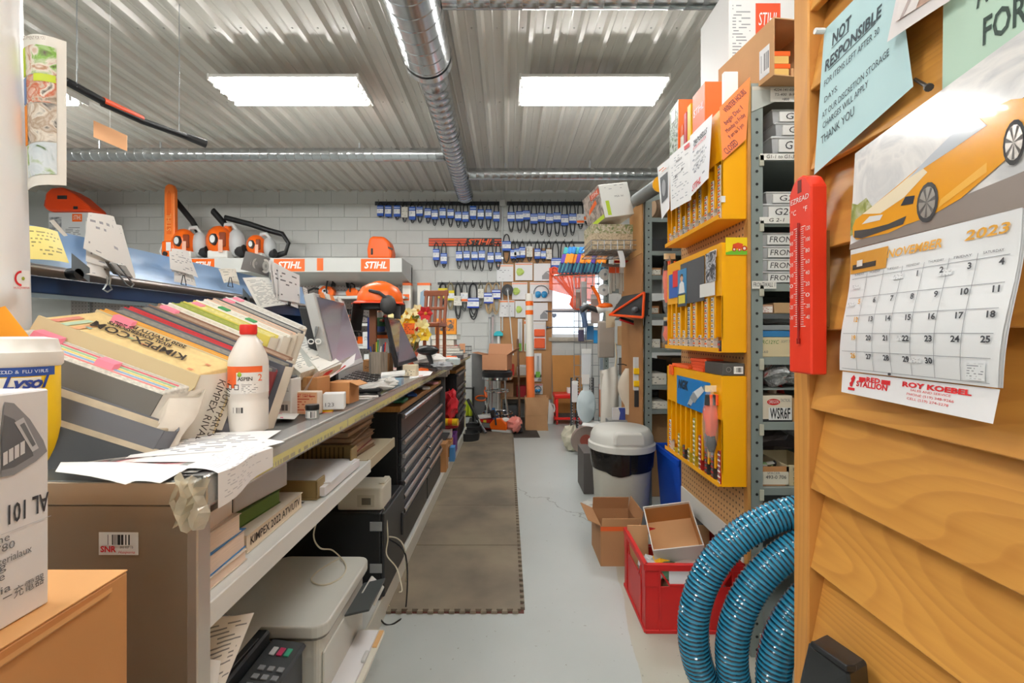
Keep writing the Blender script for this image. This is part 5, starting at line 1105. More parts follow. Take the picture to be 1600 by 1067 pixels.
pt = thing('pole_trimmer','orange and black trimmer standing behind the leaning bar','trimmer',(0,0,0)); part(pt,'shaft',MB().tube([U(757,605,6.4),U(765,647,6.2),(U(768,655,6.15).x,6.15,.02)],.014,8),black); part(pt,'loop_handle',MB().tube([U(752,622,6.35)+V((.08*cos(g),0,.035*sin(g))) for g in [2*pi*i/14 for i in range(14)]],.012,8,closed=True),orange,smooth=True); part(pt,'orange_grip',MB().tube([U(757,605,6.39),U(760,621,6.3)],.02,8),orange,smooth=True)
# paper sack with a tall tube, jug
sk = thing('paper_sack','tall brown paper sack standing by the pegboard','bag',(U(838,667,6.0).x,6.0,0)); brn = M('#b48a62',.8,noise=.1,nscale=6)
def sackside(u,v):
    g = 2*pi*u; k_ = 1/max(abs(cos(g)),abs(sin(g))); w_ = .145+.008*sin(5*g+6*v)+.006*v; return V((w_*k_*cos(g)*.98,.11*k_*sin(g)+.006*sin(9*v+4*g),.43*v))
part(sk,'side',MB().sheet(sackside,40,8),brn,smooth=30); part(sk,'base',MB().box(-.14,.14,-.105,.105,.0,.004),brn); part(sk,'fold_line',MB().box(-.142,.142,-.121,-.119,.20,.204),M('#a47c56',.8))
tt = thing('tall_tube','tall white and orange tube standing in the paper sack','tube',(U(828,600,6.02).x,6.03,.006)); part(tt,'orange_end',MB().cyl((.02,0,0),(.0,0,.95),.055,.053,n=18),M('#f07a3c',.5),smooth=True); part(tt,'white_shaft',MB().cyl((0,0,.95),(-.01,0,1.78),.053,.05,n=18),M('#e9e4da',.4),smooth=True)
for z in (1.50,1.62): part(tt,'orange_band',MB().cyl((-.006,0,z),(-.007,0,z+.06),.0525,n=18,cap=False),orange,smooth=True)
jg = thing('white_jug','white plastic jug standing behind the paper sack','jug',(U(857,663,6.35).x,6.4,0)); part(jg,'body',MB().lathe([(.07,0),(.08,.02),(.08,.20),(.05,.27),(.025,.29),(.025,.32),(0,.32)],20),white,smooth=True); part(jg,'handle',MB().tube([(.04,-.03,.28),(.08,-.03,.26),(.09,-.03,.2),(.078,-.03,.16)],.01,8),white,smooth=True)
# cardboard sheet on the wall and red rolling stool
cs = solo('cardboard_sheet','large brown cardboard sheet leaning on the back wall','sheet',MB().obb((U(864,600,6.8).x,6.70,.0),(.44,.0,.0),(-.005,.20,.93),(0,.012,0)),M('#b9803f',.7,noise=.08,nscale=5),bevel=.002)
rs_ = thing('rolling_stool','red rolling work stool before the cardboard sheet','stool',(U(888,655,6.4).x,6.42,0)); rdm = M('#e0241d',.35)
part(rs_,'seat_pad',MB().box(-.21,.19,-.15,.15,.36,.42),rdm,.015,seg=2)
for x in (-.17,.15):
    for y in (-.12,.12): part(rs_,'leg',MB().box(x-.016,x+.016,y-.012,y+.012,.07,.36),rdm,.002); part(rs_,'castor',MB().cyl((x-.01,y,.03),(x+.012,y,.03),.03,n=14),M('#b02020',.5))
part(rs_,'tray',MB().box(-.21,.19,-.15,.15,.065,.10),rdm,.006); part(rs_,'tray_liner',MB().box(-.19,.17,-.13,.13,.1005,.115),M('#3a3a3a',.6))
carton('packet','white packet lying on the red rolling stool','packet',887,903,610,618,6.38,.12,white).location.z = .4205
# ================================================================ display gondola on the back wall
GY,GB,GX1 = 6.28,6.96,U(628,400,6.28).x
gd = thing('display_gondola','white display gondola with orange brand signs on its top shelf edge','shelf',(GX1,GY,0)); gw = M('#d2d3cf',.45)
GL = 5.2
zt0,zt1 = HZ-(425-VY)*GY/F,HZ-(403-VY)*GY/F
part(gd,'top_fascia',MB().box(-GL,0,0,.02,zt0,zt1),gw,.002); part(gd,'top_shelf',MB().box(-GL,-.002,.02,GB-GY,zt1-.03,zt1),gw); part(gd,'top_end',MB().prism([(.02,zt0),(.02,zt1),(GB-GY,zt1),(GB-GY,zt0-.12)],'x',-.004,0),gw)
part(gd,'top_underside',MB().obb((-GL,.02,zt0),(GL-.004,0,0),(0,GB-GY-.02,-.12),(0,0,.004)),gw)
part(gd,'back_panel',MB().box(-GL,.0,GB-GY-.02,GB-GY,.1,zt1-.03),holes_mat('#a59d99','#3d3936',.05,.007,(0,2),noise=0))
for i in range(5):
    x = .0-i*1.22
    part(gd,'upright',MB().box(x-.03,x,GB-GY-.06,GB-GY-.0205,.0,zt1-.035),M('#9d9d9b',.45)); sl = MB()
    for k_ in range(46): sl.box(x-.020,x-.010,GB-GY-.0612,GB-GY-.0598,.1+k_*.046,.122+k_*.046)
    part(gd,'slots',sl,dark,kind='stuff')
SH = [1.79,1.40,1.08,.72,.36]
for z in SH: part(gd,'shelf_board',MB().box(-GL,-.005,.20,GB-GY-.062,z-.022,z).box(-GL,-.005,.19,.20,z-.035,z+.004),gw,.001)
part(gd,'base_deck',MB().box(-GL,0,.0,GB-GY,0,.12),gw)
def sign(px0,px1,py0,py1,Y,s,parent,y,mat=None,flipc=False):
    a_,b_ = U(px0,py1,Y),U(px1,py0,Y); mx = (a_.x+b_.x)/2-parent.location.x; mz = (a_.z+b_.z)/2; w,h = b_.x-a_.x,b_.z-a_.z
    part(parent,'sign_panel',MB().box(mx-w/2,mx+w/2,y-.003,y,mz-h/2,mz+h/2),mat or orange)
    text(parent,s,M('#f6f3ee',.5),h*.75,loc=(mx,y-.0045,mz-h*.02),w=w*.78,shear=.25,bold=h*.025)
sign(428,476,404.5,424,GY,'STIHL',gd,0); sign(564,609,404.5,424,GY,'STIHL',gd,0); sign(300,335,404.5,424,GY,'STIHL',gd,0); sign(170,215,404.5,424,GY,'STIHL',gd,0)
tagp = MB().box(-.04,.04,-.004,0,-.07,.065); o = part(gd,'price_tag',MB().box(U(500,0,GY).x-GX1-.04,U(500,0,GY).x-GX1+.045,-.006,-.001,zt0+.02,zt1-.005),orange)
# machines on the top shelf
zT = zt1+.002
def bx(px): return U(px,0,6.45).x
def blower(label,px,px_scale,tube_pts,Y=6.45,grp='leaf blowers on the top shelf'):
    t = thing('leaf_blower',label,'blower',(U(px,0,Y).x,Y,zT),(0,0,0),grp); s = px_scale; t.scale = (.80,1,1.22)
    part(t,'engine_cover',MB().blob((-.07*s,-.03,.19*s),.20*s,.15,.165*s),orange,smooth=True); part(t,'starter_cap',MB().cyl((-.06*s,-.16,.19*s),(-.06*s,-.20,.19*s),.062*s,.055*s,n=20),dark); part(t,'starter_disc',MB().cyl((-.06*s,-.2005,.19*s),(-.06*s,-.206,.19*s),.04*s,n=18),M('#e3e4e4',.4))
    part(t,'fan_housing',MB().blob((.17*s,.02,.18*s),.14*s,.11,.15*s),M('#c4c7c8',.4),smooth=True); part(t,'fuel_tank',MB().box(-.20*s,.12*s,-.13,.06,0,.085*s),M('#e4e4df',.4),.02,seg=2)
    part(t,'top_handle',MB().tube([(-.02*s,0,.30*s),(0,0,.37*s),(.12*s,0,.375*s),(.20*s,0,.30*s)],.024,10),M('#cfd1d0',.4),smooth=True); part(t,'side_vent',MB().box(.0*s,.10*s,-.155,-.12,.12*s,.27*s),M('#8a3a12',.5),.01); part(t,'price_tag',MB().box(.0,.07*s,-.162,-.158,.06*s,.19*s),M('#f1b9a0',.6))
    part(t,'outlet_elbow',MB().tube([(.20*s,0,.10*s),(.28*s,-.02,.08*s),(.34*s,-.03,.10*s)],.06*s,12),dark,smooth=True)
    tp = [U(a_,b_,Y+.08)-V(t.location) for a_,b_ in tube_pts]; tp = [V((p.x/.8,p.y,p.z/1.22)) for p in tp]; part(t,'blower_tube',MB().tube(tp,[.045*s]+[.040*s]*(len(tp)-1),14),black,smooth=True)
    return t
blower('leftmost leaf blower with its tube rising to the left behind the scabbard',297,1.0,[(326,392),(320,380),(300,345),(270,308),(262,298)])
b = blower('middle leaf blower with a short tube and orange collar pointing up',352,1.1,[(358,362),(349,348),(333,330)]); part(b,'orange_collar',MB().tube([(.03,.05,.30),(-.01,.05,.38)],.075,16),orange,smooth=True)
b = blower('right leaf blower with a long ribbed tube lying back over it',408,.80,[(430,400),(446,395),(451,380),(442,366),(420,360),(390,350),(352,340)])
cs_ = thing('chainsaw','chainsaw standing on end with an upright orange bar scabbard','saw',(U(262,0,6.3).x,6.36,zT)); 
part(cs_,'engine_housing',MB().box(-.09,.09,-.06,.06,.0,.24),orange,.02,seg=2); part(cs_,'side_cover',MB().box(-.02,.045,-.068,-.058,.10,.22),white,.003); part(cs_,'tank_cap',MB().cyl((-.03,-.06,.06),(-.03,-.08,.06),.03,n=14),dark)
hS = HZ-(286-VY)*6.3/F-zT
part(cs_,'scabbard',MB().prism([(-.075,.23),(.08,.23),(.072,hS-.07),(.04,hS-.01),(-.01,hS),(-.055,hS-.03),(-.068,hS-.09)],'y',-.035,.035),M('#fb8436',.4),.012,seg=2); part(cs_,'scabbard_recess',MB().prism([(-.03,.34),(.03,.34),(.03,hS-.14),(.0,hS-.09),(-.03,hS-.14)],'y',-.038,-.034),M('#ea6a20',.4),.002)
text(cs_,'STIHL',M('#ffb46a',.5),.10,mx=MX(((0,-1,0,.0),(0,0,-1,-.0395),(1,0,0,.5),(0,0,0,1))),w=.24)
for x in (-.105,.10): part(cs_,'handle',MB().tube([(x,0,.02),(x*1.25,-.02,.10),(x,0,.2)],.018,8),M('#c9cbcb',.4),smooth=True)
gb = carton('carton','large white machine carton with an orange brand label on the top shelf','box',76,143,331,403,6.34,.36,M('#d3d5d6',.6)); q = front(gb); gb.location.z = zT
qrect(gb,q,.55,.78,.80,.97,orange,.001); qtext(gb,q,'STIHL',.665,.885,.10,white,w=.18,shear=.2); qrect(gb,q,.36,.78,.3,.72,print_mat('#d3d5d6','#6a6c70',12,8,.7),.001); qrect(gb,q,.02,.3,.1,.9,blotch_mat(['#d3d5d6','#7a7d82','#c4c6c8','#54575c'],7),.001)
oc = thing('machine_case','long orange plastic machine case lying on the large white carton','case',(U(112,0,6.4).x,6.44,zT+gb['h']+.004))
part(oc,'shell',MB().prism([(-.30,.05),(-.28,.25),(-.20,.33),(-.05,.345),(.12,.25),(.34,.06),(.36,.0),(-.22,.0)],'y',-.14,.14),M('#e2450f',.35),.035,seg=2); part(oc,'latch',MB().box(-.10,.03,-.148,-.135,.17,.22),dark,.004); part(oc,'latch',MB().box(.12,.18,-.148,-.135,.03,.07),dark,.004); part(oc,'carry_handle',MB().tube([(-.30,-.06,.06),(-.345,-.06,.10),(-.335,-.06,.17),(-.29,-.06,.18)],.018,8),M('#d23c0c',.4),smooth=True)
hc = thing('carrying_case','orange rounded carrying case at the right end of the top shelf','case',(U(595,0,6.45).x,6.5,zT)); part(hc,'shell',MB().prism([(-.17,0),(-.18,.14),(-.15,.30),(-.10,.325),(.06,.32),(.14,.24),(.175,.10),(.165,0)],'y',-.12,.12),M('#f2620d',.4),.035,seg=2); part(hc,'slot',MB().box(-.12,-.09,-.126,-.115,.06,.15),dark,.004); part(hc,'side_latch',MB().obb((.12,-.128,.15),(.07,0,-.03),(0,.01,0),(0,0,.025)),dark,.003)
# machines and cartons on the lower shelves seen past the counter
for (px,zsh,rz,s,l) in ((505,SH[0],0,.95,'chainsaw at the left of the second display shelf'),(545,SH[0],170,.8,'chainsaw in the middle of the second display shelf'),(585,SH[0],15,.75,'chainsaw behind the helmet on the second display shelf'),(545,SH[1],170,.8,'chainsaw behind the near monitor on the third display shelf'),(520,SH[1],175,.7,'chainsaw at the left on the third display shelf'),(556,SH[2],170,.75,'chainsaw on the fourth display shelf beside white cartons')):
    chainsaw('chainsaw',l,'saw',(U(px,0,6.6).x,6.58+.2*((px//5) % 2),zsh+.002),(0,0,R(rz)),s,.36,grp='chainsaws on the lower display shelves')
for (px0,px1,py0,zsh,h,l,tx) in ((566,580,0,SH[2],.2,'white carton on the fourth display shelf','STIHL'),(528,545,0,SH[2],.18,'white lettered carton left on the fourth display shelf','026'),(612,626,0,SH[1],.18,'black lettered carton at the shelf end','Special'),(568,590,0,SH[3],.24,'pale carton on the fifth display shelf',''),(70,118,0,SH[0]-.02,.30,'white upright carton with large dark letters on the second display shelf','STIHL')):
    a_,b_ = U(px0,0,6.5).x,U(px1,0,6.5).x; t = thing('carton',l,'box',((a_+b_)/2,6.62,zsh+.002)); w = b_-a_; t['w'],t['h'],t['d'] = w,h,.2; part(t,'body',MB().box(-w/2,w/2,-.1,.1,0,h),M('#dfe0de' if 'black' not in l else '#3a3a38',.6),.002)
    if tx: text(t,tx,M('#3a3c40',.6) if 'black' not in l else white,h*.4,loc=(0,-.1015,h*.5),w=w*.7,shear=.2) if 'upright' not in l else text(t,tx,M('#2f3236',.6),.12,mx=MX(((0,1,0,w*.22),(0,0,-1,-.1015),(-1,0,0,h*.5),(0,0,0,1))),w=h*.85,bold=.003)
for (px,rz,l) in ((62,0,'chainsaw by the white column on the second display shelf'),(140,170,'chainsaw right of the upright white carton on the display shelf'),(175,10,'grey chainsaw under the clipped papers on the display shelf'),(205,0,'chainsaw seen above the catalogues on the display shelf')):
    chainsaw('chainsaw',l,'saw',(U(px,0,6.6).x,6.66,SH[0]+.002),(0,0,R(rz)),.9,.3,grp='chainsaws on the lower display shelves')
for (px0,px1,yt,col,l) in ((629,642,442,'#e9e4da','white carton with orange stickers standing beside the gondola'),(652,672,442,'#e6e2d8','white carton with a blue bar picture standing beside the gondola')):
    t = carton('carton',l,'box',px0,px1,yt,540,6.7,.12,M(col,.6)); t.location.z = ZT if False else t.location.z; w,h = t['w'],t['h']
    part(t,'orange_top',MB().box(-w/2-.001,w/2+.001,-.061,.061,h-.035,h+.001),orange)
    if px0 < 640: part(t,'sticker',MB().box(-w*.45,w*.3,-.0625,-.06,h*.72,h*.82),orange); part(t,'sticker',MB().box(-w*.45,w*.3,-.0625,-.06,h*.5,h*.58),orange); part(t,'bar_picture',MB().prism([(.0,h*.35),(w*.4,h*.35),(w*.4,h*.6),(w*.2,h*.5)],'y',-.0625,-.06),M('#8fa3b0',.5))
    else: part(t,'bar_picture',MB().prism([(-w*.4,h*.25),(w*.0,h*.25),(w*.3,h*.8),(w*.1,h*.9),(-w*.25,h*.85)],'y',-.0625,-.06),M('#93acbd',.5))
    s_ = thing('carton_stand','grey stand under the %s' % l,'stand',(t.location.x,6.76,0)); part(s_,'box',MB().box(-w/2,w/2,-.06,.06,0,t.location.z-.001),M('#8f908e',.6)); part(s_,'foot',MB().box(-w/2-.01,w/2+.01,-.07,.07,0,.02),grey)
# ================================================================ belts hung on the back wall
WY = YB-.002
def rail(label,px0,px1,py,hooks,col='#3a3f44',hh=.03):
    a_,b_ = U(px0,py,YB),U(px1,py,YB); t = thing('belt_rail',label,'rail',(a_.x,YB,a_.z)); L_ = b_.x-a_.x
    part(t,'backing',MB().box(0,L_,-.012,-.001,-hh,hh),M(col,.5),.002)
    for x in hooks: hx = U(x,0,YB).x-a_.x; part(t,'hook',MB().tube([(hx,-.012,0),(hx,-.10,0),(hx,-.115,.03)],.004,6),M('#55585c',.4,.6))
    return t
beltm = M('#26282a',.55); beltt = M('#b79c74',.6); bluem = M('#1f55b8',.45); lab_w = print_mat('#eef0f2','#9aa2b4',7,4,.5)
def belt(label,px,top,bot,l0,l1,kind='blue',strands=2,wpx=10,grp='drive belts hung on the back wall',bm=None,seed=0):
    """a belt hanging from a hook: pixel x, top, bottom, sleeve span"""
    Yb = YB-.07; c = U(px,top,Yb); s = Yb/F; hgt = (bot-top)*s; t = thing('drive_belt',label,'belt',c,(0,0,0),grp); rnd = random.Random(seed+px); hw = wpx*.5*s
    for k_ in range(strands):
        f_ = 1-.07*k_; w_ = hw*(1-.12*k_); yo = .008*k_; dx = rnd.uniform(-.1,.1)*hw; pts = []
        for i in range(22):
            g = 2*pi*i/22; x = w_*sin(g); z = -hgt*f_*.5*(1-cos(g)); sq = .80+.20*abs(cos(g)); pts.append((x*sq*(.92+.08*cos(g))+dx*(1-cos(g))*.5,yo,z))
        part(t,'belt_loop',MB().tube(pts,.0065 if wpx < 11.5 else .0095,6,closed=True),bm or beltm,smooth=True)
    z0,z1 = -(l1-top)*s,-(l0-top)*s; sw = hw*1.04; cols = {'blue': bluem,'yellow': M('#e6d21c',.5),'white': M('#e4e2da',.6),'wo': M('#e9e4de',.6),'deep': M('#1740b0',.45)}
    sl = part(t,'sleeve',MB().box(-sw,sw,-.016,.020,z0,z1),cols[kind],.003); h = z1-z0
    def band(v0,v1,m,nm='sleeve_label'): part(sl,nm,MB().quad((-sw*.97,-.0168,z0+h*v0),(sw*.97,-.0168,z0+h*v0),(sw*.97,-.0168,z0+h*v1),(-sw*.97,-.0168,z0+h*v1)),m)
    if kind == 'blue': band(.25,.68,lab_w); band(.78,.86,M('#bcd0ee',.5),'brand_band')
    elif kind == 'yellow': band(.2,.72,lab_w)
    elif kind == 'wo': band(.06,.3,orange,'orange_band'); band(.4,.9,lab_w)
    elif kind == 'deep': band(.15,.62,lab_w); band(.75,.92,M('#c9d6f0',.5),'brand_band')
    else: band(.1,.9,print_mat('#e2dfd4','#9b988c',6,4,.5))
    return t
def sx_(v): return 560+v*.2375
def sy_(v): return 290+v*.2375
def beltrow(rowname,xs,top,bots,l0s,l1s,kinds,wpx=10,strands=2):
    for i,x in enumerate(xs):
        kd = kinds[i] if isinstance(kinds,(list,tuple)) else kinds; nm = {'blue': 'blue sleeved','white': 'cream sleeved','wo': 'orange and white sleeved','yellow': 'yellow sleeved','deep': 'deep blue sleeved'}[kd]
        belt('%s drive belt, %s from the left on the %s' % (nm,ORD[i],rowname),sx_(x),top,sy_(bots[i]),sy_(l0s[i]),sy_(l1s[i]),kd,strands,wpx,seed=i)
xs = [145,197,255,305,355,403,457,503,555,607,657,705,755,805,857,908]
rail('dark belt rail at the top left of the back wall',586,782,318,[sx_(v) for v in xs])
beltrow('top left rail',xs,316,[207,210,225,240,245,245,248,262,262,272,275,277,275,282,292,300],[132,132,132,142,140,140,150,160,148,155,172,172,135,158,158,172],[200,205,205,210,225,200,212,222,215,215,232,238,222,222,220,235],['blue']*3+['white']+['blue']*12,9.5)
xs = [1005,1060,1105,1155,1205,1257,1307,1357,1410,1460,1505]
rail('dark belt rail at the top right of the back wall',792,922,318,[sx_(v) for v in xs])
beltrow('top right rail',xs,316,[305,310,308,318,325,335,332,335,327,285,262],[175,170,165,185,180,185,178,190,185,188,140],[235,235,225,250,238,248,240,262,248,250,232],['blue']*9+['wo','wo'],11)
bn = thing('banner_rail','orange and black striped brand banner above the second belt row','banner',(0,0,0)); a_,b_ = U(670,385,YB-.01),U(784,372,YB-.01)
part(bn,'board',MB().box(a_.x,b_.x,YB-.02,YB-.001,a_.z,b_.z),M('#2b2626',.5),.002); hz_ = b_.z-a_.z
for i in range(3): part(bn,'orange_stripe',MB().box(a_.x+.002,a_.x+(b_.x-a_.x)*.52,YB-.0215,YB-.02,a_.z+hz_*(.06+.31*i),a_.z+hz_*(.30+.31*i)),M('#e8562a',.5)); part(bn,'orange_stripe',MB().box(a_.x+(b_.x-a_.x)*.9,b_.x-.002,YB-.0215,YB-.02,a_.z+hz_*(.06+.31*i),a_.z+hz_*(.22+.31*i)),M('#e8562a',.5))
text(bn,'STIHL',M('#f2622a',.5),.12,loc=(a_.x+(b_.x-a_.x)*.70,YB-.0225,(a_.z+b_.z)/2),w=.40,shear=.3,bold=.004)
xs = [512,562,663,712,765,812,870,920]
for x in xs: part(bn,'hook',MB().tube([(U(sx_(x),0,YB).x,YB-.02,U(0,379,YB).z),(U(sx_(x),0,YB).x,YB-.11,U(0,379,YB).z)],.004,6),M('#55585c',.4,.6))
beltrow('rail under the orange banner',xs,379,[535,540,547,550,557,562,560,552],[418,445,432,430,435,428,440,440],[490,515,495,490,490,490,505,500],'blue',9.5,2)
belt('blue sleeved drive belt hung alone against the wall pipe',sx_(975),366,410,377,392,'blue',1,13)
xs = [1020,1045,1078,1125,1178,1220,1253]
rail('slim belt rail above the pegboard',797,925,379,[sx_(v) for v in xs]+[868,881,893],hh=.015)
beltrow('slim rail above the pegboard',xs,377,[505,505,500,500,510,500,490],[420,415,405,400,415,430,420],[480,475,475,470,482,480,485],['blue','blue','blue','white','blue','blue','white'],9)
for i,(x,l) in enumerate(((868,'leftmost long drive belt hanging before the window top'),(881,'middle long drive belt hanging before the window top'),(893,'right long drive belt hanging before the window top beside the gloves'))):
    belt(l,x,377,435,403,418,'blue',1,13)
xs = [555,605,655,697,755,805,857,907]
rail('short belt rail over the far counter end',684,783,443,[sx_(v) for v in xs],'#4a4a4a',.02)
kinds = ['yellow','yellow','white','wo','deep','white','deep','deep']; bots = [780,815,875,825,880,800,840,845]; l0 = [675,690,725,705,738,680,705,685]; l1 = [742,755,790,765,805,740,775,745]; bms = [beltm,M('#8f8364',.6),beltm,beltm,beltm,M('#6d6a55',.6),beltt,beltt]; wps = [14,12,12,11,18,9,14,13]
for i,x in enumerate(xs):
    nm = {'yellow': 'yellow sleeved','white': 'cream tagged','wo': 'orange and white tagged','deep': 'deep blue sleeved'}[kinds[i]]
    belt('%s thick drive belt, %s from the left over the far counter end' % (nm,ORD[i]),sx_(x),442,sy_(bots[i]),sy_(l0[i]),sy_(l1[i]),kinds[i],3 if i in (0,4,6) else 2,wps[i],bm=bms[i],seed=i)
# wall pipe, junction box
pp = thing('wall_conduit','thin grey conduit with a junction box on the back wall','pipe',(U(785,0,YB).x,YB-.03,0)); part(pp,'pipe',MB().cyl((0,0,1.3),(0,0,3.23),.013,n=10),M('#c6c9c8',.4),smooth=True); part(pp,'junction_box',MB().box(-.045,.045,-.04,.028,3.20,3.30),M('#c9cbc9',.45),.006); part(pp,'pipe',MB().cyl((0,0,3.3),(0,0,3.45),.013,n=10),M('#c6c9c8',.4),smooth=True); part(pp,'strap',MB().box(-.03,.03,-.016,.029,2.4,2.43),steel)
# pegboard with carded parts
pgx0,pgx1 = U(782,0,YB).x,U(862,0,YB).x; pgz0,pgz1 = .25,U(0,388,YB).z
pg = thing('pegboard','brown pegboard beside the window full of carded parts','board',(0,0,0)); part(pg,'board',MB().box(pgx0,pgx1,YB-.014,YB-.001,pgz0,pgz1),holes_mat('#c08f5c','#5a3d22',.0254,.005,(0,2),noise=0)); part(pg,'edge_strip',MB().box(pgx0-.008,pgx0,YB-.02,YB-.001,pgz0,pgz1),M('#cfd2d0',.4))
def card_(label,px0,px1,py0,py1,pic,top='#f3b493',Y=YB-.04,paper_='#e6e7e8'):
    a_,b_ = U(px0,py1,Y),U(px1,py0,Y); w,h = b_.x-a_.x,b_.z-a_.z; t = thing('carded_part',label,'packet',(a_.x+w/2,Y,a_.z),(0,0,0),'carded parts on the pegboard')
    part(t,'card',MB().box(-w/2,w/2,0,.012,0,h),M(paper_,.45),.002); q = [(-w/2,-.0005,0),(w/2,-.0005,0),(w/2,-.0005,h),(-w/2,-.0005,h)]
    if top: qrect(t,q,.02,.98,.88,.96,M(top,.5))
    part(t,'hook',MB().tube([(0,.035,h*1.02),(0,-.03,h*1.02),(0,-.04,h*1.04)],.003,6),steel)
    if pic == 'green': part(t,'line_coil',MB().blob((-w*.22,-.012,h*.48),w*.24,.014,h*.2,4,.2),M('#b9d26a',.5))
    if pic == 'grey': qpoly(t,q,[(.5,.1),(.98,.1),(.98,.6),(.75,.55),(.5,.3)],M('#8f9295',.5)); qpoly(t,q,[(.7,.55),(.98,.35),(.98,.45)],M('#c9cbcd',.5),.0012)
    if pic == 'print': qrect(t,q,.1,.9,.08,.8,print_mat(paper_,'#9a9aa0',7,7,.35))
    if pic == 'muff': 
        part(t,'head_band',MB().tube([(w*.33*cos(g),-.02,h*.45+h*.38*sin(g)) for g in [R(-10+20*i) for i in range(11)]],.006,6),M('#55606a',.5),smooth=True)
        for sx in (-1,1): part(t,'ear_cup',MB().blob((sx*w*.14,-.025,h*.36),w*.14,.03,h*.17,2,.1),M('#2f8fc9',.35),smooth=True)
    if pic == 'orange': part(t,'tube_bundle',MB().box(-w*.42,w*.42,-.03,0,h*.04,h*.40),M('#f2673a',.45),.01); part(t,'tube_bundle',MB().box(-w*.42,w*.42,-.03,0,h*.46,h*.72),M('#f2673a',.45),.01)
    if pic == 'tool': part(t,'blade',MB().box(-w*.15,w*.15,-.012,0,h*.1,h*.9),M('#c5c9cb',.3,.5),.003); qrect(t,q,.2,.8,.02,.25,M('#7fc24a',.5),.013)
    return t
P_ = lambda v,o_: o_+v*.1312
for (a,b,c,d,pic,top,l) in ((776,802,413,440,'print','#f3b493','white carded part at the left of the top row on the pegboard'),(805,832,410.5,438,'green','#f0a585','carded green trimmer line at the middle of the top row'),(834,860,411.5,439,'grey',None,'grey carded blade at the right of the top row'),(800,824,441,468,'green','#f0a585','carded green trimmer line at the middle of the second row'),(828,863,441,471,'muff','#f3c5ad','carded blue ear defenders right of the second row'),(780,804,469,495,'print','#f08a4a','white carded part with an orange strip, left of the third row'),(805,826,470,496,'green',None,'grey carded part with small green line, middle of the third row'),(832,856,473,501,'grey',None,'grey carded blade at the right of the third row'),(833,853,502,546,'orange','#e9e4de','carded bundle of orange tubes below the grey blade'),(809,816,498,549,'tool',None,'narrow carded blade left of the white tall tube'),(819,826,500,549,'tool','#f08a4a','narrow orange carded tool beside the tall tube'),(835,846,552,590,'tool',None,'long clear packet low on the pegboard'),(834,846,585,596,'grey',None,'small dark carded part low on the pegboard'),(832,848,600,616,'muff','#d23a3a','red and blue carded part low beside the sack'),(812,822,570,588,'grey',None,'black oval carded part low on the pegboard')):
    card_(l,a,b,c,d,pic,top,YB-.045-(.03 if pic == 'muff' else 0))
ds = thing('wheel_tool','black measuring wheel on a long white rod on the pegboard','tool',U(793,453,YB-.11)); part(ds,'wheel',MB().cyl((0,.02,0),(0,-.015,0),.085,n=26),black,.003); part(ds,'wheel_hub',MB().cyl((0,-.0155,0),(0,-.03,0),.03,n=16),M('#5a5d60',.4)); part(ds,'rod',MB().tube([(0,-.035,0),U(802,555,YB-.10)-U(793,453,YB-.11)],.009,8),M('#dfe1e2',.35))
for (a,b,ya,yb_,col,l) in ((765,768,498,640,'#b9bcbc','thin grey pole leaning on the wall beyond the counter'),(770,768,495,640,'#c8b5b5','pinkish pole leaning on the wall beyond the counter')):
    t = thing('pole',l,'pole',(0,0,0)); part(t,'shaft',MB().tube([U(a,ya,YB-.05),(U(b,0,6.8).x,6.8,.008)],.014,8),M(col,.4)); part(t,'tip',MB().tube([U(a,ya,YB-.05),U(a,ya-3,YB-.05)],.018,8),grey)
bh = thing('push_scraper','turquoise headed scraper on a white handle leaning on the wall','tool',U(779,525,YB-.10)); part(bh,'head',MB().prism([(-.07,0),(.07,0),(.07,.04),(.03,.075),(-.03,.075),(-.07,.04)],'y',-.03,.03),M('#2fb7c4',.4),.006); part(bh,'handle',MB().tube([(0,0,.02),(.0,-.05,-(U(779,525,YB-.10).z)+.01)],.018,8),white)
bt2 = thing('long_pole','dark brown wooden pole leaning before the pegboard','pole',(0,0,0)); part(bt2,'shaft',MB().tube([U(809,530,YB-.12),(U(812,640,6.4).x,6.4,.01)],.016,8),M('#6a4a34',.6)); part(bt2,'tip',MB().tube([(U(812,640,6.4).x,6.4,.01),(U(812,640,6.4).x,6.38,.06)],.02,8),dark)
lo = thing('low_clutter_shelf','low wooden shelf of parts boxes under the pegboard','shelf',(U(806,0,6.8).x,6.78,0)); part(lo,'board',MB().box(-.22,.22,-.12,.19,.30,.32),M('#a9835c',.6)); part(lo,'board',MB().box(-.22,.22,-.12,.19,.62,.64),M('#a9835c',.6)); 
for x in (-.21,.2): part(lo,'side_panel',MB().box(x-.01,x+.01,-.12,.19,0,.64),M('#a9835c',.6))
for i,(x,z,w,h,col,l) in enumerate(((-.12,.322,.16,.2,'#b08a66','tan parts box on the lower board under the pegboard'),(.08,.322,.14,.16,'#a8222c','red parts box on the lower board under the pegboard'),(-.10,.642,.15,.16,'#c0392f','red parts box on the upper board under the pegboard'),(.09,.642,.15,.12,'#d8d4cc','white parts box on the upper board under the pegboard'),(-.08,.0,.2,.2,'#4a4d50','dark parts box on the floor under the pegboard'))):
    solo('parts_box',l,'box',MB().box(-w/2,w/2,-.08,.1,0,h),M(col,.6),(lo.location.x+x,6.78,z+.001),bevel=.003)
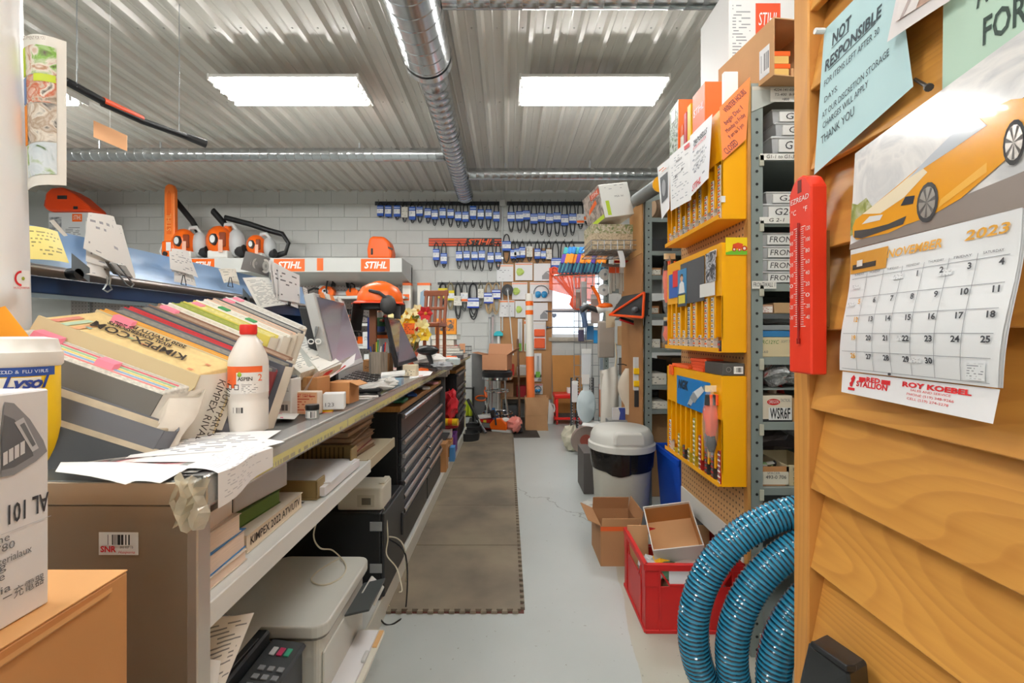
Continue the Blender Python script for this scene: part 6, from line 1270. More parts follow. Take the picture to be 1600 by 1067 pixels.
# orange harness hanging in the window
hn = thing('orange_harness','orange strap harness hanging in front of the window','harness',U(892,425,6.55)); om = M('#f2552a',.45,alpha=.92)
base = U(892,425,6.55); part(hn,'hanging_cord',MB().tube([(0,0,.03),(0,.36,.42),(0,.44,.45)],.006,6),om)
for i,((x0,y0),(x1,y1)) in enumerate((((862,428),(905,478)),((868,425),(908,482)),((884,428),(896,470)),((891,428),(896,468)),((898,428),(900,470)),((904,428),(903,472)))):
    a_,b_ = U(x0,y0,6.55)-base,U(x1,y1,6.53)-base; part(hn,'strap',MB().obb(a_,b_-a_,(.045 if i < 2 else .022,0,.0),(0,.006,0)),om)
part(hn,'mesh_panel',MB().sheet(lambda u,v: U(858+72*u,424+(28+22*u)*v,6.57)-base+V((0,.02*sin(9*u),0)),12,4),M('#f4622a',.5,alpha=.85))
part(hn,'pad',MB().blob(U(900,473,6.53)-base,.095,.03,.10,5,.15),om,smooth=True)
for i,x in enumerate((866,880,894,906)): part(hn,'loop',MB().tube([U(x,424,6.55)-base+V((.05*cos(g),0,.06*sin(g))) for g in [2*pi*j/12 for j in range(12)]],.012,6,closed=True,flat=1.0),om,smooth=True)
part(hn,'header_strap',MB().obb(U(858,424,6.56)-base,U(915,424,6.56)-U(858,424,6.56),(0,.006,0),(0,0,.05)),om)
# ================================================================ spiral ducts, fixtures below the ceiling
ductm = M('#c9ccce',.22,.95,noise=.12,nscale=7)
du = thing('spiral_duct','large spiral metal duct running along the ceiling towards the back wall','duct',(0,0,0))
def dx_(Y): return -.545-.0098*Y
zdu = 3.275
def ductseg(parent,y0,y1,r,step):
    pts = []; rr = []
    y = y0
    while y < y1:
        for dy,k_ in ((0,1.0),(step-.016,1.0),(step-.011,1.02),(step-.004,1.02)):
            if y+dy < y1: pts.append((dx_(y+dy),y+dy,zdu)); rr.append(r*k_)
        y += step
    pts.append((dx_(y1),y1,zdu)); rr.append(r)
    part(parent,'duct_length',MB().tube(pts,rr,28,cap=False),ductm,smooth=30)
ductseg(du,.4,3.35,.172,.115); part(du,'reducer',MB().tube([(dx_(3.35),3.35,zdu),(dx_(3.52),3.52,zdu)],[.172,.118],28,cap=False),ductm,smooth=True)
ductseg(du,3.52,6.62,.116,.105); part(du,'end_cap',MB().tube([(dx_(6.62),6.62,zdu),(dx_(6.66),6.66,zdu)],[.119,.112],28),M('#8f9396',.3,.8),smooth=True)
part(du,'joint_band',MB().tube([(dx_(3.30),3.30,zdu),(dx_(3.36),3.36,zdu)],.179,28,cap=False),ductm,smooth=True); part(du,'joint_band',MB().tube([(dx_(4.55),4.55,zdu),(dx_(4.6),4.6,zdu)],.121,28,cap=False),ductm,smooth=True)
for y in (1.6,3.0,4.4,5.9): part(du,'hanger_strap',MB().box(dx_(y)-.012,dx_(y)+.012,y-.006,y+.006,zdu+.11,3.465),steel)
def branch(label,y,z,r,x0,x1):
    t = thing('branch_duct',label,'duct',(0,0,0)); pts = []; rr = []; x = x0
    while x < x1:
        for d_,k_ in ((0,1),(.084,1),(.089,1.035),(.096,1.035)):
            if x+d_ < x1: pts.append((x+d_,y,z)); rr.append(r*k_)
        x += .1
    part(t,'duct_length',MB().tube(pts,rr,20),ductm,smooth=30)
    for k_ in range(3): xx = x0+(x1-x0)*(.15+.35*k_); part(t,'hanger_strap',MB().box(xx-.01,xx+.01,y-.004,y+.004,z+r,3.465),steel)
    return t
branch('thin spiral branch duct running left from the large duct',5.2,3.30,.073,-7.2,dx_(5.2)-.118); branch('thin spiral branch duct running right from the large duct',5.8,3.29,.073,dx_(5.8)+.119,2.6); branch('thin spiral branch duct overhead near the top boxes',2.80,3.31,.055,dx_(2.8)+.175,2.6)
# pole hung under the ceiling, orange card on its chain
hp_ = thing('hanging_pole','long black and orange telescopic pole slung below the ceiling','pole',(0,0,0)); ya,yb_ = 2.6,3.3
part(hp_,'shaft',MB().tube([U(20,92,2.35),U(105,128,2.45),U(160,158,2.62)],.022,12),black,smooth=True); part(hp_,'orange_sleeve',MB().tube([U(160,158,2.62),U(222,186,2.85)],[.025,.020],12),M('#d94a1a',.45),smooth=True); part(hp_,'lower_shaft',MB().tube([U(160,161,2.62),U(222,189,2.85),U(290,213,3.1)],.020,12),black,smooth=True); part(hp_,'grip',MB().tube([U(288,212,3.1),U(322,225,3.2)],[.022,.028],12),dark,smooth=True)
for (a_,Y) in ((120,2.48),(280,3.06)): p = U(a_,136 if a_ < 200 else 209,Y); part(hp_,'hanging_wire',MB().cyl(p,(p.x,p.y,3.468),.003,n=6),steel)
oc2 = thing('hanging_card','pale orange card hanging on a chain under the ceiling','card',(0,0,0)); q = [U(198,236,2.9),U(146,214,2.75),U(146,188,2.75),U(198,210,2.9)]; q = [q[1],q[0],q[3],q[2]]
part(oc2,'card',MB().obb(q[0],q[1]-q[0],q[3]-q[0],(0,.004,0)),M('#f2b887',.6)); qtext(oc2,q,'$259',.5,.5,.2,M('#d99a6a',.6),off=.003) if False else None
part(oc2,'chain',MB().cyl(U(156,220,2.78),U(156,232,2.78),.006,n=6),steel); part(oc2,'string',MB().cyl(U(172,199,2.82),(U(172,0,2.82).x,2.82,3.468),.0015,n=5),white)
# ================================================================ grey shelving unit on the right, front facing the camera
SX,SY = .945,1.76
su = thing('steel_shelving','grey slotted angle shelving unit beside the wood wall','shelf',(SX,SY,0)); gm = M('#8f9995',.42,.25); SW,SD = 1.0,.60
def upright(parent,x,y,z1,fx=1):
    part(parent,'upright',MB().box(x,x+.045,y,y+.004,0,z1).box(x if fx > 0 else x+.041,x+.004 if fx > 0 else x+.045,y+.004,y+.045,0,z1),gm); hb = MB()
    for k_ in range(int(z1/.05)): hb.cyl((x+.022,y-.0012,.03+k_*.05),(x+.022,y-.0002,.03+k_*.05),.0055,n=8)
    part(parent,'bolt_holes',hb,M('#202223',.7),kind='stuff')
upright(su,0,0,2.22); upright(su,SW-.045,0,2.22,-1); upright(su,0,SD-.05,2.22); upright(su,SW-.045,SD-.05,2.22,-1)
def shz(py): return HZ-(py-VY)*SY/F
SZ = {'g1': shz(240),'g2': shz(342),'fw': shz(443),'rc': shz(558),'ws': shz(660),'lo': shz(762),'bt': .10}
for k_,z in SZ.items(): part(su,'shelf_board',MB().box(.005,SW-.005,.006,SD,z-.004,z),gm); part(su,'shelf_lip',MB().box(.046,SW-.046,.002,.006,z-.030,z),gm,.001); 
part(su,'top_board',MB().box(.0,SW,-.004,SD,shz(140)-.004,shz(136)),M('#c9c5b8',.5)); part(su,'gusset',MB().prism([(.0,shz(175)),(.0,shz(140)),(.30,shz(140)),(.30,shz(152)),(.11,shz(156))],'y',-.003,-.0005),M('#b9bdb6',.45)); part(su,'back_panel',MB().box(.01,SW-.01,SD-.006,SD-.002,.1,2.2),M('#54595a',.6))
for k_,z in SZ.items(): part(su,'shelf_clip',MB().box(.030,.048,-.006,-.001,z-.05,z-.006),M('#b9b9a8',.5),.002)
def slabel(label,px0,px1,py0,py1,s,Y=SY-.006,col='#ecebe4',sc=.8,rows=None,z_=None):
    a_,b_ = U(px0,py1,Y),U(px1,py0,Y); w,h = b_.x-a_.x,b_.z-a_.z; t = thing('shelf_label',label,'label',(a_.x+w/2,Y,a_.z+h/2)); part(t,'paper',MB().box(-w/2,w/2,0,.0008,-h/2,h/2),M(col,.6))
    for i,l in enumerate(rows or [s]): n = len(rows or [s]); text(t,l,ink,h/n*.8,loc=(0,-.001,h*(.5-(i+.5)/n)),w=w*sc*min(1,len(l)/max(len(r) for r in (rows or [s]))),shear=.15)
    return t
slabel('white handwritten number card on the shelving top board',1204,1250,137,159,'',rows=['4224-141-0300','TS-400  8-96','+800'])
slabel('long label G1-1 to G1-3 on the first shelf lip',1188,1250,240,250,'G1-1 to G1-3',sc=.7); slabel('label G 2-1 on the second shelf lip',1187,1240,339,349,'G 2-1',sc=.45); slabel('white label reading Frontwall 1 on the third shelf lip',1175,1213,439,451,'FRONTWALL 1',sc=.9)
pclear = M('#e9ecee',.25,alpha=.62)
def bin_(label,px0,py0,py1,s,Y=SY+.02,w=.30,d=.42,dx=0,top=False):
    a_ = U(px0,py1,Y); b_ = U(px0,py0,Y); h = b_.z-a_.z; t = thing('parts_bin',label,'bin',(a_.x+w/2,Y+d/2,a_.z),(0,0,0),'clear lidded bins on the shelving'); i_ = .012
    part(t,'tub',MB().add([(-w/2+i_,-d/2+i_,0),(w/2-i_,-d/2+i_,0),(w/2-i_,d/2-i_,0),(-w/2+i_,d/2-i_,0),(-w/2+.004,-d/2+.004,h*.82),(w/2-.004,-d/2+.004,h*.82),(w/2-.004,d/2-.004,h*.82),(-w/2+.004,d/2-.004,h*.82)],[(0,3,2,1),(0,1,5,4),(1,2,6,5),(2,3,7,6),(3,0,4,7)]),pclear)
    part(t,'contents',MB().blob((0,0,h*.38),w*.42,d*.42,h*.34,len(s),.25),blotch_mat(['#8f8e8a','#c9a08c','#6a6a68','#e0dcd4'],14)); part(t,'lid',MB().box(-w/2,w/2,-d/2,d/2,h*.82,h),M('#e6e8e9',.3,alpha=.8),.004); part(t,'label',MB().box(-w/2+.03,w/2-.03,-d/2-.001,-d/2+.006,h*.06,h*.78),M('#e9e9e5',.5))
    text(t,s,ink,h*.66,loc=(-w/2+(.05 if len(s) < 6 else .035),-d/2-.0018,h*.42),align='LEFT',w=.022*len(s),shear=.15); return t
for i,(x0,y0,y1,s,l) in enumerate(((1205,212,239,'G1-3','lowest clear bin marked G1 on the top shelf'),(1211,191,212,'G1-2','middle clear bin marked G1 on the top shelf'),(1206,170,191,'G1-1','topmost clear bin marked G1 on the top shelf'))): bin_(l,x0,y0,y1,s)
for i,(x0,y0,y1,s,l) in enumerate(((1189,318,341,'G2-2','lower clear bin marked G2 on the second shelf'),(1196,299,318,'G2-1','upper clear bin marked G2 on the second shelf'))): bin_(l,x0,y0,y1,s)
for i,(x0,y0,y1) in enumerate(((1188,424,442),(1188,404,423),(1188,384,403),(1187,363,383))): bin_('clear bin marked Frontwall, %s from the bottom of its stack' % ORD[i],x0,y0,y1,'FRONTWALL')
def sbox(label,px0,px1,py0,py1,mat,Y=SY+.015,d=.3,name='carton',**kw): return carton(name,label,'box',px0,px1,py0,py1,Y,d,mat,**kw)
part(su,'shelf_board',MB().box(.005,SW-.005,.006,SD,shz(490)-.004,shz(490)),gm); part(su,'shelf_lip',MB().box(.046,SW-.046,.002,.006,shz(498),shz(490)),M('#55595a',.5))
sbox('carton with red printed label under the Frontwall shelf',1187,1208,476,489.5,M('#b98f72',.7),lab=(.05,.95,.1,.8,print_mat('#e9e2da','#b5403c',5,7,.6))); sbox('plain tan carton right of the red labelled carton',1210,1238,473,489.5,M('#b5946c',.7))
for i,px in enumerate((1217,1224,1231)): pass
sbox('grey flat box on the shelf below the red labelled carton',1187,1240,508,516,M('#8d9294',.5),name='flat_box').location.z += 0
sbox('cream box with green handwriting on the third lower shelf',1187,1245,527,557.5,M('#d8c9a2',.6)); 
t = sbox('blue flat box lying on the cream box',1187,1245,517,526.5,M('#2f78b0',.5),name='flat_box')
for o_ in list(SC.objects):
    if o_.get('label') == 'cream box with green handwriting on the third lower shelf':
        q = front(o_); qtext(o_,q,'RC12YC',.28,.75,.20,M('#3f7a3a',.6),w=.45,shear=.2); qtext(o_,q,'SOFT TIP',.72,.78,.14,inkg,w=.3,shear=.2); qtext(o_,q,'7-60',.12,.25,.14,inkg,w=.2); qtext(o_,q,'BR',.88,.25,.18,ink,w=.15)
solo('plastic_bag','clear plastic bag lying on the grey flat box','bag',MB().blob((0,0,.02),.09,.08,.025,3,.3),M('#c9cdd0',.2,alpha=.6),U(1212,507,SY+.12)+V((0,0,.002)))
for i,(x,l) in enumerate(((1203,'crumpled clear bag with red parts on the shelf above WSR6F'),(1232,'crumpled clear bag of connectors on the shelf above WSR6F'))):
    p = U(x,600,SY+.10); solo('plastic_bag',l,'bag',MB().blob((0,0,.05),.065,.09,.048,7+i,.3),blotch_mat(['#d9dbdc','#8a8c8e','#eceded','#b0423c'],26) if i == 0 else blotch_mat(['#d9dbdc','#7a7a78','#eceded','#a08d74'],26),(p.x,p.y,SZ['ws']+.13+.0))
part(su,'shelf_board',MB().box(.046,SW-.005,.006,SD,SZ['ws']+.125,SZ['ws']+.129),gm)
t = sbox('open red and white carton marked WSR6F',1187,1238,618,659.5,M('#e4d9c4',.6),d=.2); q = front(t); part(t,'red_side',MB().box(-t['w']/2-.0008,-t['w']/2+.010,-.1008,.1,0,t['h']),red); part(t,'black_foot',MB().box(-t['w']/2+.01,t['w']/2,-.1008,.1,0,.012),black); qrect(t,q,.27,.98,.08,.55,white,.0012); qtext(t,q,'WSR6F',.62,.31,.42,ink,w=.62,bold=.001,off=.002)
qpoly(t,q,circ(.42,.76,.2,.12),red,.0012); qtext(t,q,'OREGON',.42,.76,.13,white,w=.3,off=.002); qtext(t,q,'TACTICAL',.78,.82,.12,inkg,w=.3,off=.002)
part(t,'red_flap',MB().obb((-t['w']/2,-.05,t['h']),(.02,0,.05),(0,.1,0),(.002,0,0)),red); part(t,'red_flap',MB().obb((t['w']/2,-.05,t['h']),(-.02,0,.05),(0,.1,0),(.002,0,0)),red); part(t,'roll',MB().cyl((.02,-.03,t['h']-.02),(.035,-.03,t['h']+.05),.016,n=14),M('#d8b9a4',.5))
sbox('tan carton right of the WSR6F carton',1239,1262,622,659.5,M('#a9855c',.7),d=.22)
solo('plastic_bag','dark bag of parts on the shelf under WSR6F','bag',MB().blob((0,0,.05),.12,.12,.05,4,.25),M('#6d6466',.3),(U(1212,0,SY+.3).x,SY+.36,SZ['lo']+.002+.06)); 
t = thing('open_carton','brown open carton with a handwritten label on the low shelf','box',(U(1208,0,SY+.02).x,SY+.14,SZ['lo']+.001)); open_box(t,.125,.24,.075,card); part(t,'label',MB().box(-.045,.06,-.1215,-.1202,.005,.055),M('#e6dfcc',.6)); text(t,'493-0 706',ink,.02,loc=(.01,-.123,.034),w=.08); text(t,'SPACER',inkg,.012,loc=(.0,-.123,.050),w=.05)
t = thing('open_carton','cream carton labelled Bearings ST on the low shelf','box',(U(1243,0,SY+.02).x+.04,SY+.14,SZ['lo']+.001)); open_box(t,.15,.24,.08,M('#cfc29f',.6)); [text(t,s_,ink if s_ != 'GREASE' else M('#8a7a1e',.6),.016,loc=(-.02,-.1215,.064-.018*i),w=.06) for i,s_ in enumerate(('BEARINGS','ST','SEALS','GREASE'))]
for i in range(4): solo('parts_packet','%s small green and white packet in the open low shelf cartons' % ORD[i],'packet',MB().box(-.03,.03,-.008,.008,0,.07),M(('#dfe3dc','#8fae7a','#dcdad2','#3a3d40')[i],.5),(U(1205+i*9,0,SY).x,SY+.12,SZ['lo']+.008),(R(25),R(20-14*i),0),bevel=.002)
solo('plastic_bag','clear bag hanging over the back of the low shelf cartons','bag',MB().blob((0,0,.05),.1,.06,.06,14,.25),M('#8f8a8c',.25,alpha=.7),(U(1235,0,SY+.3).x,SY+.42,SZ['lo']+.09))
# pegboard on the shelving side, three yellow spark plug cabinets
PX = .93
pb = thing('side_pegboard','brown pegboard on the side of the shelving behind the yellow cabinets','board',(PX,1.77,0)); pgm = holes_mat('#c59a68','#4d3a22',.0254,.0048,(1,2),noise=0)
part(pb,'board',MB().box(-.006,.002,0,.64,.36,2.22),pgm); part(pb,'edge_batten',MB().box(-.008,.004,-.028,-.001,.36,2.22),M('#b98545',.6,noise=.15)); part(pb,'white_skirt',MB().box(-.012,-.0065,.0,.63,.36,.45),M('#d8d8d4',.5))
def plugcab(label,ytop_,ybot,front_h=.2,plate=None,door=None):
    """yellow cabinet with a fascia above open slots; front faces the aisle"""
    Yn,Yf = 1.75,2.345; xf = .827; w = Yf-Yn; z0 = HZ-(ybot-VY)*Yn/F; z1 = HZ-(ytop_-VY)*Yn/F; h = z1-z0
    t = thing('plug_cabinet',label,'cabinet',(xf,Yf,z0),(0,0,MX_L)); ym = yellow; d = .096   # local x 0 far .. w near, y into
    part(t,'back_panel',MB().box(0,w,d-.003,d,0,h),M('#d88f00',.45)); part(t,'end_panel',MB().box(w-.004,w,0,d-.003,0,h),ym,.001); part(t,'end_panel',MB().box(0,.004,0,d-.003,0,h),ym,.001)
    part(t,'top_panel',MB().box(.004,w-.004,0,d-.003,h-.004,h),ym); part(t,'floor_panel',MB().box(.004,w-.004,-.012,d-.003,0,.004),ym); part(t,'floor_lip',MB().box(.004,w-.004,-.014,-.011,0,.018),ym)
    zf = h-front_h; part(t,'fascia',MB().box(.004,w-.004,.0,.004,zf,h-.004),ym)
    for i in range(1,10): part(t,'divider',MB().box(i*w/10-.0015,i*w/10+.0015,.004,d-.004,.06,zf+.02),ym); 
    for i in range(0,11): part(t,'divider_edge',MB().box(max(i*w/10-.006,.0),min(i*w/10+.006,w),.0,.004,.055,zf),ym)
    t['w'],t['h'] = w,h; t['zf'] = zf; return t,w,h,zf
plugcols = [('#e8e4da','#e06a2a'),('#e9e6df','#d8a23a'),('#d9dcdf','#6a7076'),('#e8e4da','#c8b52a')]
pmesh = {}
def plugbox(cabname,t,w,slot,k_,cols,dy=.0125,count=0):
    key = cols
    if key not in pmesh:
        pmesh[key] = (MB().box(-.0105,.0105,-.0105,.0105,0,.0205).mesh('plug_box',M(cols[0],.5),.001),MB().box(-.0107,.0107,-.0109,-.0104,.002,.009).mesh('box_band',M(cols[1],.5)),MB().box(-.006,.006,-.0112,-.0107,.011,.018).mesh('box_print',inkg))
    o = bpy.data.objects.new('plug_box',pmesh[key][0]); COL.objects.link(o)
    o.matrix_world = t.matrix_basis @ MX.Translation(V(((slot+.5)*w/10,dy,.0045+k_*.0212)))
    tag(o,'small plug box, %s from the bottom in the %s slot of the %s' % (ORD[k_],ORD[slot],cabname),'box','plug boxes in the %s' % cabname)
    for i in (1,2): c = obj(('plug_box','box_band','box_print')[i],pmesh[key][i],o)
def fill(cabname,t,w,cols_by_slot):
    for s_,(n_,ci) in cols_by_slot.items():
        for k_ in range(n_): plugbox(cabname,t,w,s_,k_,plugcols[ci] if ci < 4 else (('#3a3a3c','#b02a2a') if ci == 4 else (('#c8b52a','#e9e6df') if ci == 5 else ('#b02a2a','#e9e6df'))))
c1_,w,h,zf = plugcab('topmost yellow spark plug cabinet behind the hanging white sheets',168,342,.20)
fill('topmost cabinet',c1_,w,{0: (3,0),1: (4,1),2: (9,0),3: (5,2),4: (10,0),5: (7,0),6: (9,1),7: (6,0),8: (8,0),9: (10,0)})
c2_,w,h,zf = plugcab('middle yellow spark plug cabinet with dark posters on its fascia',380,551,.20)
fill('middle cabinet',c2_,w,{0: (2,0),1: (8,0),2: (8,1),3: (4,1),4: (9,2),5: (12,0),6: (3,0),7: (17,0),8: (12,1),9: (2,4)})
c3_,w,h,zf = plugcab('lowest yellow spark plug cabinet with the blue spark plug panel',588,761,.17)
fill('lowest cabinet',c3_,w,{0: (7,0),1: (1,5),2: (5,5),3: (3,4),4: (3,5),5: (10,5),6: (7,6),7: (8,4),8: (11,4),9: (6,6)})
# posters on the middle cabinet
w,h,zf = c2_['w'],c2_['h'],c2_['zf']
def fq(t,x0,x1,z0,z1,off=-.0015): return [(x0,off,z0),(x1,off,z0),(x1,off,z1),(x0,off,z1)]
def poster(t,name,label,x0,x1,z0,z1,mat,off=-.002):
    o = solo(name,label,'poster',MB().box(0,x1-x0,-.001,0,0,z1-z0),mat); o.matrix_world = t.matrix_basis @ MX.Translation(V((x0,off,z0))); return o
poster(c2_,'poster','blue poster with red text box on the middle yellow cabinet',.03,.16,zf+.03,.37,M('#2d63b8',.4))
poster(c2_,'poster','dark grey printed chart on the middle yellow cabinet',.19,.45,zf-.01,.40,print_mat('#4b4d50','#77797c',40,24,.6),-.004)
man = poster(c2_,'poster','narrow blue poster of a man in a white coat on the cabinet',.16,.265,zf-.02,.375,M('#3a86b8',.4),-.006)
q = [(0,-.0012,0),(.105,-.0012,0),(.105,-.0012,.375-zf+.02),(0,-.0012,.375-zf+.02)]
qrect(man,q,.02,.98,.0,.34,M('#3a4148',.5)); qrect(man,q,.12,.88,.08,.30,M('#e2cf4a',.5),.001); qpoly(man,q,[(.15,.36),(.85,.36),(.75,.62),(.5,.70),(.25,.62)],M('#e9eaea',.5)); qpoly(man,q,circ(.5,.76,.17,.09),M('#d8a888',.5),.001); qpoly(man,q,[(.33,.78),(.36,.86),(.5,.88),(.64,.86),(.67,.78),(.5,.83)],M('#4a3020',.5),.0012)
qrb = poster(c2_,'price_note','white price note stuck below the dark chart',.41,.55,zf+.005,zf+.06,print_mat('#e4e4e0','#8a8a88',5,9,.6),-.006); rbp = poster(c2_,'poster','red text box overlapping the blue poster',.09,.165,zf+.08,zf+.16,print_mat('#d8302f','#f3e3e0',5,5,.6),-.0045)
gvb = poster(c2_,'glove_packet','black glove packet hung on the dark chart',.47,.56,zf+.06,zf+.18,blotch_mat(['#232427','#3a3b3e','#c9cbd0','#1a1b1d'],40),-.008)
poster(c2_,'price_note','small white sticker at the upper near corner of the middle cabinet',.50,.56,zf+.155,zf+.185,M('#ecebe6',.5),-.0045)
# tractor plate on the near end of the middle cabinet
pl = thing('tractor_plate','yellow and green tractor picture plate on the middle yellow cabinet','plate',(.84,1.749,HZ-(398-VY)*1.75/F)); pw2,ph = .085,.066
part(pl,'plate',MB().box(0,pw2,-.002,0,0,ph),M('#f0cf1a',.4)); q = [(0,-.0022,0),(pw2,-.0022,0),(pw2,-.0022,ph),(0,-.0022,ph)]
qpoly(pl,q,[(0,0),(1,0),(1,.22),(.4,.28),(0,.12)],M('#6cb52d',.5),.0003); qpoly(pl,q,[(.3,.35),(.75,.35),(.78,.62),(.55,.70),(.32,.60)],M('#d2491e',.5),.0006)
for u,v,r in ((.38,.30,.12),(.62,.28,.10),(.84,.36,.16)): qpoly(pl,q,circ(u,v,r*.8,r),M('#b83a18',.5),.0008); qpoly(pl,q,circ(u,v,r*.4,r*.5),M('#e9e3d8',.5),.001)
text(pl,'Gemütlichkeit',M('#b5451e',.5),.012,loc=(.05,-.0035,.057),w=.06) if False else text(pl,'SPARK PLUGS',M('#b5451e',.5),.012,loc=(.05,-.0035,.057),w=.055) if False else None
part(c2_,'top_trim',MB().box(.004,w-.004,.0,.095,h,h+.004),yellow); text(c2_,'STIHL',M('#2b2620',.5),.018,mx=c2_.matrix_basis.inverted() @ MX(((1,0,0,.895),(0,0,-1,1.7488),(0,1,0,z_ if False else HZ-(376-VY)*1.75/F-.012),(0,0,0,1))),w=.04)
# blue spark plug panel on the lowest cabinet
bp_ = thing('brand_panel','blue panel picturing a big spark plug on the lowest yellow cabinet','panel'); bp_.matrix_world = c3_.matrix_basis @ MX.Translation(V((.14,-.0022,.255))); bw_,bh_ = .36,.135
part(bp_,'panel',MB().box(0,bw_,-.001,0,0,bh_),M('#1f7cc4',.3)); q = [(0,-.0012,0),(bw_,-.0012,0),(bw_,-.0012,bh_),(0,-.0012,bh_)]
text(bp_,'NGK',M('#23303c',.4),.055,loc=(.075,-.0022,.095),w=.12,shear=.2,bold=.0025)
pm_ = M('#cfd4d8',.3,.2); pk = lambda pts,m,o_=.001: qpoly(bp_,q,pts,m,o_)
pk([(.36,.10),(.46,.06),(.56,.30),(.48,.42)],pm_); pk([(.44,.36),(.58,.22),(.68,.42),(.56,.60)],M('#a9b0b6',.3,.2),.0013); pk([(.52,.55),(.66,.38),(.86,.72),(.78,.84)],M('#e4e8ea',.3),.001); pk([(.80,.80),(.86,.72),(.93,.86),(.89,.92)],M('#9aa1a8',.3,.3),.0014); pk([(.38,.08),(.46,.05),(.48,.10),(.40,.14)],M('#59636b',.3),.0016)
rd = thing('round_badge','round red brand badge at the edge of the blue panel','badge'); rd.matrix_world = c3_.matrix_basis @ MX.Translation(V((.475,-.005,.26))); part(rd,'disc',MB().cyl((0,0,0),(0,-.002,0),.036,n=28),M('#d42a2a',.4)); text(rd,'NGK',white,.024,loc=(0,-.003,.012),w=.045,bold=.0006); text(rd,'SPARK PLUGS',white,.009,loc=(0,-.003,-.010),w=.045)
# gloves in bags hung on the cabinets
def glovebag(label,p,h,w,seed=0,hk=None):
    hk = V(hk) if hk else p+V((0,.1,.0))
    t = thing('glove_bag',label,'gloves',p); f_ = M('#ef5a22',.5)
    part(t,'orange_backs',MB().blob((0,0,-h*.42),w*.45,.022,h*.36,seed,.18),f_,smooth=True); part(t,'black_cuffs',MB().blob((w*.1,.004,-h*.80),w*.40,.022,h*.16,seed+1,.2),dark,smooth=True)
    for i in range(4): part(t,'finger',MB().tube([(-w*.3+w*.2*i,-.012,-h*.2),(-w*.34+w*.22*i,-.014,-h*.04)],[.012,.009],8),f_ if i % 2 else dark,smooth=True)
    part(t,'bag',MB().blob((0,0,-h*.5),w*.55,.034,h*.55,seed+3,.06,12,8),film,smooth=True); part(t,'header',MB().box(-w*.4,w*.4,-.004,.0,0,h*.10),M('#e9d9b4',.6)); part(t,'hook',MB().cyl((0,.0,h*.07),hk-p,.003,n=6),steel); return t
g1 = glovebag('orange and black gloves bagged at the near edge of the middle cabinet',U(1046,405,2.42),.30,.075,2,(.86,2.345,1.50)); g2 = glovebag('second bag of orange gloves hung below the first',U(1045,500,2.44),.155,.07,5,(.86,2.345,1.30))
g3 = glovebag('bagged orange glove hanging in front of the lowest cabinet',U(1110,612,1.80),.25,.055,8,(.829,1.80,1.03))
# boxes on top of the cabinets
def topbox(label,y0,y1,x0,x1,z,h,mat,rz=0,name='packet',cat='packet'): return solo(name,label,cat,MB().box(-(x1-x0)/2,(x1-x0)/2,-(y1-y0)/2,(y1-y0)/2,0,h),mat,((x0+x1)/2,(y0+y1)/2,z),(0,0,rz),bevel=.002)
zc3 = HZ-(588-VY)*1.75/F+.001; zc1 = HZ-(168-VY)*1.75/F+.001
t = topbox('dark carton with white barcode on the lowest yellow cabinet',1.76,1.92,.835,.92,zc3,.048,M('#4a4845',.5),name='carton',cat='box'); part(t,'barcode',MB().quad((.0,-.0805,.008),(.036,-.0805,.008),(.036,-.0805,.036),(.0,-.0805,.036)),bars_mat()); part(t,'emblem',MB().tube([(-.02+.009*cos(g),-.081,.024+.009*sin(g)) for g in [2*pi*i/12 for i in range(12)]],.0012,5,closed=True),M('#8a8680',.5))
for i in range(4): topbox('orange folded packet, %s of the pile on the lowest cabinet' % ORD[i],1.93,2.06,.835,.915,zc3+.0135*i,.013,M('#e8552a',.5),R(4*i-5))
topbox('flat orange packet at the far end of the lowest cabinet top',2.10,2.30,.835,.91,zc3,.016,M('#ee6a35',.5)); topbox('orange tag hanging at the far corner of the lowest cabinet',2.25,2.29,.815,.826,zc3-.04,.05,M('#f0662a',.5))
for i,(y0,y1,h,col,l) in enumerate(((2.17,2.205,.13,'#e9e2d6','white and orange packet at the far end of the topmost cabinet'),(2.13,2.16,.17,'#c22a3a','dark red book on the topmost cabinet'),(2.08,2.12,.185,'#f0c41a','yellow book on the topmost cabinet'),(1.93,2.06,.20,'#f4691f','large orange branded packet on the topmost cabinet'))):
    t = topbox(l,y0,y1,.84,.92,zc1,h,M(col,.5))
    if i == 0: part(t,'orange_top',MB().box(-.0405,.0405,-.018,.018,h*.6,h+.001),orange)
    if i == 3: text(t,'STIHL',white,.045,mx=MX(((0,0,-1,-.0412),(-1,0,0,0),(0,1,0,h*.55),(0,0,0,1))),w=.10,shear=.2)
cm_ = blotch_mat(['#2f3d2a','#5f7a4f','#cfd8cf','#3d4a36','#8fa382'],26); t = topbox('camouflage printed carton behind the packets on the topmost cabinet',2.215,2.335,.835,.925,zc1+.0,.27,cm_,name='carton',cat='box'); part(t,'orange_end',MB().box(-.046,.046,-.061,-.055,.0,.27),orange); part(t,'white_tag',MB().box(-.0465,-.045,-.02,.03,.19,.25),white)
topbox('white folded leaflet stand on the topmost cabinet near end',1.77,1.79,.845,.90,zc1,.15,white)
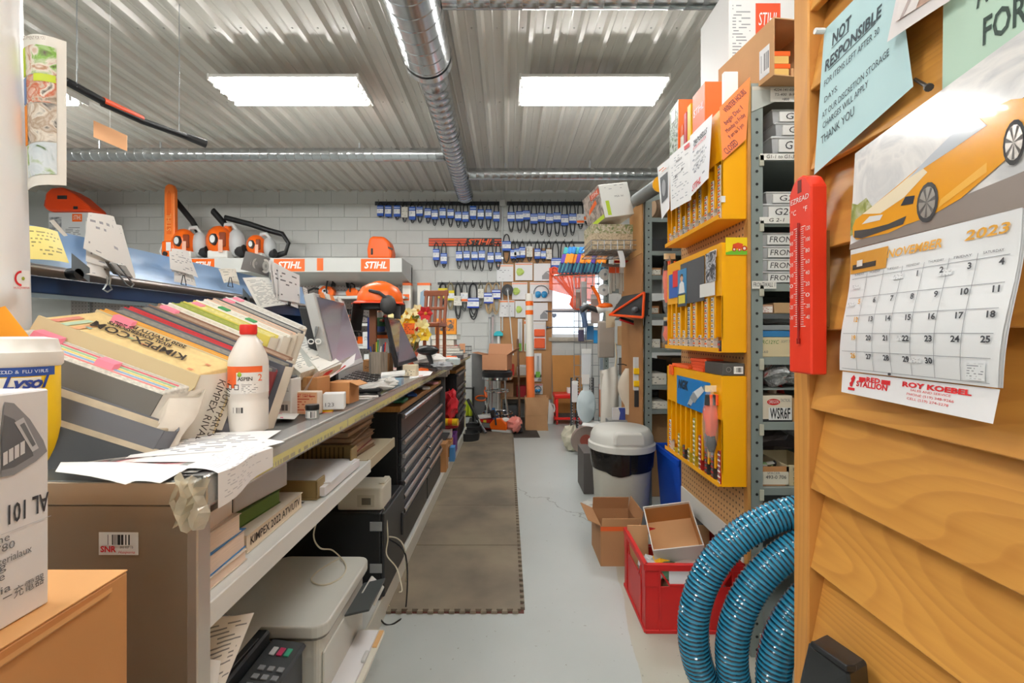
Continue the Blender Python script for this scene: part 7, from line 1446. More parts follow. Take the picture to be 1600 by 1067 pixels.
# sheets hung on the topmost cabinet
def sheet_on(label,px,mat,x=.822,bulge=.008): return leaf('notice_sheet',label,[UX(*p,x+d_) for p,d_ in zip(px,(-.03,-.03,0,0))],mat,'notice',.002)
s1 = sheet_on('white notice headed Tadgells with a red brand at the bottom',[(1079,308),(1107,278),(1113,178),(1078,213)],print_mat('#eff0f3','#8a8f9c',14,9,.25,.14),.815)
s2 = sheet_on('white notice with two small drawings hung on the topmost cabinet',[(1048,330),(1080,312),(1079,217),(1046,245)],print_mat('#f0f0f0','#b0b3b8',22,12,.4,.1),.815)
s3 = sheet_on('white notice with a dark machine photo at the far end of the cabinet',[(1034,343),(1046,326),(1047,246),(1027,262)],M('#f0f0f0',.6),.815)
def onsheet(o,px,x,pts=None):
    q = [UX(*p,x+d_) for p,d_ in zip(px,(-.03,-.03,0,0))]; return rel(q,o.location)
q = onsheet(s1,[(1079,308),(1107,278),(1113,178),(1078,213)],.815)
def nrm_text(o,q,s,u,v,hf,mat,w,off=.0035,**kw): qtext(o,q,s,u,v,hf,mat,w=w,off=off,**kw)
nrm_text(s1,q,'TADGELLS',.5,.80,.08,ink,.78,shear=.25,bold=.0008); nrm_text(s1,q,'RETURN INFORMATION',.5,.71,.05,inkr,.72); nrm_text(s1,q,'STIHL',.38,.09,.10,inkr,.5,shear=.25,bold=.0008)
for i,s_ in enumerate(('MONDAY  8-5','TUESDAY  8-5','FRIDAY  8-5','SATURDAY  9-2')): nrm_text(s1,q,s_,.5,.58-.08*i,.04,inkg,.6)
q = onsheet(s2,[(1048,330),(1080,312),(1079,217),(1046,245)],.815); qrect(s2,q,.75,.98,.88,.95,inkr,.0033); nrm_text(s2,q,'Notice',.5,.80,.05,ink,.3)
for u,v in ((.35,.55),(.65,.6)): qpoly(s2,q,[(u-.08,v-.04),(u+.02,v+.05),(u-.02,v),(u+.09,v+.01)],ink,.0036)
q = onsheet(s3,[(1034,343),(1046,326),(1047,246),(1027,262)],.815); qrect(s3,q,.2,.85,.25,.75,M('#55585c',.5),.003); qpoly(s3,q,circ(.5,.5,.18,.16),M('#a9abae',.5),.0036); qrect(s3,q,.1,.9,.82,.92,print_mat('#f0f0f0','#d2622a',2,6,.7),.003)
# orange winter hours sign
wh = leaf('winter_hours_sign','orange handwritten winter hours sign at the cabinet end',[U(1129,251,1.742),U(1166,217,1.735),U(1172,120,1.735),U(1124,168,1.742)],M('#f58a4a',.6),'sign',.001)
q = rel([U(1129,251,1.742),U(1166,217,1.735),U(1172,120,1.735),U(1124,168,1.742)],wh.location)
hand = M('#5a2a4a',.6)
for s_,u,v,hf,w_ in (('WINTER HOURS',.5,.84,.11,.9),('begin Dec 1',.45,.62,.09,.75),('Monday to Friday',.52,.45,.08,.8),('9 am to 5 pm',.55,.30,.08,.6),('CLOSED',.35,.10,.13,.5)): nrm_text(wh,q,s_,u,v,hf,hand,w_,off=.002,shear=.15)
for z in (300,200): solo('tape_square','white tape square on the end of the topmost cabinet, %s one' % ('lower' if z == 300 else 'upper'),'tape',MB().box(-.008,.008,-.001,0,-.012,.012),white,U(1130,311 if z == 300 else 203,1.749))
# ================================================================ second shelving and goods hung on its side
S2Y,S2X = 3.2,.975
s2 = thing('steel_shelving','second grey shelving unit beyond the side aisle with small boxes','shelf',(S2X,S2Y,0))
for (x,y) in ((0,0),(1.0,0),(0,1.36),(1.0,1.36)): upright(s2,x,y,2.25,1)
z2 = lambda py: HZ-(py-VY)*S2Y/F
zs2 = [z2(v) for v in (640,602,544,490,430,392,340)]
for z in zs2: part(s2,'shelf_board',MB().box(.005,1.04,.006,1.38,z-.004,z),gm); part(s2,'shelf_lip',MB().box(.046,1.0,.0,.005,z-.03,z),gm)
part(s2,'top_gusset',MB().prism([(.0,z2(318)),(.0,z2(300)),(.5,z2(300)),(.5,z2(304)),(.12,z2(310))],'y',-.003,-.0005),gm)
part(s2,'back_board',MB().box(1.03,1.035,.05,1.3,.1,2.2),M('#6f706c',.6))
rnd = random.Random(5)
b2 = [(0,1014,1044,628,'#e3dfd2','cream box with written lines on the low board of the second shelving',1),(1,1013,1042,584,'#e6e4da','white open box with two written lines on the second shelving',1),(2,1014,1032,530,'#dcdcd6','white box with written label on the third board of the second shelving',1),(2,1034,1046,536,'#b08a5c','tan box right of the white box on the third board',0),(3,1014,1030,478,'#c98a5a','small brown box with cream label on the fourth board of the second shelving',1),(4,1014,1034,418,'#b5875c','small brown carton with white label near the grey ball cap bag',1),(4,1036,1050,420,'#8f9092','grey box right of the small brown carton',0),(5,1014,1050,372,'#2f3134','long black case on the sixth board of the second shelving',0),(2,1013,1030,513,'#e9e9e6','plain white box stacked on the written white box',0),(1,1016,1040,560,'#26282b','black box with grey card behind the open white box',0),(0,1014,1050,612,'#4b3e36','dark bundle on the low board of the second shelving',0)]
for i,(si,a,b,py,col,l,lab) in enumerate(b2):
    Yb = S2Y+.02+(.28 if i >= 8 else 0); a_,b_ = U(a,0,S2Y+.02).x,U(b,0,S2Y+.02).x; z = zs2[si]+.001; h = min(abs(z2(py)-zs2[si]),.16) if i < 8 else .14
    t = thing('carton',l,'box',((a_+b_)/2,Yb+.12,z)); w = b_-a_; part(t,'body',MB().box(-w/2,w/2,-.12,.12,0,h),M(col,.6),.003)
    if lab: part(t,'label',MB().quad((-w*.4,-.1212,h*.1),(w*.4,-.1212,h*.1),(w*.4,-.1212,h*.75),(-w*.4,-.1212,h*.75)),print_mat('#e9e5d8','#4a4a48',4,7,.5))
for i,z in enumerate(zs2[:6]):
    for k_ in range(2): t = thing('carton','%s %s carton at the back of the %s board up on the second shelving' % (('tall brown','dark grey')[k_],('near','far')[k_],ORD[i]),'box',(S2X+.17+.34*k_,S2Y+.62+.05*i,z+.001)); part(t,'body',MB().box(-.15,.15,-.18,.18,0,.13+.02*((i+k_) % 3)),M(('#9a7450','#55524e','#b08a5e')[(i+k_) % 3],.7),.003); part(t,'tape',MB().box(-.02,.02,-.1806,.18,.10,.1305+.02*((i+k_) % 3)),M('#c9a878',.5))
ballp = U(1031,405,S2Y+.06); solo('grey_ball','grey rounded cap on the fifth board of the second shelving','cap',MB().blob((0,0,.06),.065,.065,.06),M('#b9bcbd',.4),(ballp.x,ballp.y+.05,zs2[5]-.0+.002 if False else zs2[4]+.15),smooth=True)
rl = thing('rolled_liner','brown rolled liner on the top board of the second shelving','roll',(S2X+.30,S2Y+.2,zs2[6]+.09)); part(rl,'roll',MB().cyl((-.22,-.1,0),(.2,.05,0),.085,n=20),M('#7d6650',.7),smooth=True); part(rl,'roll_end',MB().cyl((-.222,-.101,0),(-.226,-.102,0),.06,n=18),M('#c9a98a',.7))
tb3 = thing('grey_tube','grey tube lying across the top of the second shelving','tube',(0,0,0)); part(tb3,'tube',MB().cyl(U(995,312,3.3),U(1032,288,2.75),.045,n=16),M('#6d7172',.45),smooth=True); part(tb3,'yellow_end',MB().cyl(U(1032,288,2.75),U(1033,287,2.72),.048,n=16),yellow)
# cardboard sheet covering the side and the goods hung on it
sdx = lambda px,py,X=.955: UX(px,py,X)
bc = thing('cardboard_cover','tall cardboard sheet covering the side of the second shelving','sheet',(0,0,0)); ya,yb_ = .958*F/(1004-VX),.958*F/(972-VX)
part(bc,'sheet',MB().box(.953,.963,ya,yb_,.35,z2(395)),M('#a9784a',.7,noise=.1,nscale=4)); part(bc,'upper_sheet',MB().box(.953,.963,ya,yb_-.25,z2(395)+.002,z2(312)),M('#b98a55',.7,noise=.1,nscale=4))
ws = thing('white_sack','long white fabric sack hung on the side of the second shelving','sack',U(951,580,4.0)); 
part(ws,'sack',MB().sheet(lambda u,v: V((-.078+.156*u+.012*sin(3*v),-.05*sin(pi*u)*sin(pi*min(1,v*1.1))+.01*sin(12*u+5*v)*(1-v),-.62*v+(.05*u if v < .1 else 0))),12,10),M('#dedad0',.8,bump=.3,bscale=14),smooth=True); part(ws,'back',MB().box(-.07,.07,.0,.01,-.6,-.02),M('#c9c5ba',.8)); part(ws,'cord',MB().tube([(.05,0,.0),(.07,0,.12),(.06,0,.25)],.006,6),cream)
wb2 = thing('white_bag','pointed clear and cream bag hung before the cardboard cover','bag',U(980,575,3.6)); part(wb2,'bag',MB().sheet(lambda u,v: V(((-.02-.06*sin(pi*min(1,v*1.2)))*(1-u)+(.015+.06*sin(pi*min(1,v*1.05)))*u,-.03*sin(pi*u)-.02,-.36*v)),8,10),M('#e0d6c4',.5,alpha=.9),smooth=True); part(wb2,'hook',MB().tube([(0,.02,.02),(-.03,0,.03),(-.08,-.01,.03)],.004,6),dark)
gb2 = thing('grey_bag','grey fabric bag hung above the white sack','bag',U(947,505,4.1)); part(gb2,'bag',MB().box(-.075,.075,-.02,.02,-.31,.02),M('#a49a90',.8,bump=.3,bscale=10),.012,seg=2); part(gb2,'handle',MB().tube([(-.03,0,.02),(-.02,0,.08),(.02,0,.08),(.03,0,.02)],.006,6),grey)
tc = thing('tool_card','white carded tool with two yellow clips hung on the cardboard cover','packet',U(995,558,3.3)); part(tc,'card',MB().box(-.025,.025,-.01,.01,-.24,0),M('#d5dade',.3),.003); [part(tc,'yellow_clip',MB().box(-.028,.02,-.024,-.011,z-.022,z+.022),M('#f2c714',.4),.004) for z in (-.10,-.19)]; part(tc,'black_blade',MB().box(-.02,.028,-.014,.0,-.36,-.241),dark,.003); part(tc,'black_arm',MB().obb((.02,-.02,-.27),(.12,0,.0),(0,.015,0),(0,0,.022)),dark)
wd_ = thing('edger_guard','black wedge shaped guard with orange edges on the wire shelf','guard',(0,0,0)); A = [U(952,492,3.35),U(1004,496,3.05),U(1006,457,3.05),U(972,463,3.3)]
mb = MB(); o_ = V((.10,.18,.02)); mb.add([*A,*[p+o_ for p in A]],[(0,1,2,3),(7,6,5,4),(0,4,5,1),(1,5,6,2),(2,6,7,3),(3,7,4,0)]); part(wd_,'shell',mb,M('#2d3032',.4),.006)
for i,j in ((0,1),(1,2),(2,0)): part(wd_,'orange_edge',MB().tube([A[i]+V((0,-.008,0)),A[j]+V((0,-.008,0))],.009,6),M('#f2571a',.4))
part(wd_,'light',MB().blob(U(992,484,3.08),.025,.02,.022),M('#55585c',.2),smooth=True)
gsun = thing('grass_shear','orange and grey trimmer head lying left of the black guard','tool',U(945,485,3.6)); part(gsun,'body',MB().tube([(-.06,0,.0),(.0,-.01,.02),(.07,-.02,-.02),(.13,-.03,-.03)],[.03,.036,.034,.02],12),M('#d9dad8',.4),smooth=True); part(gsun,'orange_cover',MB().blob((0,-.02,.035),.06,.035,.025),orange,smooth=True); part(gsun,'grip',MB().tube([(-.05,0,0),(-.14,.0,.03),(-.19,0,.0)],.022,10),dark,smooth=True); part(gsun,'tag',MB().obb((.0,-.05,-.14),(.07,0,.01),(0,.002,0),(-.005,0,.13)),M('#d8c3a2',.6))
sq_ = thing('squeegee','red edged black brush hung under the guard','brush',U(978,498,3.3)); part(sq_,'head',MB().obb((-.05,-.02,.0),(.10,0,-.035),(0,.03,0),(.004,0,.02)),dark,.003); part(sq_,'red_strip',MB().obb((-.05,-.024,-.012),(.10,0,-.035),(0,.02,0),(.003,0,.012)),red)
# wire basket with two cartons on top
wbx = thing('wire_shelf','wire display basket hung on the end of the second shelving','basket',(.74,3.35,z2(384))); mb = MB()
for i in range(9): mb.cyl((-.12,.05*i,0),(.22,.05*i,0),.003,n=5); 
for i in range(8): mb.cyl((-.12+.0486*i,0,0),(-.12+.0486*i,.42,0),.003,n=5); mb.cyl((-.12+.0486*i,0,-.0),(-.12+.0486*i,-.0,.07),.003,n=5)
for z in (.0,.035,.07): mb.tube([(-.12,0,z),(.22,0,z),(.22,.42,z),(-.12,.42,z)],.0035,5,closed=True)
part(wbx,'wires',mb,M('#8b8f92',.35,.8),kind='stuff'); part(wbx,'price_curl',MB().sheet(lambda u,v: V((.07+.04*u+.02*sin(2*v),-.01,-.01-.12*v)),2,6),M('#dfe2e4',.4),smooth=True)
cmo = blotch_mat(['#3f4a2c','#7d8a5a','#a99a7c','#cfc9b6','#5d6a3a'],30); cc1 = thing('carton','camouflage carton with green leaf pictures on the wire basket','box',(.80,3.55,z2(384)+.008),(0,0,R(4))); part(cc1,'body',MB().box(-.17,.17,-.12,.12,0,.20),blotch_mat(['#8a7a62','#b3a284','#cbb99c','#7a6a54'],40),.003); part(cc1,'leaf_band',MB().box(-.171,.171,-.121,.121,.13,.1995),cmo)
cc2 = thing('carton','white machine carton tilted on top of the camouflage carton','box',(.80,3.50,z2(384)+.235),(R(-6),R(-10),R(14))); w,d,h = .24,.30,.25; cc2['w'],cc2['h'],cc2['d'] = w,h,d; part(cc2,'body',MB().box(-w/2,w/2,-d/2,d/2,0,h),M('#e6e6e1',.5),.003); q = left_side(cc2); qrect(cc2,q,.0,1,0,1,blotch_mat(['#8f8378','#b9aaa0','#6a625c','#d8cfc6'],12),.001); qrect(cc2,q,.45,.98,.75,.92,M('#d9603f',.5),.002); qtext(cc2,q,'STIHL',.72,.83,.12,white,w=.4,shear=.2,off=.003); qpoly(cc2,q,[(.2,.4),(.75,.55),(.7,.68),(.3,.55)],M('#ef6a2a',.5),.002); qrect(cc2,q,.0,.98,.0,.12,M('#b9d23a',.5),.002)
q = front(cc2); qrect(cc2,q,.12,.24,.06,.5,M('#b9d23a',.5),.001); qtext(cc2,q,'MSA 161',.62,.6,.06,inkg,w=.3); qrect(cc2,q,.12,.9,.82,.96,print_mat('#e6e6e1','#9a9aa0',3,8,.5),.001)
# gloves hung on pegs before the window side
gr_ = thing('glove_rack','wire rack carrying rows of blue and orange work gloves','rack',U(915,430,4.6)); part(gr_,'bar',MB().cyl((-.32,0,-.0),(.20,0,.02),.008,n=8),steel); part(gr_,'post',MB().cyl((.2,0,-1.0),(.2,0,.3),.012,n=8),steel)
for i in range(12):
    X = -.20+.037*i; p = gr_.location+V((X,-.05-.012*(i % 3),.27)); t = thing('work_glove','blue and orange work glove, %s from the left on the wire rack' % ORD[i],'glove',p,(0,R(14),0),'work gloves on the wire rack')
    part(t,'cuff',MB().box(-.02,.025,-.02,.02,-.07,0),M('#2f7fc4' if i % 3 else '#3a9a9a',.5),.006); part(t,'back',MB().obb((-.022,-.022,-.17),(.044,0,0),(0,.044,0),(.0,0,.10)),M('#f2902a' if i % 4 else '#5a3f9a',.5),.008)
    for k_ in range(4): part(t,'finger',MB().tube([(-.018+.013*k_,-.005,-.16),(-.022+.014*k_,-.008,-.26-.01*(k_ % 2))],[.011,.008],7),M('#23395a' if k_ % 2 else '#2f6a7a',.5),smooth=True)
# wire grid panel hung with carded goods
gp = thing('wire_grid','wire grid panel hung with packets between window and shelving','grid',(0,0,0)); mb = MB(); gy = 4.75; gx0,gx1 = U(897,0,gy).x,U(945,0,gy).x
for i in range(6): x = gx0+(gx1-gx0)*i/5; mb.cyl((x,gy,.3),(x,gy,1.9),.004,n=5)
for i in range(14): mb.cyl((gx0,gy,.35+.115*i),(gx1,gy,.35+.115*i),.004,n=5)
part(gp,'wires',mb,M('#9a9ea0',.35,.7),kind='stuff')
for px in (893,902,920,926): X = U(px,0,4.9).x; part(gp,'slotted_post',MB().box(X-.012,X+.012,4.89,4.915,0,HZ-(590-VY)*4.9/F),holes_mat('#3a3c3e','#c9cbcd',.03,.006,(0,2)))
for i,(px,py,w,h,col,l) in enumerate(((912,440,.05,.36,'#c5c8cb','grey carded blade hung at the top of the grid'),(903,452,.045,.20,'#a98a7c','small brown carded part beside the window'),(922,505,.07,.17,'#3f6f9c','blue packet hung at the middle of the grid'),(908,512,.06,.14,'#55506a','purple dark packet hung at the left of the grid'),(932,512,.06,.16,'#2a8fd0','bright blue packet hung at the middle of the grid'),(916,545,.10,.30,'#d4d6d8','clear bundle of white tubes hung on the grid'),(898,595,.06,.22,'#e4dfe0','white and red packet hung low at the left of the grid'),(940,600,.05,.34,'#d98a6a','orange tinted long packet low at the right of the grid'),(930,460,.09,.30,'#b9a8a0','clear bag of brown parts at the top right of the grid'),(941,540,.05,.25,'#8f9aa4','grey blade packet right on the grid'))):
    p = U(px,py,gy-.05); t = thing('hung_packet',l,'packet',p,(0,0,0),'packets hung on the wire grid'); part(t,'packet',MB().box(-w/2,w/2,-.012,.012,-h,0),M(col,.35),.004); part(t,'header',MB().box(-w/2,w/2,-.014,-.012,-h*.16,0),M('#ecebe8',.5)); part(t,'hook',MB().cyl((0,-.02,-.01),(0,.05,-.01),.003,n=6),steel)
wgb = thing('white_guard','pale blue grey oval guard hung low on the grid','guard',U(916,600,4.65)); part(wgb,'guard',MB().lathe([(0,-.02),(.085,-.015),(.10,0),(.085,.015),(0,.02)],24,(0,0,0),1,1).xf(MX.Translation(V((0,0,-.22))) @ MX.Diagonal((1,1,1.75,1)) @ MX.Rotation(R(90),4,'X')),M('#c9d6da',.35),smooth=True); part(wgb,'strap',MB().box(-.03,.03,-.012,.012,-.08,.06),M('#dfe3e4',.4),.004); part(wgb,'tag',MB().box(-.05,.03,-.02,-.013,.0,.10),M('#e9e4e0',.5))
hb_ = thing('hedge_handle','orange loop handle hung at the right of the grid','tool',U(930,455,4.6)); part(hb_,'loop',MB().tube([(-.03,0,.05),(.03,0,-.05),(.055,0,-.15),(-.01,0,-.17)],.018,8),orange,smooth=True); part(hb_,'shaft',MB().cyl((-.03,0,.05),(-.03,.06,.06),.008,n=8),dark)
bt3 = thing('drill_tool','grey and black power tool hung beside the window','tool',U(913,480,4.6)); part(bt3,'body',MB().tube([(-.02,0,.02),(.05,0,.0),(.10,0,-.02)],[.03,.035,.025],10),M('#b9bec2',.4),smooth=True); part(bt3,'grip',MB().tube([(-.03,0,.01),(.0,0,-.12),(.01,0,-.20)],[.022,.026,.03],10),M('#4a5b78',.4),smooth=True); part(bt3,'orange_band',MB().cyl((.04,0,.002),(.055,0,-.002),.037,n=12),orange)
for i in range(9):
    x = U(955+5.5*i,0,3.75).x; p = V((x-.015,3.72+.012*(i % 2),HZ-(418-VY)*3.75/F)); t = thing('blister_pack','silver chain packet, %s from the left on the hook rail' % ORD[i],'packet',p,(0,0,0),'silver packets on the hook rail'); h = .22-.02*(i % 3)
    part(t,'pack',MB().box(-.013,.013,-.01,.01,-h,0),M('#b9bcb6',.25,.3),.003); part(t,'header',MB().box(-.0135,.0135,-.0115,-.0095,-.05,.0),M('#e2572a' if i < 3 else '#e9e9e5',.5)); part(t,'hook',MB().cyl((0,-.02,-.006),(0,.06,-.006),.002,n=5),steel)
for (px,py,l) in ((945,418,'upper round white disc packet left of the silver packets'),(943,442,'lower round white disc packet left of the silver packets')):
    t = thing('disc_packet',l,'packet',U(px,py,3.9)); part(t,'disc',MB().cyl((0,0,-.06),(0,-.01,-.06),.05,n=20),M('#d9d9d6',.4)); part(t,'hub',MB().cyl((0,-.0105,-.06),(0,-.02,-.06),.012,n=12),grey); part(t,'hook',MB().tube([(0,0,-.02),(.10,-.08,-.02)],.003,6),steel)
hr = thing('hook_rail','steel rail carrying the silver packets and red tags','rail',(0,0,0)); part(hr,'rail',MB().box(U(940,0,3.8).x,.96,3.80,3.815,HZ-(417-VY)*3.8/F,HZ-(412-VY)*3.8/F),steel); part(hr,'red_tag',MB().box(U(958,0,3.7).x,U(968,0,3.7).x,3.66,3.664,HZ-(412-VY)*3.7/F,HZ-(408-VY)*3.7/F),red); part(hr,'red_tag',MB().box(U(970,0,3.7).x,U(980,0,3.7).x,3.66,3.664,HZ-(412-VY)*3.7/F,HZ-(408-VY)*3.7/F),red); part(hr,'tag_arm',MB().box(U(962,0,3.7).x,U(963,0,3.7).x,3.664,3.80,HZ-(411-VY)*3.7/F,HZ-(409.5-VY)*3.7/F),steel)
# ================================================================ floor on the right
can = thing('trash_can','grey swing top trash can lined with a black bag','bin',(.775,3.08,0)); cg = M('#c8c6ba',.5,noise=.08,nscale=5); cl_ = M('#d6d6d0',.4)
part(can,'body',MB().lathe([(.165,0),(.172,.008),(.195,.40),(.197,.43)],36),cg,smooth=True)
part(can,'liner',MB().lathe([(.199,.36),(.206,.40),(.212,.47),(.206,.51),(.200,.52)],40),M('#141517',.25,bump=.6,bscale=18),smooth=True)
part(can,'liner_skirt',MB().sheet(lambda u,v: V(((.202+.012*v+.004*sin(23*u*2*pi))*cos(2*pi*u),(.202+.012*v+.004*sin(23*u*2*pi))*sin(2*pi*u),.50-(.13+.03*sin(2*pi*u*3+1))*(1-v))),60,4),M('#141517',.22),smooth=True)
part(can,'lid_rim',MB().lathe([(.215,.485),(.222,.49),(.222,.525),(.205,.54)],40),cl_,smooth=True)
part(can,'dome',MB().lathe([(.212,.525),(.205,.575),(.185,.615),(.17,.625),(0,.632)],40,(0,0,0),1,1),cl_,smooth=True)
part(can,'swing_flap',MB().prism([(-.10,.54),(.10,.54),(.095,.60),(.08,.622),(-.08,.622),(-.095,.60)],'y',-.214,-.15),M('#dcdcd6',.4),.012,seg=2)
bb = thing('recycling_bin','blue plastic recycling bin behind the trash can','bin',(1.155,2.89,0)); bm4 = M('#1450c8',.4)
w0,w1,h = .13,.155,.47
def taper(w0,w1,d0,d1,z0,z1): return MB().add([(-w0,-d0,z0),(w0,-d0,z0),(w0,d0,z0),(-w0,d0,z0),(-w1,-d1,z1),(w1,-d1,z1),(w1,d1,z1),(-w1,d1,z1)],[(0,3,2,1),(0,1,5,4),(1,2,6,5),(2,3,7,6),(3,0,4,7)])
part(bb,'tub',taper(.11,.14,.18,.21,0,.50),bm4); part(bb,'rim',MB().box(-.15,.15,-.22,-.205,.47,.51).box(-.15,.15,.205,.22,.47,.51).box(-.15,-.135,-.205,.205,.47,.51).box(.135,.15,-.205,.205,.47,.51),bm4,.003)
for x in (-.07,.0,.07): part(bb,'rib',MB().obb((x-.006,-.183,.02),(.012,0,0),(0,.01,0),(0,-.026,.43)),bm4,.002)
part(bb,'cardboard',MB().obb((-.12,-.10,.2),(.24,.05,0),(0,.004,0),(0,.03,.42)),card); 
carton('carton','brown carton standing between the trash can and the blue bin','box',1008,1044,652,780,3.50,.15,card_l).location.z = .001
carton('carton','dark narrow carton left of the trash can','box',912,928,706,770,3.55,.3,M('#5a5552',.6)).location.z = .001
solo('floor_bag','small clear plastic bag on the floor left of the trash can','bag',MB().blob((0,0,.015),.07,.06,.016,5,.25),bagm,UZ(921,790,.0)+V((0,0,.001)))
crumple('cloth_heap','cream cloth heap on the floor by the grid','cloth',893,690,4.9,.20,.22,.26,M('#cfc9b4',.8),6,.22,z=.001)
dr = thing('saw_disc','reddish brown round disc leaning behind the cream cloth','disc',(U(905,685,4.7).x+.06,4.72,.16),(R(12),0,R(15))); part(dr,'disc',MB().cyl((0,-.015,0),(0,.015,0),.15,n=28),M('#a9968c',.4,.3)); part(dr,'hub',MB().cyl((0,-.02,0),(0,-.0155,0),.06,n=20),M('#9c4a3c',.5))
leaf('paper_sheet','white card lying on the disc by the grid',[U(909,665,4.6),U(934,668,4.6),U(938,659,4.7),U(913,655,4.7)],white,'paper',.003); part(dr,'prop',MB().box(-.02,.02,.015,.06,-.155,.12),dark)
bkl = carton('book','blue and white booklet standing before the white sack','book',957,977,637,656,3.62,.02,M('#e4e6ea',.5)); qpoly(bkl,front(bkl),[(.5,0),(1,0),(1,1),(.45,1),(.6,.6)],M('#3a4fa0',.5),.001)
sps = thing('booklet_stand','grey box under the blue and white booklet','box',(bkl.location.x,3.66,0)); part(sps,'box',MB().box(-.08,.08,-.06,.06,0,bkl.location.z-.001),M('#9a9a96',.6)); part(sps,'lid',MB().box(-.083,.083,-.063,.063,bkl.location.z-.05,bkl.location.z-.002),grey)
# open cartons and the red crate
t = thing('open_carton','brown open carton with an orange taped flap beside the red crate','box',(.615,2.58,0)); open_box(t,.22,.26,.215,M('#a97c55',.75),flaps=(('l',R(65)),('b',R(-15)),('r',R(10))),fl=.075); part(t,'orange_tape',MB().box(-.111,.03,-.1315,-.130,.19,.213),M('#d9602a',.5)); part(t,'flap',MB().obb((-.105,-.128,.215),(.2,0,0),(0,-.004,0),(0,-.02,.05)),card_l)
rc = thing('red_crate','red plastic crate full of packaging on the floor','crate',(.70,2.08,0),(0,0,R(-1))); rp_ = M('#c3201f',.42,noise=.08,nscale=6); W_,D_,H_ = .29,.36,.29; x0,x1,y0,y1 = -.118,-.118+.42,-.18,.18
part(rc,'floor_panel',MB().box(x0,x1,y0,y1,.004,.012),rp_)
def crate_side(fr,L_,name='side_panel'):
    """a crate wall of length L with corner posts, rim and a slot under the rim; fr maps (u, out, z)"""
    def bxm(u0,u1,o0,o1,z0,z1): return MB().add([fr(u0,o0,z0),fr(u1,o0,z0),fr(u1,o1,z0),fr(u0,o1,z0),fr(u0,o0,z1),fr(u1,o0,z1),fr(u1,o1,z1),fr(u0,o1,z1)],[(0,3,2,1),(4,5,6,7),(0,1,5,4),(1,2,6,5),(2,3,7,6),(3,0,4,7)])
    part(rc,name,bxm(0,L_,-.004,.0,.012,.195),rp_,.001); part(rc,'rim',bxm(0,L_,-.012,.006,.262,H_),rp_,.002); part(rc,'base_rib',bxm(0,L_,-.002,.005,.0,.016),rp_,.002)
    for u in (0,L_-.06): part(rc,'corner_panel',bxm(u,u+.06,-.004,.002,.195,.262),rp_,.001)
    for u in (.055,L_-.063): part(rc,'post',bxm(u,u+.008,.0,.005,.012,.262),rp_,.001)
    for k_,(a,b) in enumerate(((.065,.10),(L_-.065,L_-.10))): part(rc,'brace',MB().add([fr(a,-.003,.262),fr(a,-.003,.248),fr(b,-.003,.196),fr(b,-.003,.21),fr(a,.002,.262),fr(a,.002,.248),fr(b,.002,.196),fr(b,.002,.21)],[(0,1,2,3),(4,7,6,5),(0,4,5,1),(1,5,6,2),(2,6,7,3),(3,7,4,0)]),rp_)
    part(rc,'slot_bar',bxm(.10,L_-.10,-.003,.002,.196,.206),rp_,.001)
crate_side(lambda u,o,z: V((x0+u,y0-o,z)),x1-x0); crate_side(lambda u,o,z: V((x0+u,y1+o,z)),x1-x0); crate_side(lambda u,o,z: V((x0-o,y0+u,z)),y1-y0); crate_side(lambda u,o,z: V((x1+o,y0+u,z)),y1-y0)
cy = lambda dx,dy,z: rc.location+V((dx,dy,z))
t = thing('open_carton','white open carton with brown inside tipped in the red crate','box',cy(.10,.09,.262),(R(30),R(-12),R(-12))); open_box(t,.22,.24,.12,M('#dcdad6',.6),flaps=()); part(t,'inner_lining',MB().box(-.105,.105,-.115,.115,.0045,.006),card_l)
for dx,dy,w,d in ((-.105,-.115,.002,.23),(.103,-.115,.002,.23)): part(t,'inner_lining',MB().box(dx,dx+w,dy,dy+d,.006,.108),M('#b98550',.7))
part(t,'inner_lining',MB().box(-.103,.103,.113,.115,.006,.108),M('#b98550',.7)); part(t,'inner_lining',MB().box(-.103,.103,-.115,-.113,.006,.108),M('#b98550',.7))
for i,(dx,dy,z,w,d,h,col,l) in enumerate(((.10,-.08,.215,.09,.06,.03,'#c9b8b0','pinkish printed packet on top in the red crate'),(.02,-.07,.20,.06,.05,.035,'#3f6a4a','green bag of parts in the red crate'),(-.05,-.02,.20,.05,.10,.03,'#c9cdd0','clear crumpled wrap at the left in the red crate'),(.18,-.10,.212,.07,.05,.014,'#e8502a','flat orange bag at the near edge in the red crate'),(.0,.0,.21,.05,.05,.03,'#f0b01e','yellow packet under the tipped carton in the red crate'),(.12,.02,.10,.16,.14,.09,'#b5906c','brown padding filling the red crate'))):
    solo('crate_packet',l,'packet',MB().blob((0,0,0),w,d,h,30+i,.2),M(col,.4,alpha=.85 if i == 2 else 1),cy(dx,dy,z))
part(rc,'label_sheet',MB().box(x0+.10,x0+.24,y0+.004,y0+.006,.15,.26),bars_mat('#e9e9ee','#9a9aa4',20,.1,.9))
for i,(dx,dy) in enumerate(((-.06,.13),(.24,.13))): solo('crate_board','%s brown cardboard piece standing in the red crate' % ('left' if i == 0 else 'right'),'cardboard',MB().box(-.05,.05,-.004,.004,0,.30),card_l,cy(dx,dy,.014),(R(-4),0,0))
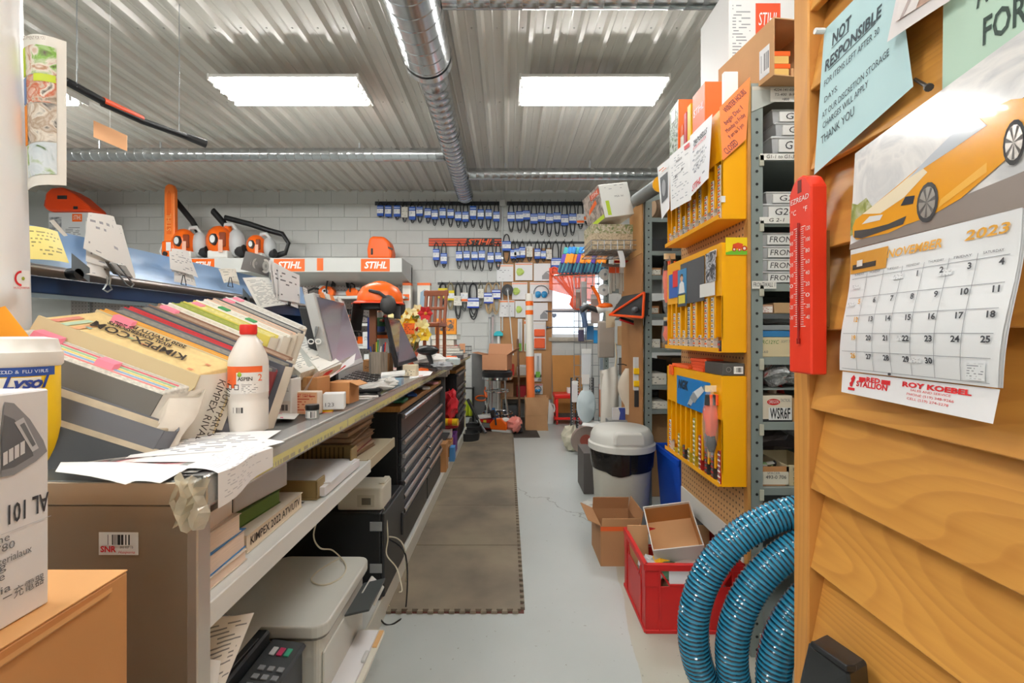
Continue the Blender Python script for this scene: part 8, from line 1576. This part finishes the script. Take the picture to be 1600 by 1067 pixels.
# ================================================================ coiled suction hose
hs_ = thing('suction_hose','coil of ribbed clear blue suction hose standing by the wood wall','hose'); hp0 = []
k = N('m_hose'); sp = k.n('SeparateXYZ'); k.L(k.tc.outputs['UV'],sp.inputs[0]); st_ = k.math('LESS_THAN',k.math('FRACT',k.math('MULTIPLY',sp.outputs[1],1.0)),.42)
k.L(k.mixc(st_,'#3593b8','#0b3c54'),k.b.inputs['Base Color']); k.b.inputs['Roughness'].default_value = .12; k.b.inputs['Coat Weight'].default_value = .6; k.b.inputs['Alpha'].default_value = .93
pts = []; NP = 560
for i in range(NP):
    s_ = i/(NP-1)*4.0; g = R(-80)+2*pi*s_; n_ = s_-.28
    rr = .362-.012*n_; cx_ = .925+.078*n_; cz_ = .378-.034*n_; yy = 1.36-.052*n_
    pts.append(V((cx_+rr*cos(-g+pi)*1.0,yy,max(cz_+rr*sin(-g+pi)*(1.0),.05))))
mb = MB(); rad = []; PIT = .0125; ln = 0; res = []; acc = [0]
for a_,b_ in zip(pts,pts[1:]): acc.append(acc[-1]+(b_-a_).length)
tot = acc[-1]; nr = int(tot/PIT)*4; j = 0
for i in range(nr):
    d_ = tot*i/(nr-1)
    while j < len(acc)-2 and acc[j+1] < d_: j += 1
    f_ = (d_-acc[j])/max(acc[j+1]-acc[j],1e-9); res.append(pts[j].lerp(pts[j+1],f_)); rad.append(.0425+(.0028 if i % 4 in (0,1) else 0))
mb.tube(res,rad,14); mb.uv = [(k_ % 14/14,.05+(i//14)/4.0) for i,k_ in enumerate(range(len(mb.v)))]
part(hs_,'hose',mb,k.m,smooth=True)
part(hs_,'tie',MB().tube([V((1.22,1.30,.42))+V((.06*cos(g),.10*sin(g),0)) for g in [2*pi*i/12 for i in range(12)]],.006,6,closed=True),black)
# ================================================================ papers, calendar and thermometer on the wood wall
wz = lambda px,py,X: UX(px,py,X)
def wall_sheet(name,label,cat,px,X,mat,bulge=.006,nu=6,nv=6):
    q = [wz(x,y,X_) for (x,y),X_ in zip(px,X if isinstance(X,(list,tuple)) else [X]*4)]; o = leaf(name,label,q,mat,cat,bulge,None,nu,nv); return o,rel(q,o.location)
def wtext(o,q,s,u,v,hf,mat,w,off=.007,**kw): return qtext(o,q,s,u,v,hf,mat,w=w,off=off,**kw)
bp2,q = wall_sheet('storage_notice','pale blue notice headed Not Responsible on the wood wall','notice',[(1272,273),(1427,135),(1400,-68),(1288,47)],[.668,.668,.672,.672],M('#bfe0e4',.6),.0)
bt_ = M('#33424a',.6)
for s_,u,v,hf,w_,b_ in (('NOT',.28,.86,.085,.22,.0009),('RESPONSIBLE',.42,.72,.075,.60,.0009),('FOR ITEMS LEFT AFTER 30',.41,.60,.045,.58,0),('DAYS.',.17,.48,.04,.16,0),('AT OUR DISCRETION STORAGE',.45,.38,.045,.70,0),('CHARGES WILL APPLY',.35,.30,.045,.50,0),('THANK YOU',.27,.20,.06,.38,0)):
    wtext(bp2,q,s_,u,v,hf,bt_,w_,.0008,shear=.25,bold=b_)
for u0,u1,v in ((.15,.40,.808),(.12,.73,.67)): qrect(bp2,q,u0,u1,v,v+.006,bt_,.0008)
part(bp2,'push_pin',MB().cyl(qp(q,.02,.985,.003),qp(q,.02,.985,.022),.006,n=10),white)
ph,q = wall_sheet('photo_print','white bordered photo print pinned above the blue notice','photo',[(1386,66),(1492,-4),(1520,-120),(1412,-60)],[.656]*4,M('#e9e3e2',.5),.002)
qrect(ph,q,.12,.97,.20,.95,blotch_mat(['#8a5a48','#d8b7a4','#efe7e2','#6a5a58'],9),.003); qpoly(ph,q,[(.12,.2),(.45,.2),(.55,.6),(.35,.85),(.12,.8)],M('#ece6e4',.5),.004); qpoly(ph,q,[(.2,.2),(.26,.2),(.45,.7),(.40,.72)],M('#b9aaa8',.5),.0045)
gp2,q = wall_sheet('green_notice','pale green notice with large dark letters on the wood wall','notice',[(1472,172),(1660,100),(1660,-190),(1474,-20)],[.672]*4,M('#bfdcc9',.6),0)
wtext(gp2,q,'FOR',.57,.42,.21,M('#2d4038',.6),.36,.0008,bold=.001); wtext(gp2,q,'ACCOUNTS',.74,.70,.19,M('#2d4038',.6),.80,.0008,bold=.001)
# calendar: picture above, month page below, advertiser strip at the foot
cal = thing('wall_calendar','wall calendar with an orange sports car picture and November page','calendar',(0,0,0))
cp_ = [wz(1328,390,.660),wz(1606,322,.655),wz(1606,42,.664),wz(1336,240,.668)]
skyc = blotch_mat(['#c9cbcf','#f0eeec','#d9d9da','#fbfaf8'],9,.12)
def cshape(q,pts,mat,off,name='picture'): return qpoly(cal,q,pts,mat,off,name)
part(cal,'picture_page',MB().sheet(lambda u,v: qp(cp_,u,v),4,4),skyc); Q = cp_
cshape(Q,[(0,0),(1,0),(1,.20),(.45,.14),(.2,.10),(0,.05)],M('#8d817a',.25),.001); cshape(Q,[(0,.14),(0,.48),(.05,.44),(.12,.47),(.16,.38),(.2,.3),(.1,.16)],blotch_mat(['#5f6a3a','#9aa05a','#d0ccb0'],30,.2),.001); cshape(Q,[(.9,.42),(1,.40),(1,.62),(.95,.6)],blotch_mat(['#8a6a2a','#c9983a','#6a6a30'],30,.2),.001)
orc = M('#eda32a',.15,coat=.5); body = [(.02,.22),(.03,.12),(.06,.08),(.30,.06),(.42,.09),(.56,.10),(.72,.16),(.86,.26),(.96,.33),(1,.40),(1,.60),(.94,.64),(.80,.66),(.62,.60),(.50,.52),(.34,.44),(.14,.34),(.04,.29)]
cshape(Q,body,orc,.0016); cshape(Q,[(.42,.46),(.56,.56),(.66,.62),(.80,.64),(.84,.56),(.68,.52)],M('#c9ced6',.1),.0022); cshape(Q,[(.10,.32),(.34,.43),(.50,.51),(.54,.44),(.40,.32),(.24,.26)],M('#f6e7c9',.1),.0021); cshape(Q,[(.04,.18),(.16,.15),(.30,.14),(.42,.16),(.40,.10),(.10,.08),(.04,.11)],M('#3a3836',.3),.0022); cshape(Q,[(.10,.22),(.24,.20),(.26,.24),(.16,.27)],M('#e9e6e0',.1),.0024); cshape(Q,[(.38,.26),(.46,.24),(.47,.30),(.41,.32)],M('#3d3f46',.1),.0024); cshape(Q,[(.60,.14),(.84,.27),(.84,.33),(.62,.20)],M('#f2b64a',.2),.0021)
for u,v,ru,rv in ((.545,.21,.062,.15),(.955,.38,.045,.13)): cshape(Q,circ(u,v,ru,rv),M('#2c2a2a',.5),.0026,'wheel'); cshape(Q,circ(u,v,ru*.78,rv*.78),M('#b9b3ac',.2,.5),.003,'wheel'); [cshape(Q,[(u,v),(u+ru*.75*cos(a),v+rv*.75*sin(a)),(u+ru*.75*cos(a+.28),v+rv*.75*sin(a+.28))],M('#4a4744',.4),.0034,'wheel') for a in [2*pi*i/7 for i in range(7)]]
mp_ = [wz(1312,578,.6525),wz(1559,606,.644),wz(1598,324,.653),wz(1329,391,.6585)]
for i in (2,1,0):   # leaves of the pad
    part(cal,'month_page',MB().sheet(lambda u,v: qp(mp_,u+.004*i,v,-.0022*i)+V((-.010*sin(pi*v)*sin(pi*u)-.004*sin(2*pi*v),0,0))*(1 if i == 0 else .8),10,10),M('#eceef0',.3 if i == 0 else .5),smooth=True)
def mpt(u,v,o=.0016): return qp(mp_,u,v,o)+V((-.010*sin(pi*v)*sin(pi*u)-.004*sin(2*pi*v),0,0))
def mpline(u0,v0,u1,v1,w,mat,name='rule'):
    n_ = 8; mb = MB(); du,dv = (0,w) if abs(u1-u0) > abs(v1-v0) else (w,0)
    mb.sheet(lambda u,v: mpt(u0+(u1-u0)*u+du*(v-.5),v0+(v1-v0)*u+dv*(v-.5)),n_,1); part(cal,name,mb,mat)
V0,V1 = .02,.74; rowsv = [.755,.60,.455,.31,.165,.02]
for v in rowsv: mpline(.03,v,.97,v,.0035,M('#8d9096',.5))
for i in range(1,7): mpline(.03+.1343*i,.02,.03+.1343*i,.79,.0028,M('#8d9096',.5))
dt = M('#3c3e44',.5); go = M('#e3a63a',.5)
def mtext(s,u,v,hf,mat,w=None,**kw):
    p = mpt(u,v,.0022); e = mpt(u+.02,v,.003)-mpt(u-.02,v,.003); e.normalize(); f_ = mpt(u,v+.02,.003)-mpt(u,v-.02,.003); f_.normalize(); n_ = e.cross(f_).normalized(); f_ = n_.cross(e)
    H_ = (mp_[3]-mp_[0]).length; text(cal,s,mat,H_*hf*1.35,mx=MX(((e.x,f_.x,n_.x,p.x),(e.y,f_.y,n_.y,p.y),(e.z,f_.z,n_.z,p.z),(0,0,0,1))),w=(mp_[1]-mp_[0]).length*w if w else None,**kw)
for d_ in range(1,31):
    c_ = (d_+2) % 7; r_ = (d_+2)//7; mtext(str(d_),.03+.1343*(c_+.80),rowsv[r_]-.036,.040,go if c_ == 0 else dt,bold=.0004)
for i,s_ in enumerate(('SUNDAY','MONDAY','TUESDAY','WEDNESDAY','THURSDAY','FRIDAY','SATURDAY')): mtext(s_,.03+.1343*(i+.5),.785,.016,dt,.085)
mtext('NOVEMBER',.48,.895,.062,go,.34,shear=.2,bold=.0004); mtext('2023',.86,.905,.062,go,.20,shear=.2,bold=.0004)
mb = MB().sheet(lambda u,v: mpt(.01+.30*u,.80+.16*v),4,1); part(cal,'picture_strip',mb,M('#d3963a',.3)); part(cal,'picture_strip',MB().sheet(lambda u,v: mpt(.03+.20*u,.83+.04*v,.0022),4,1),M('#3f3a34',.3)); part(cal,'picture_strip',MB().sheet(lambda u,v: mpt(.07+.05*u,.85+.05*v,.0028),2,1),M('#e9e4dc',.3))
for (u,v) in ((.06,.69),(.045,.55),(.68,.70),(.58,.13),(.50,.28),(.40,.72)): part(cal,'small_print',MB().sheet(lambda a,b: mpt(u-.02+.07*a,v-.02+.035*b,.002),2,1),print_mat('#eceef0','#8a8d94',4,8,.6))
part(cal,'small_print',MB().sheet(lambda a,b: mpt(.86+.09*a,.03+.11*b,.002),2,1),print_mat('#eceef0','#8a8d94',7,9,.6)); part(cal,'eyelet',MB().cyl(mpt(.42,.012,.002),mpt(.42,.012,.004),.0022,n=8),dt)
sp_ = [wz(1312,612,.650),wz(1548,662,.639),wz(1559,608,.645),wz(1314,580,.653)]
part(cal,'advert_strip',MB().sheet(lambda u,v: qp(sp_,u,v,-.003),4,1),M('#f0f0f2',.5))
for s_,u,v,hf,w_ in (('RED',.27,.76,.22,.11),('STALLION',.26,.52,.26,.25),('ROY KOEBEL',.68,.78,.20,.40),('SALES AND SERVICE',.66,.60,.09,.24),('PHONE (519) 348-9266',.66,.44,.10,.28),('CELL (519) 274-2278',.65,.28,.10,.25)): qtext(cal,sp_,s_,u,v,hf,inkr,w=w_,off=-.0022,bold=.0005 if hf > .15 else 0)
for u0,u1 in ((.155,.21),(.335,.40)): qrect(cal,sp_,u0,u1,.66,.84,inkr,-.0022)
qpoly(cal,sp_,[(.08,.36),(.10,.34),(.105,.5),(.115,.62),(.125,.78),(.11,.9),(.10,.84),(.085,.72),(.09,.6),(.075,.5)],inkr,-.0022,'horse_mark'); qrect(cal,sp_,.065,.125,.18,.30,inkr,-.0022)
part(cal,'nail',MB().cyl(wz(1452,137,.656),wz(1430,124,.692),.0028,n=8),M('#4a4440',.4,.6)); part(cal,'nail',MB().cyl(wz(1452,137,.655),wz(1450,136,.657),.006,n=10),M('#4a4440',.4,.6))
# thermometer
th = thing('wall_thermometer','red plastic thermometer with white scales at the wood wall end','thermometer',(.628,1.013,1.166),(0,0,MX_L)); tr2 = M('#e33a22',.35); tw,thh = .074,.422
part(th,'back_plate',MB().prism([(0,0),(tw,0),(tw,thh-.03),(tw-.015,thh-.008),(tw-.03,thh),(.03,thh),(.015,thh-.008),(0,thh-.03)],'y',0,.034),tr2,.003); part(th,'hanging_slot',MB().box(tw/2-.006,tw/2+.006,-.0008,.001,thh-.035,thh-.008),M('#6a1a10',.5)); part(th,'mount_block',MB().box(.01,tw-.01,.0345,.0455,.1,.3),M('#7a4a20',.6))
text(th,'EZREAD',white,.016,loc=(tw/2,-.001,thh-.05),w=.060,shear=.1); text(th,'°C',white,.016,loc=(.018,-.001,thh-.075)); text(th,'°F',white,.016,loc=(tw-.018,-.001,thh-.075))
part(th,'glass_tube',MB().cyl((tw/2,-.003,.075),(tw/2,-.003,thh-.10),.0022,n=8),M('#8f1510',.2)); part(th,'bulb',MB().cyl((tw/2,-.003,.063),(tw/2,-.003,.075),.0035,n=8),M('#8f1510',.2))
tk = MB()
for i in range(46): z = .10+i*.0047; l = .014 if i % 5 == 0 else .008; tk.box(tw/2-.005-l,tw/2-.005,-.0008,-.0002,z,z+.0012); tk.box(tw/2+.005,tw/2+.005+l,-.0008,-.0002,z,z+.0012)
part(th,'scale_marks',tk,white,kind='stuff')
for i in range(9): text(th,str(50-10*i) if i < 10 else '',white,.012,loc=(.010,-.001,.305-.0232*i),w=.012); text(th,str(120-20*i),white,.012,loc=(tw-.010,-.001,.305-.0232*i),w=.013)
# cartons above the shelving
zt_ = shz(136)+.001
t = thing('carton','open fronted brown carton with orange filter boxes on the shelving','box',(1.045,1.86,zt_),(0,0,R(8))); w,d,h = .17,.34,.21; part(t,'bottom_panel',MB().box(-w/2,w/2,-d/2,d/2,0,.004),card_l)
for x in (-w/2,w/2-.004): part(t,'side_panel',MB().box(x,x+.004,-d/2,d/2,.004,h),card_l)
part(t,'top_panel',MB().box(-w/2,w/2,-d/2,d/2,h,h+.004),card_l); part(t,'back_panel',MB().box(-w/2+.004,w/2-.004,d/2-.004,d/2,.004,h),card_l); part(t,'barcode',MB().quad((-w/2-.001,-d/2+.075,.02),(-w/2-.001,-d/2+.02,.02),(-w/2-.001,-d/2+.02,.13),(-w/2-.001,-d/2+.075,.13)),bars_mat('#e4e6e8','#55585c',24,.2,.8)); text(t,'DUCATI',M('#5a4030',.6),.022,mx=MX(((0,0,-1,-w/2-.001),(0,-1,0,.10),(-1,0,0,.10),(0,0,0,1))),w=.06) if False else None
for i in range(2): f_ = thing('filter_box','%s orange topped filter box inside the open brown carton' % ('lower' if i == 0 else 'upper'),'box',t.matrix_basis @ V((-.042,-.12,.0045+.047*i))); part(f_,'body',MB().box(-.036,.03,-.04,.04,0,.028),M('#e3b868',.5)); part(f_,'orange_top',MB().box(-.037,.036,-.041,.041,.0285,.046),M('#f2600f',.5),.001)
bb2 = thing('carton','large white machine carton above the open brown carton','box',(1.20,2.20,zt_)); w,d,h = .40,.30,.62; bb2['w'],bb2['h'],bb2['d'] = w,h,d; part(bb2,'body',MB().box(-w/2,w/2,-d/2,d/2,0,h),M('#dcdcda',.55),.003); q = front(bb2); qrect(bb2,q,.30,.58,.62,.86,M('#d9502a',.5),.001); qtext(bb2,q,'STIHL',.44,.74,.10,white,w=.22,shear=.2,off=.002); qrect(bb2,q,.02,.26,.35,.9,print_mat('#dcdcda','#8a8c90',24,8,.6),.001); part(bb2,'recycle_mark',MB().tube([(.13+.014*cos(g),-.151,.20+.014*sin(g)) for g in [R(30*i) for i in range(11)]],.0025,5),ink)
lf2 = carton('carton','white upright folded carton at the shelving corner','box',1115,1140,112,170,1.98,.05,M('#e6e2d8',.6)); lf2.location.z = zc1
carton('carton','tan carton at the wood wall side of the shelving top','box',1236,1262,96,134,1.80,.2,card_l).location.z = zt_
# black bracket at the lower right corner
bk2 = thing('black_bracket','black angular plastic case at the foot of the wood wall','case',(0,0,0)); mb = MB(); P0 = [UX(1240,1100,.60),UX(1262,1003,.61),UX(1325,1050,.61),UX(1330,1110,.61)]
mb.add([*P0,*[p+V((.06,.03,0)) for p in P0]],[(0,1,2,3),(7,6,5,4),(0,4,5,1),(1,5,6,2),(2,6,7,3),(3,7,4,0)]); part(bk2,'shell',mb,M('#1e2022',.35),.006); part(bk2,'ridge',MB().obb(UX(1266,1010,.605),UX(1322,1050,.605)-UX(1266,1010,.605),(.02,0,0),(0,0,.012)),black,.002)
part(bk2,'column',MB().box(.615,.66,.86,.94,0,P0[0].z+.02),black,.003)
# ---------------------------------------------------------------- fit lettering to its width
bpy.context.view_layer.update()
for o,w in FIT:
    d = o.dimensions.x
    if d > 1e-6: o.scale.x *= w/d
dg = bpy.context.evaluated_depsgraph_get()
bpy.context.view_layer.update()
for o in [o for o in SC.objects if o.type == 'FONT']:   # lettering becomes plain mesh
    me = bpy.data.meshes.new_from_object(o.evaluated_get(dg)); nm = o.name
    m2 = bpy.data.objects.new(nm,me); COL.objects.link(m2); m2.parent = o.parent; m2.matrix_basis = o.matrix_basis
    if not me.materials: me.materials.append(o.data.materials[0])
    bpy.data.objects.remove(o)
    m2.name = 'lettering'
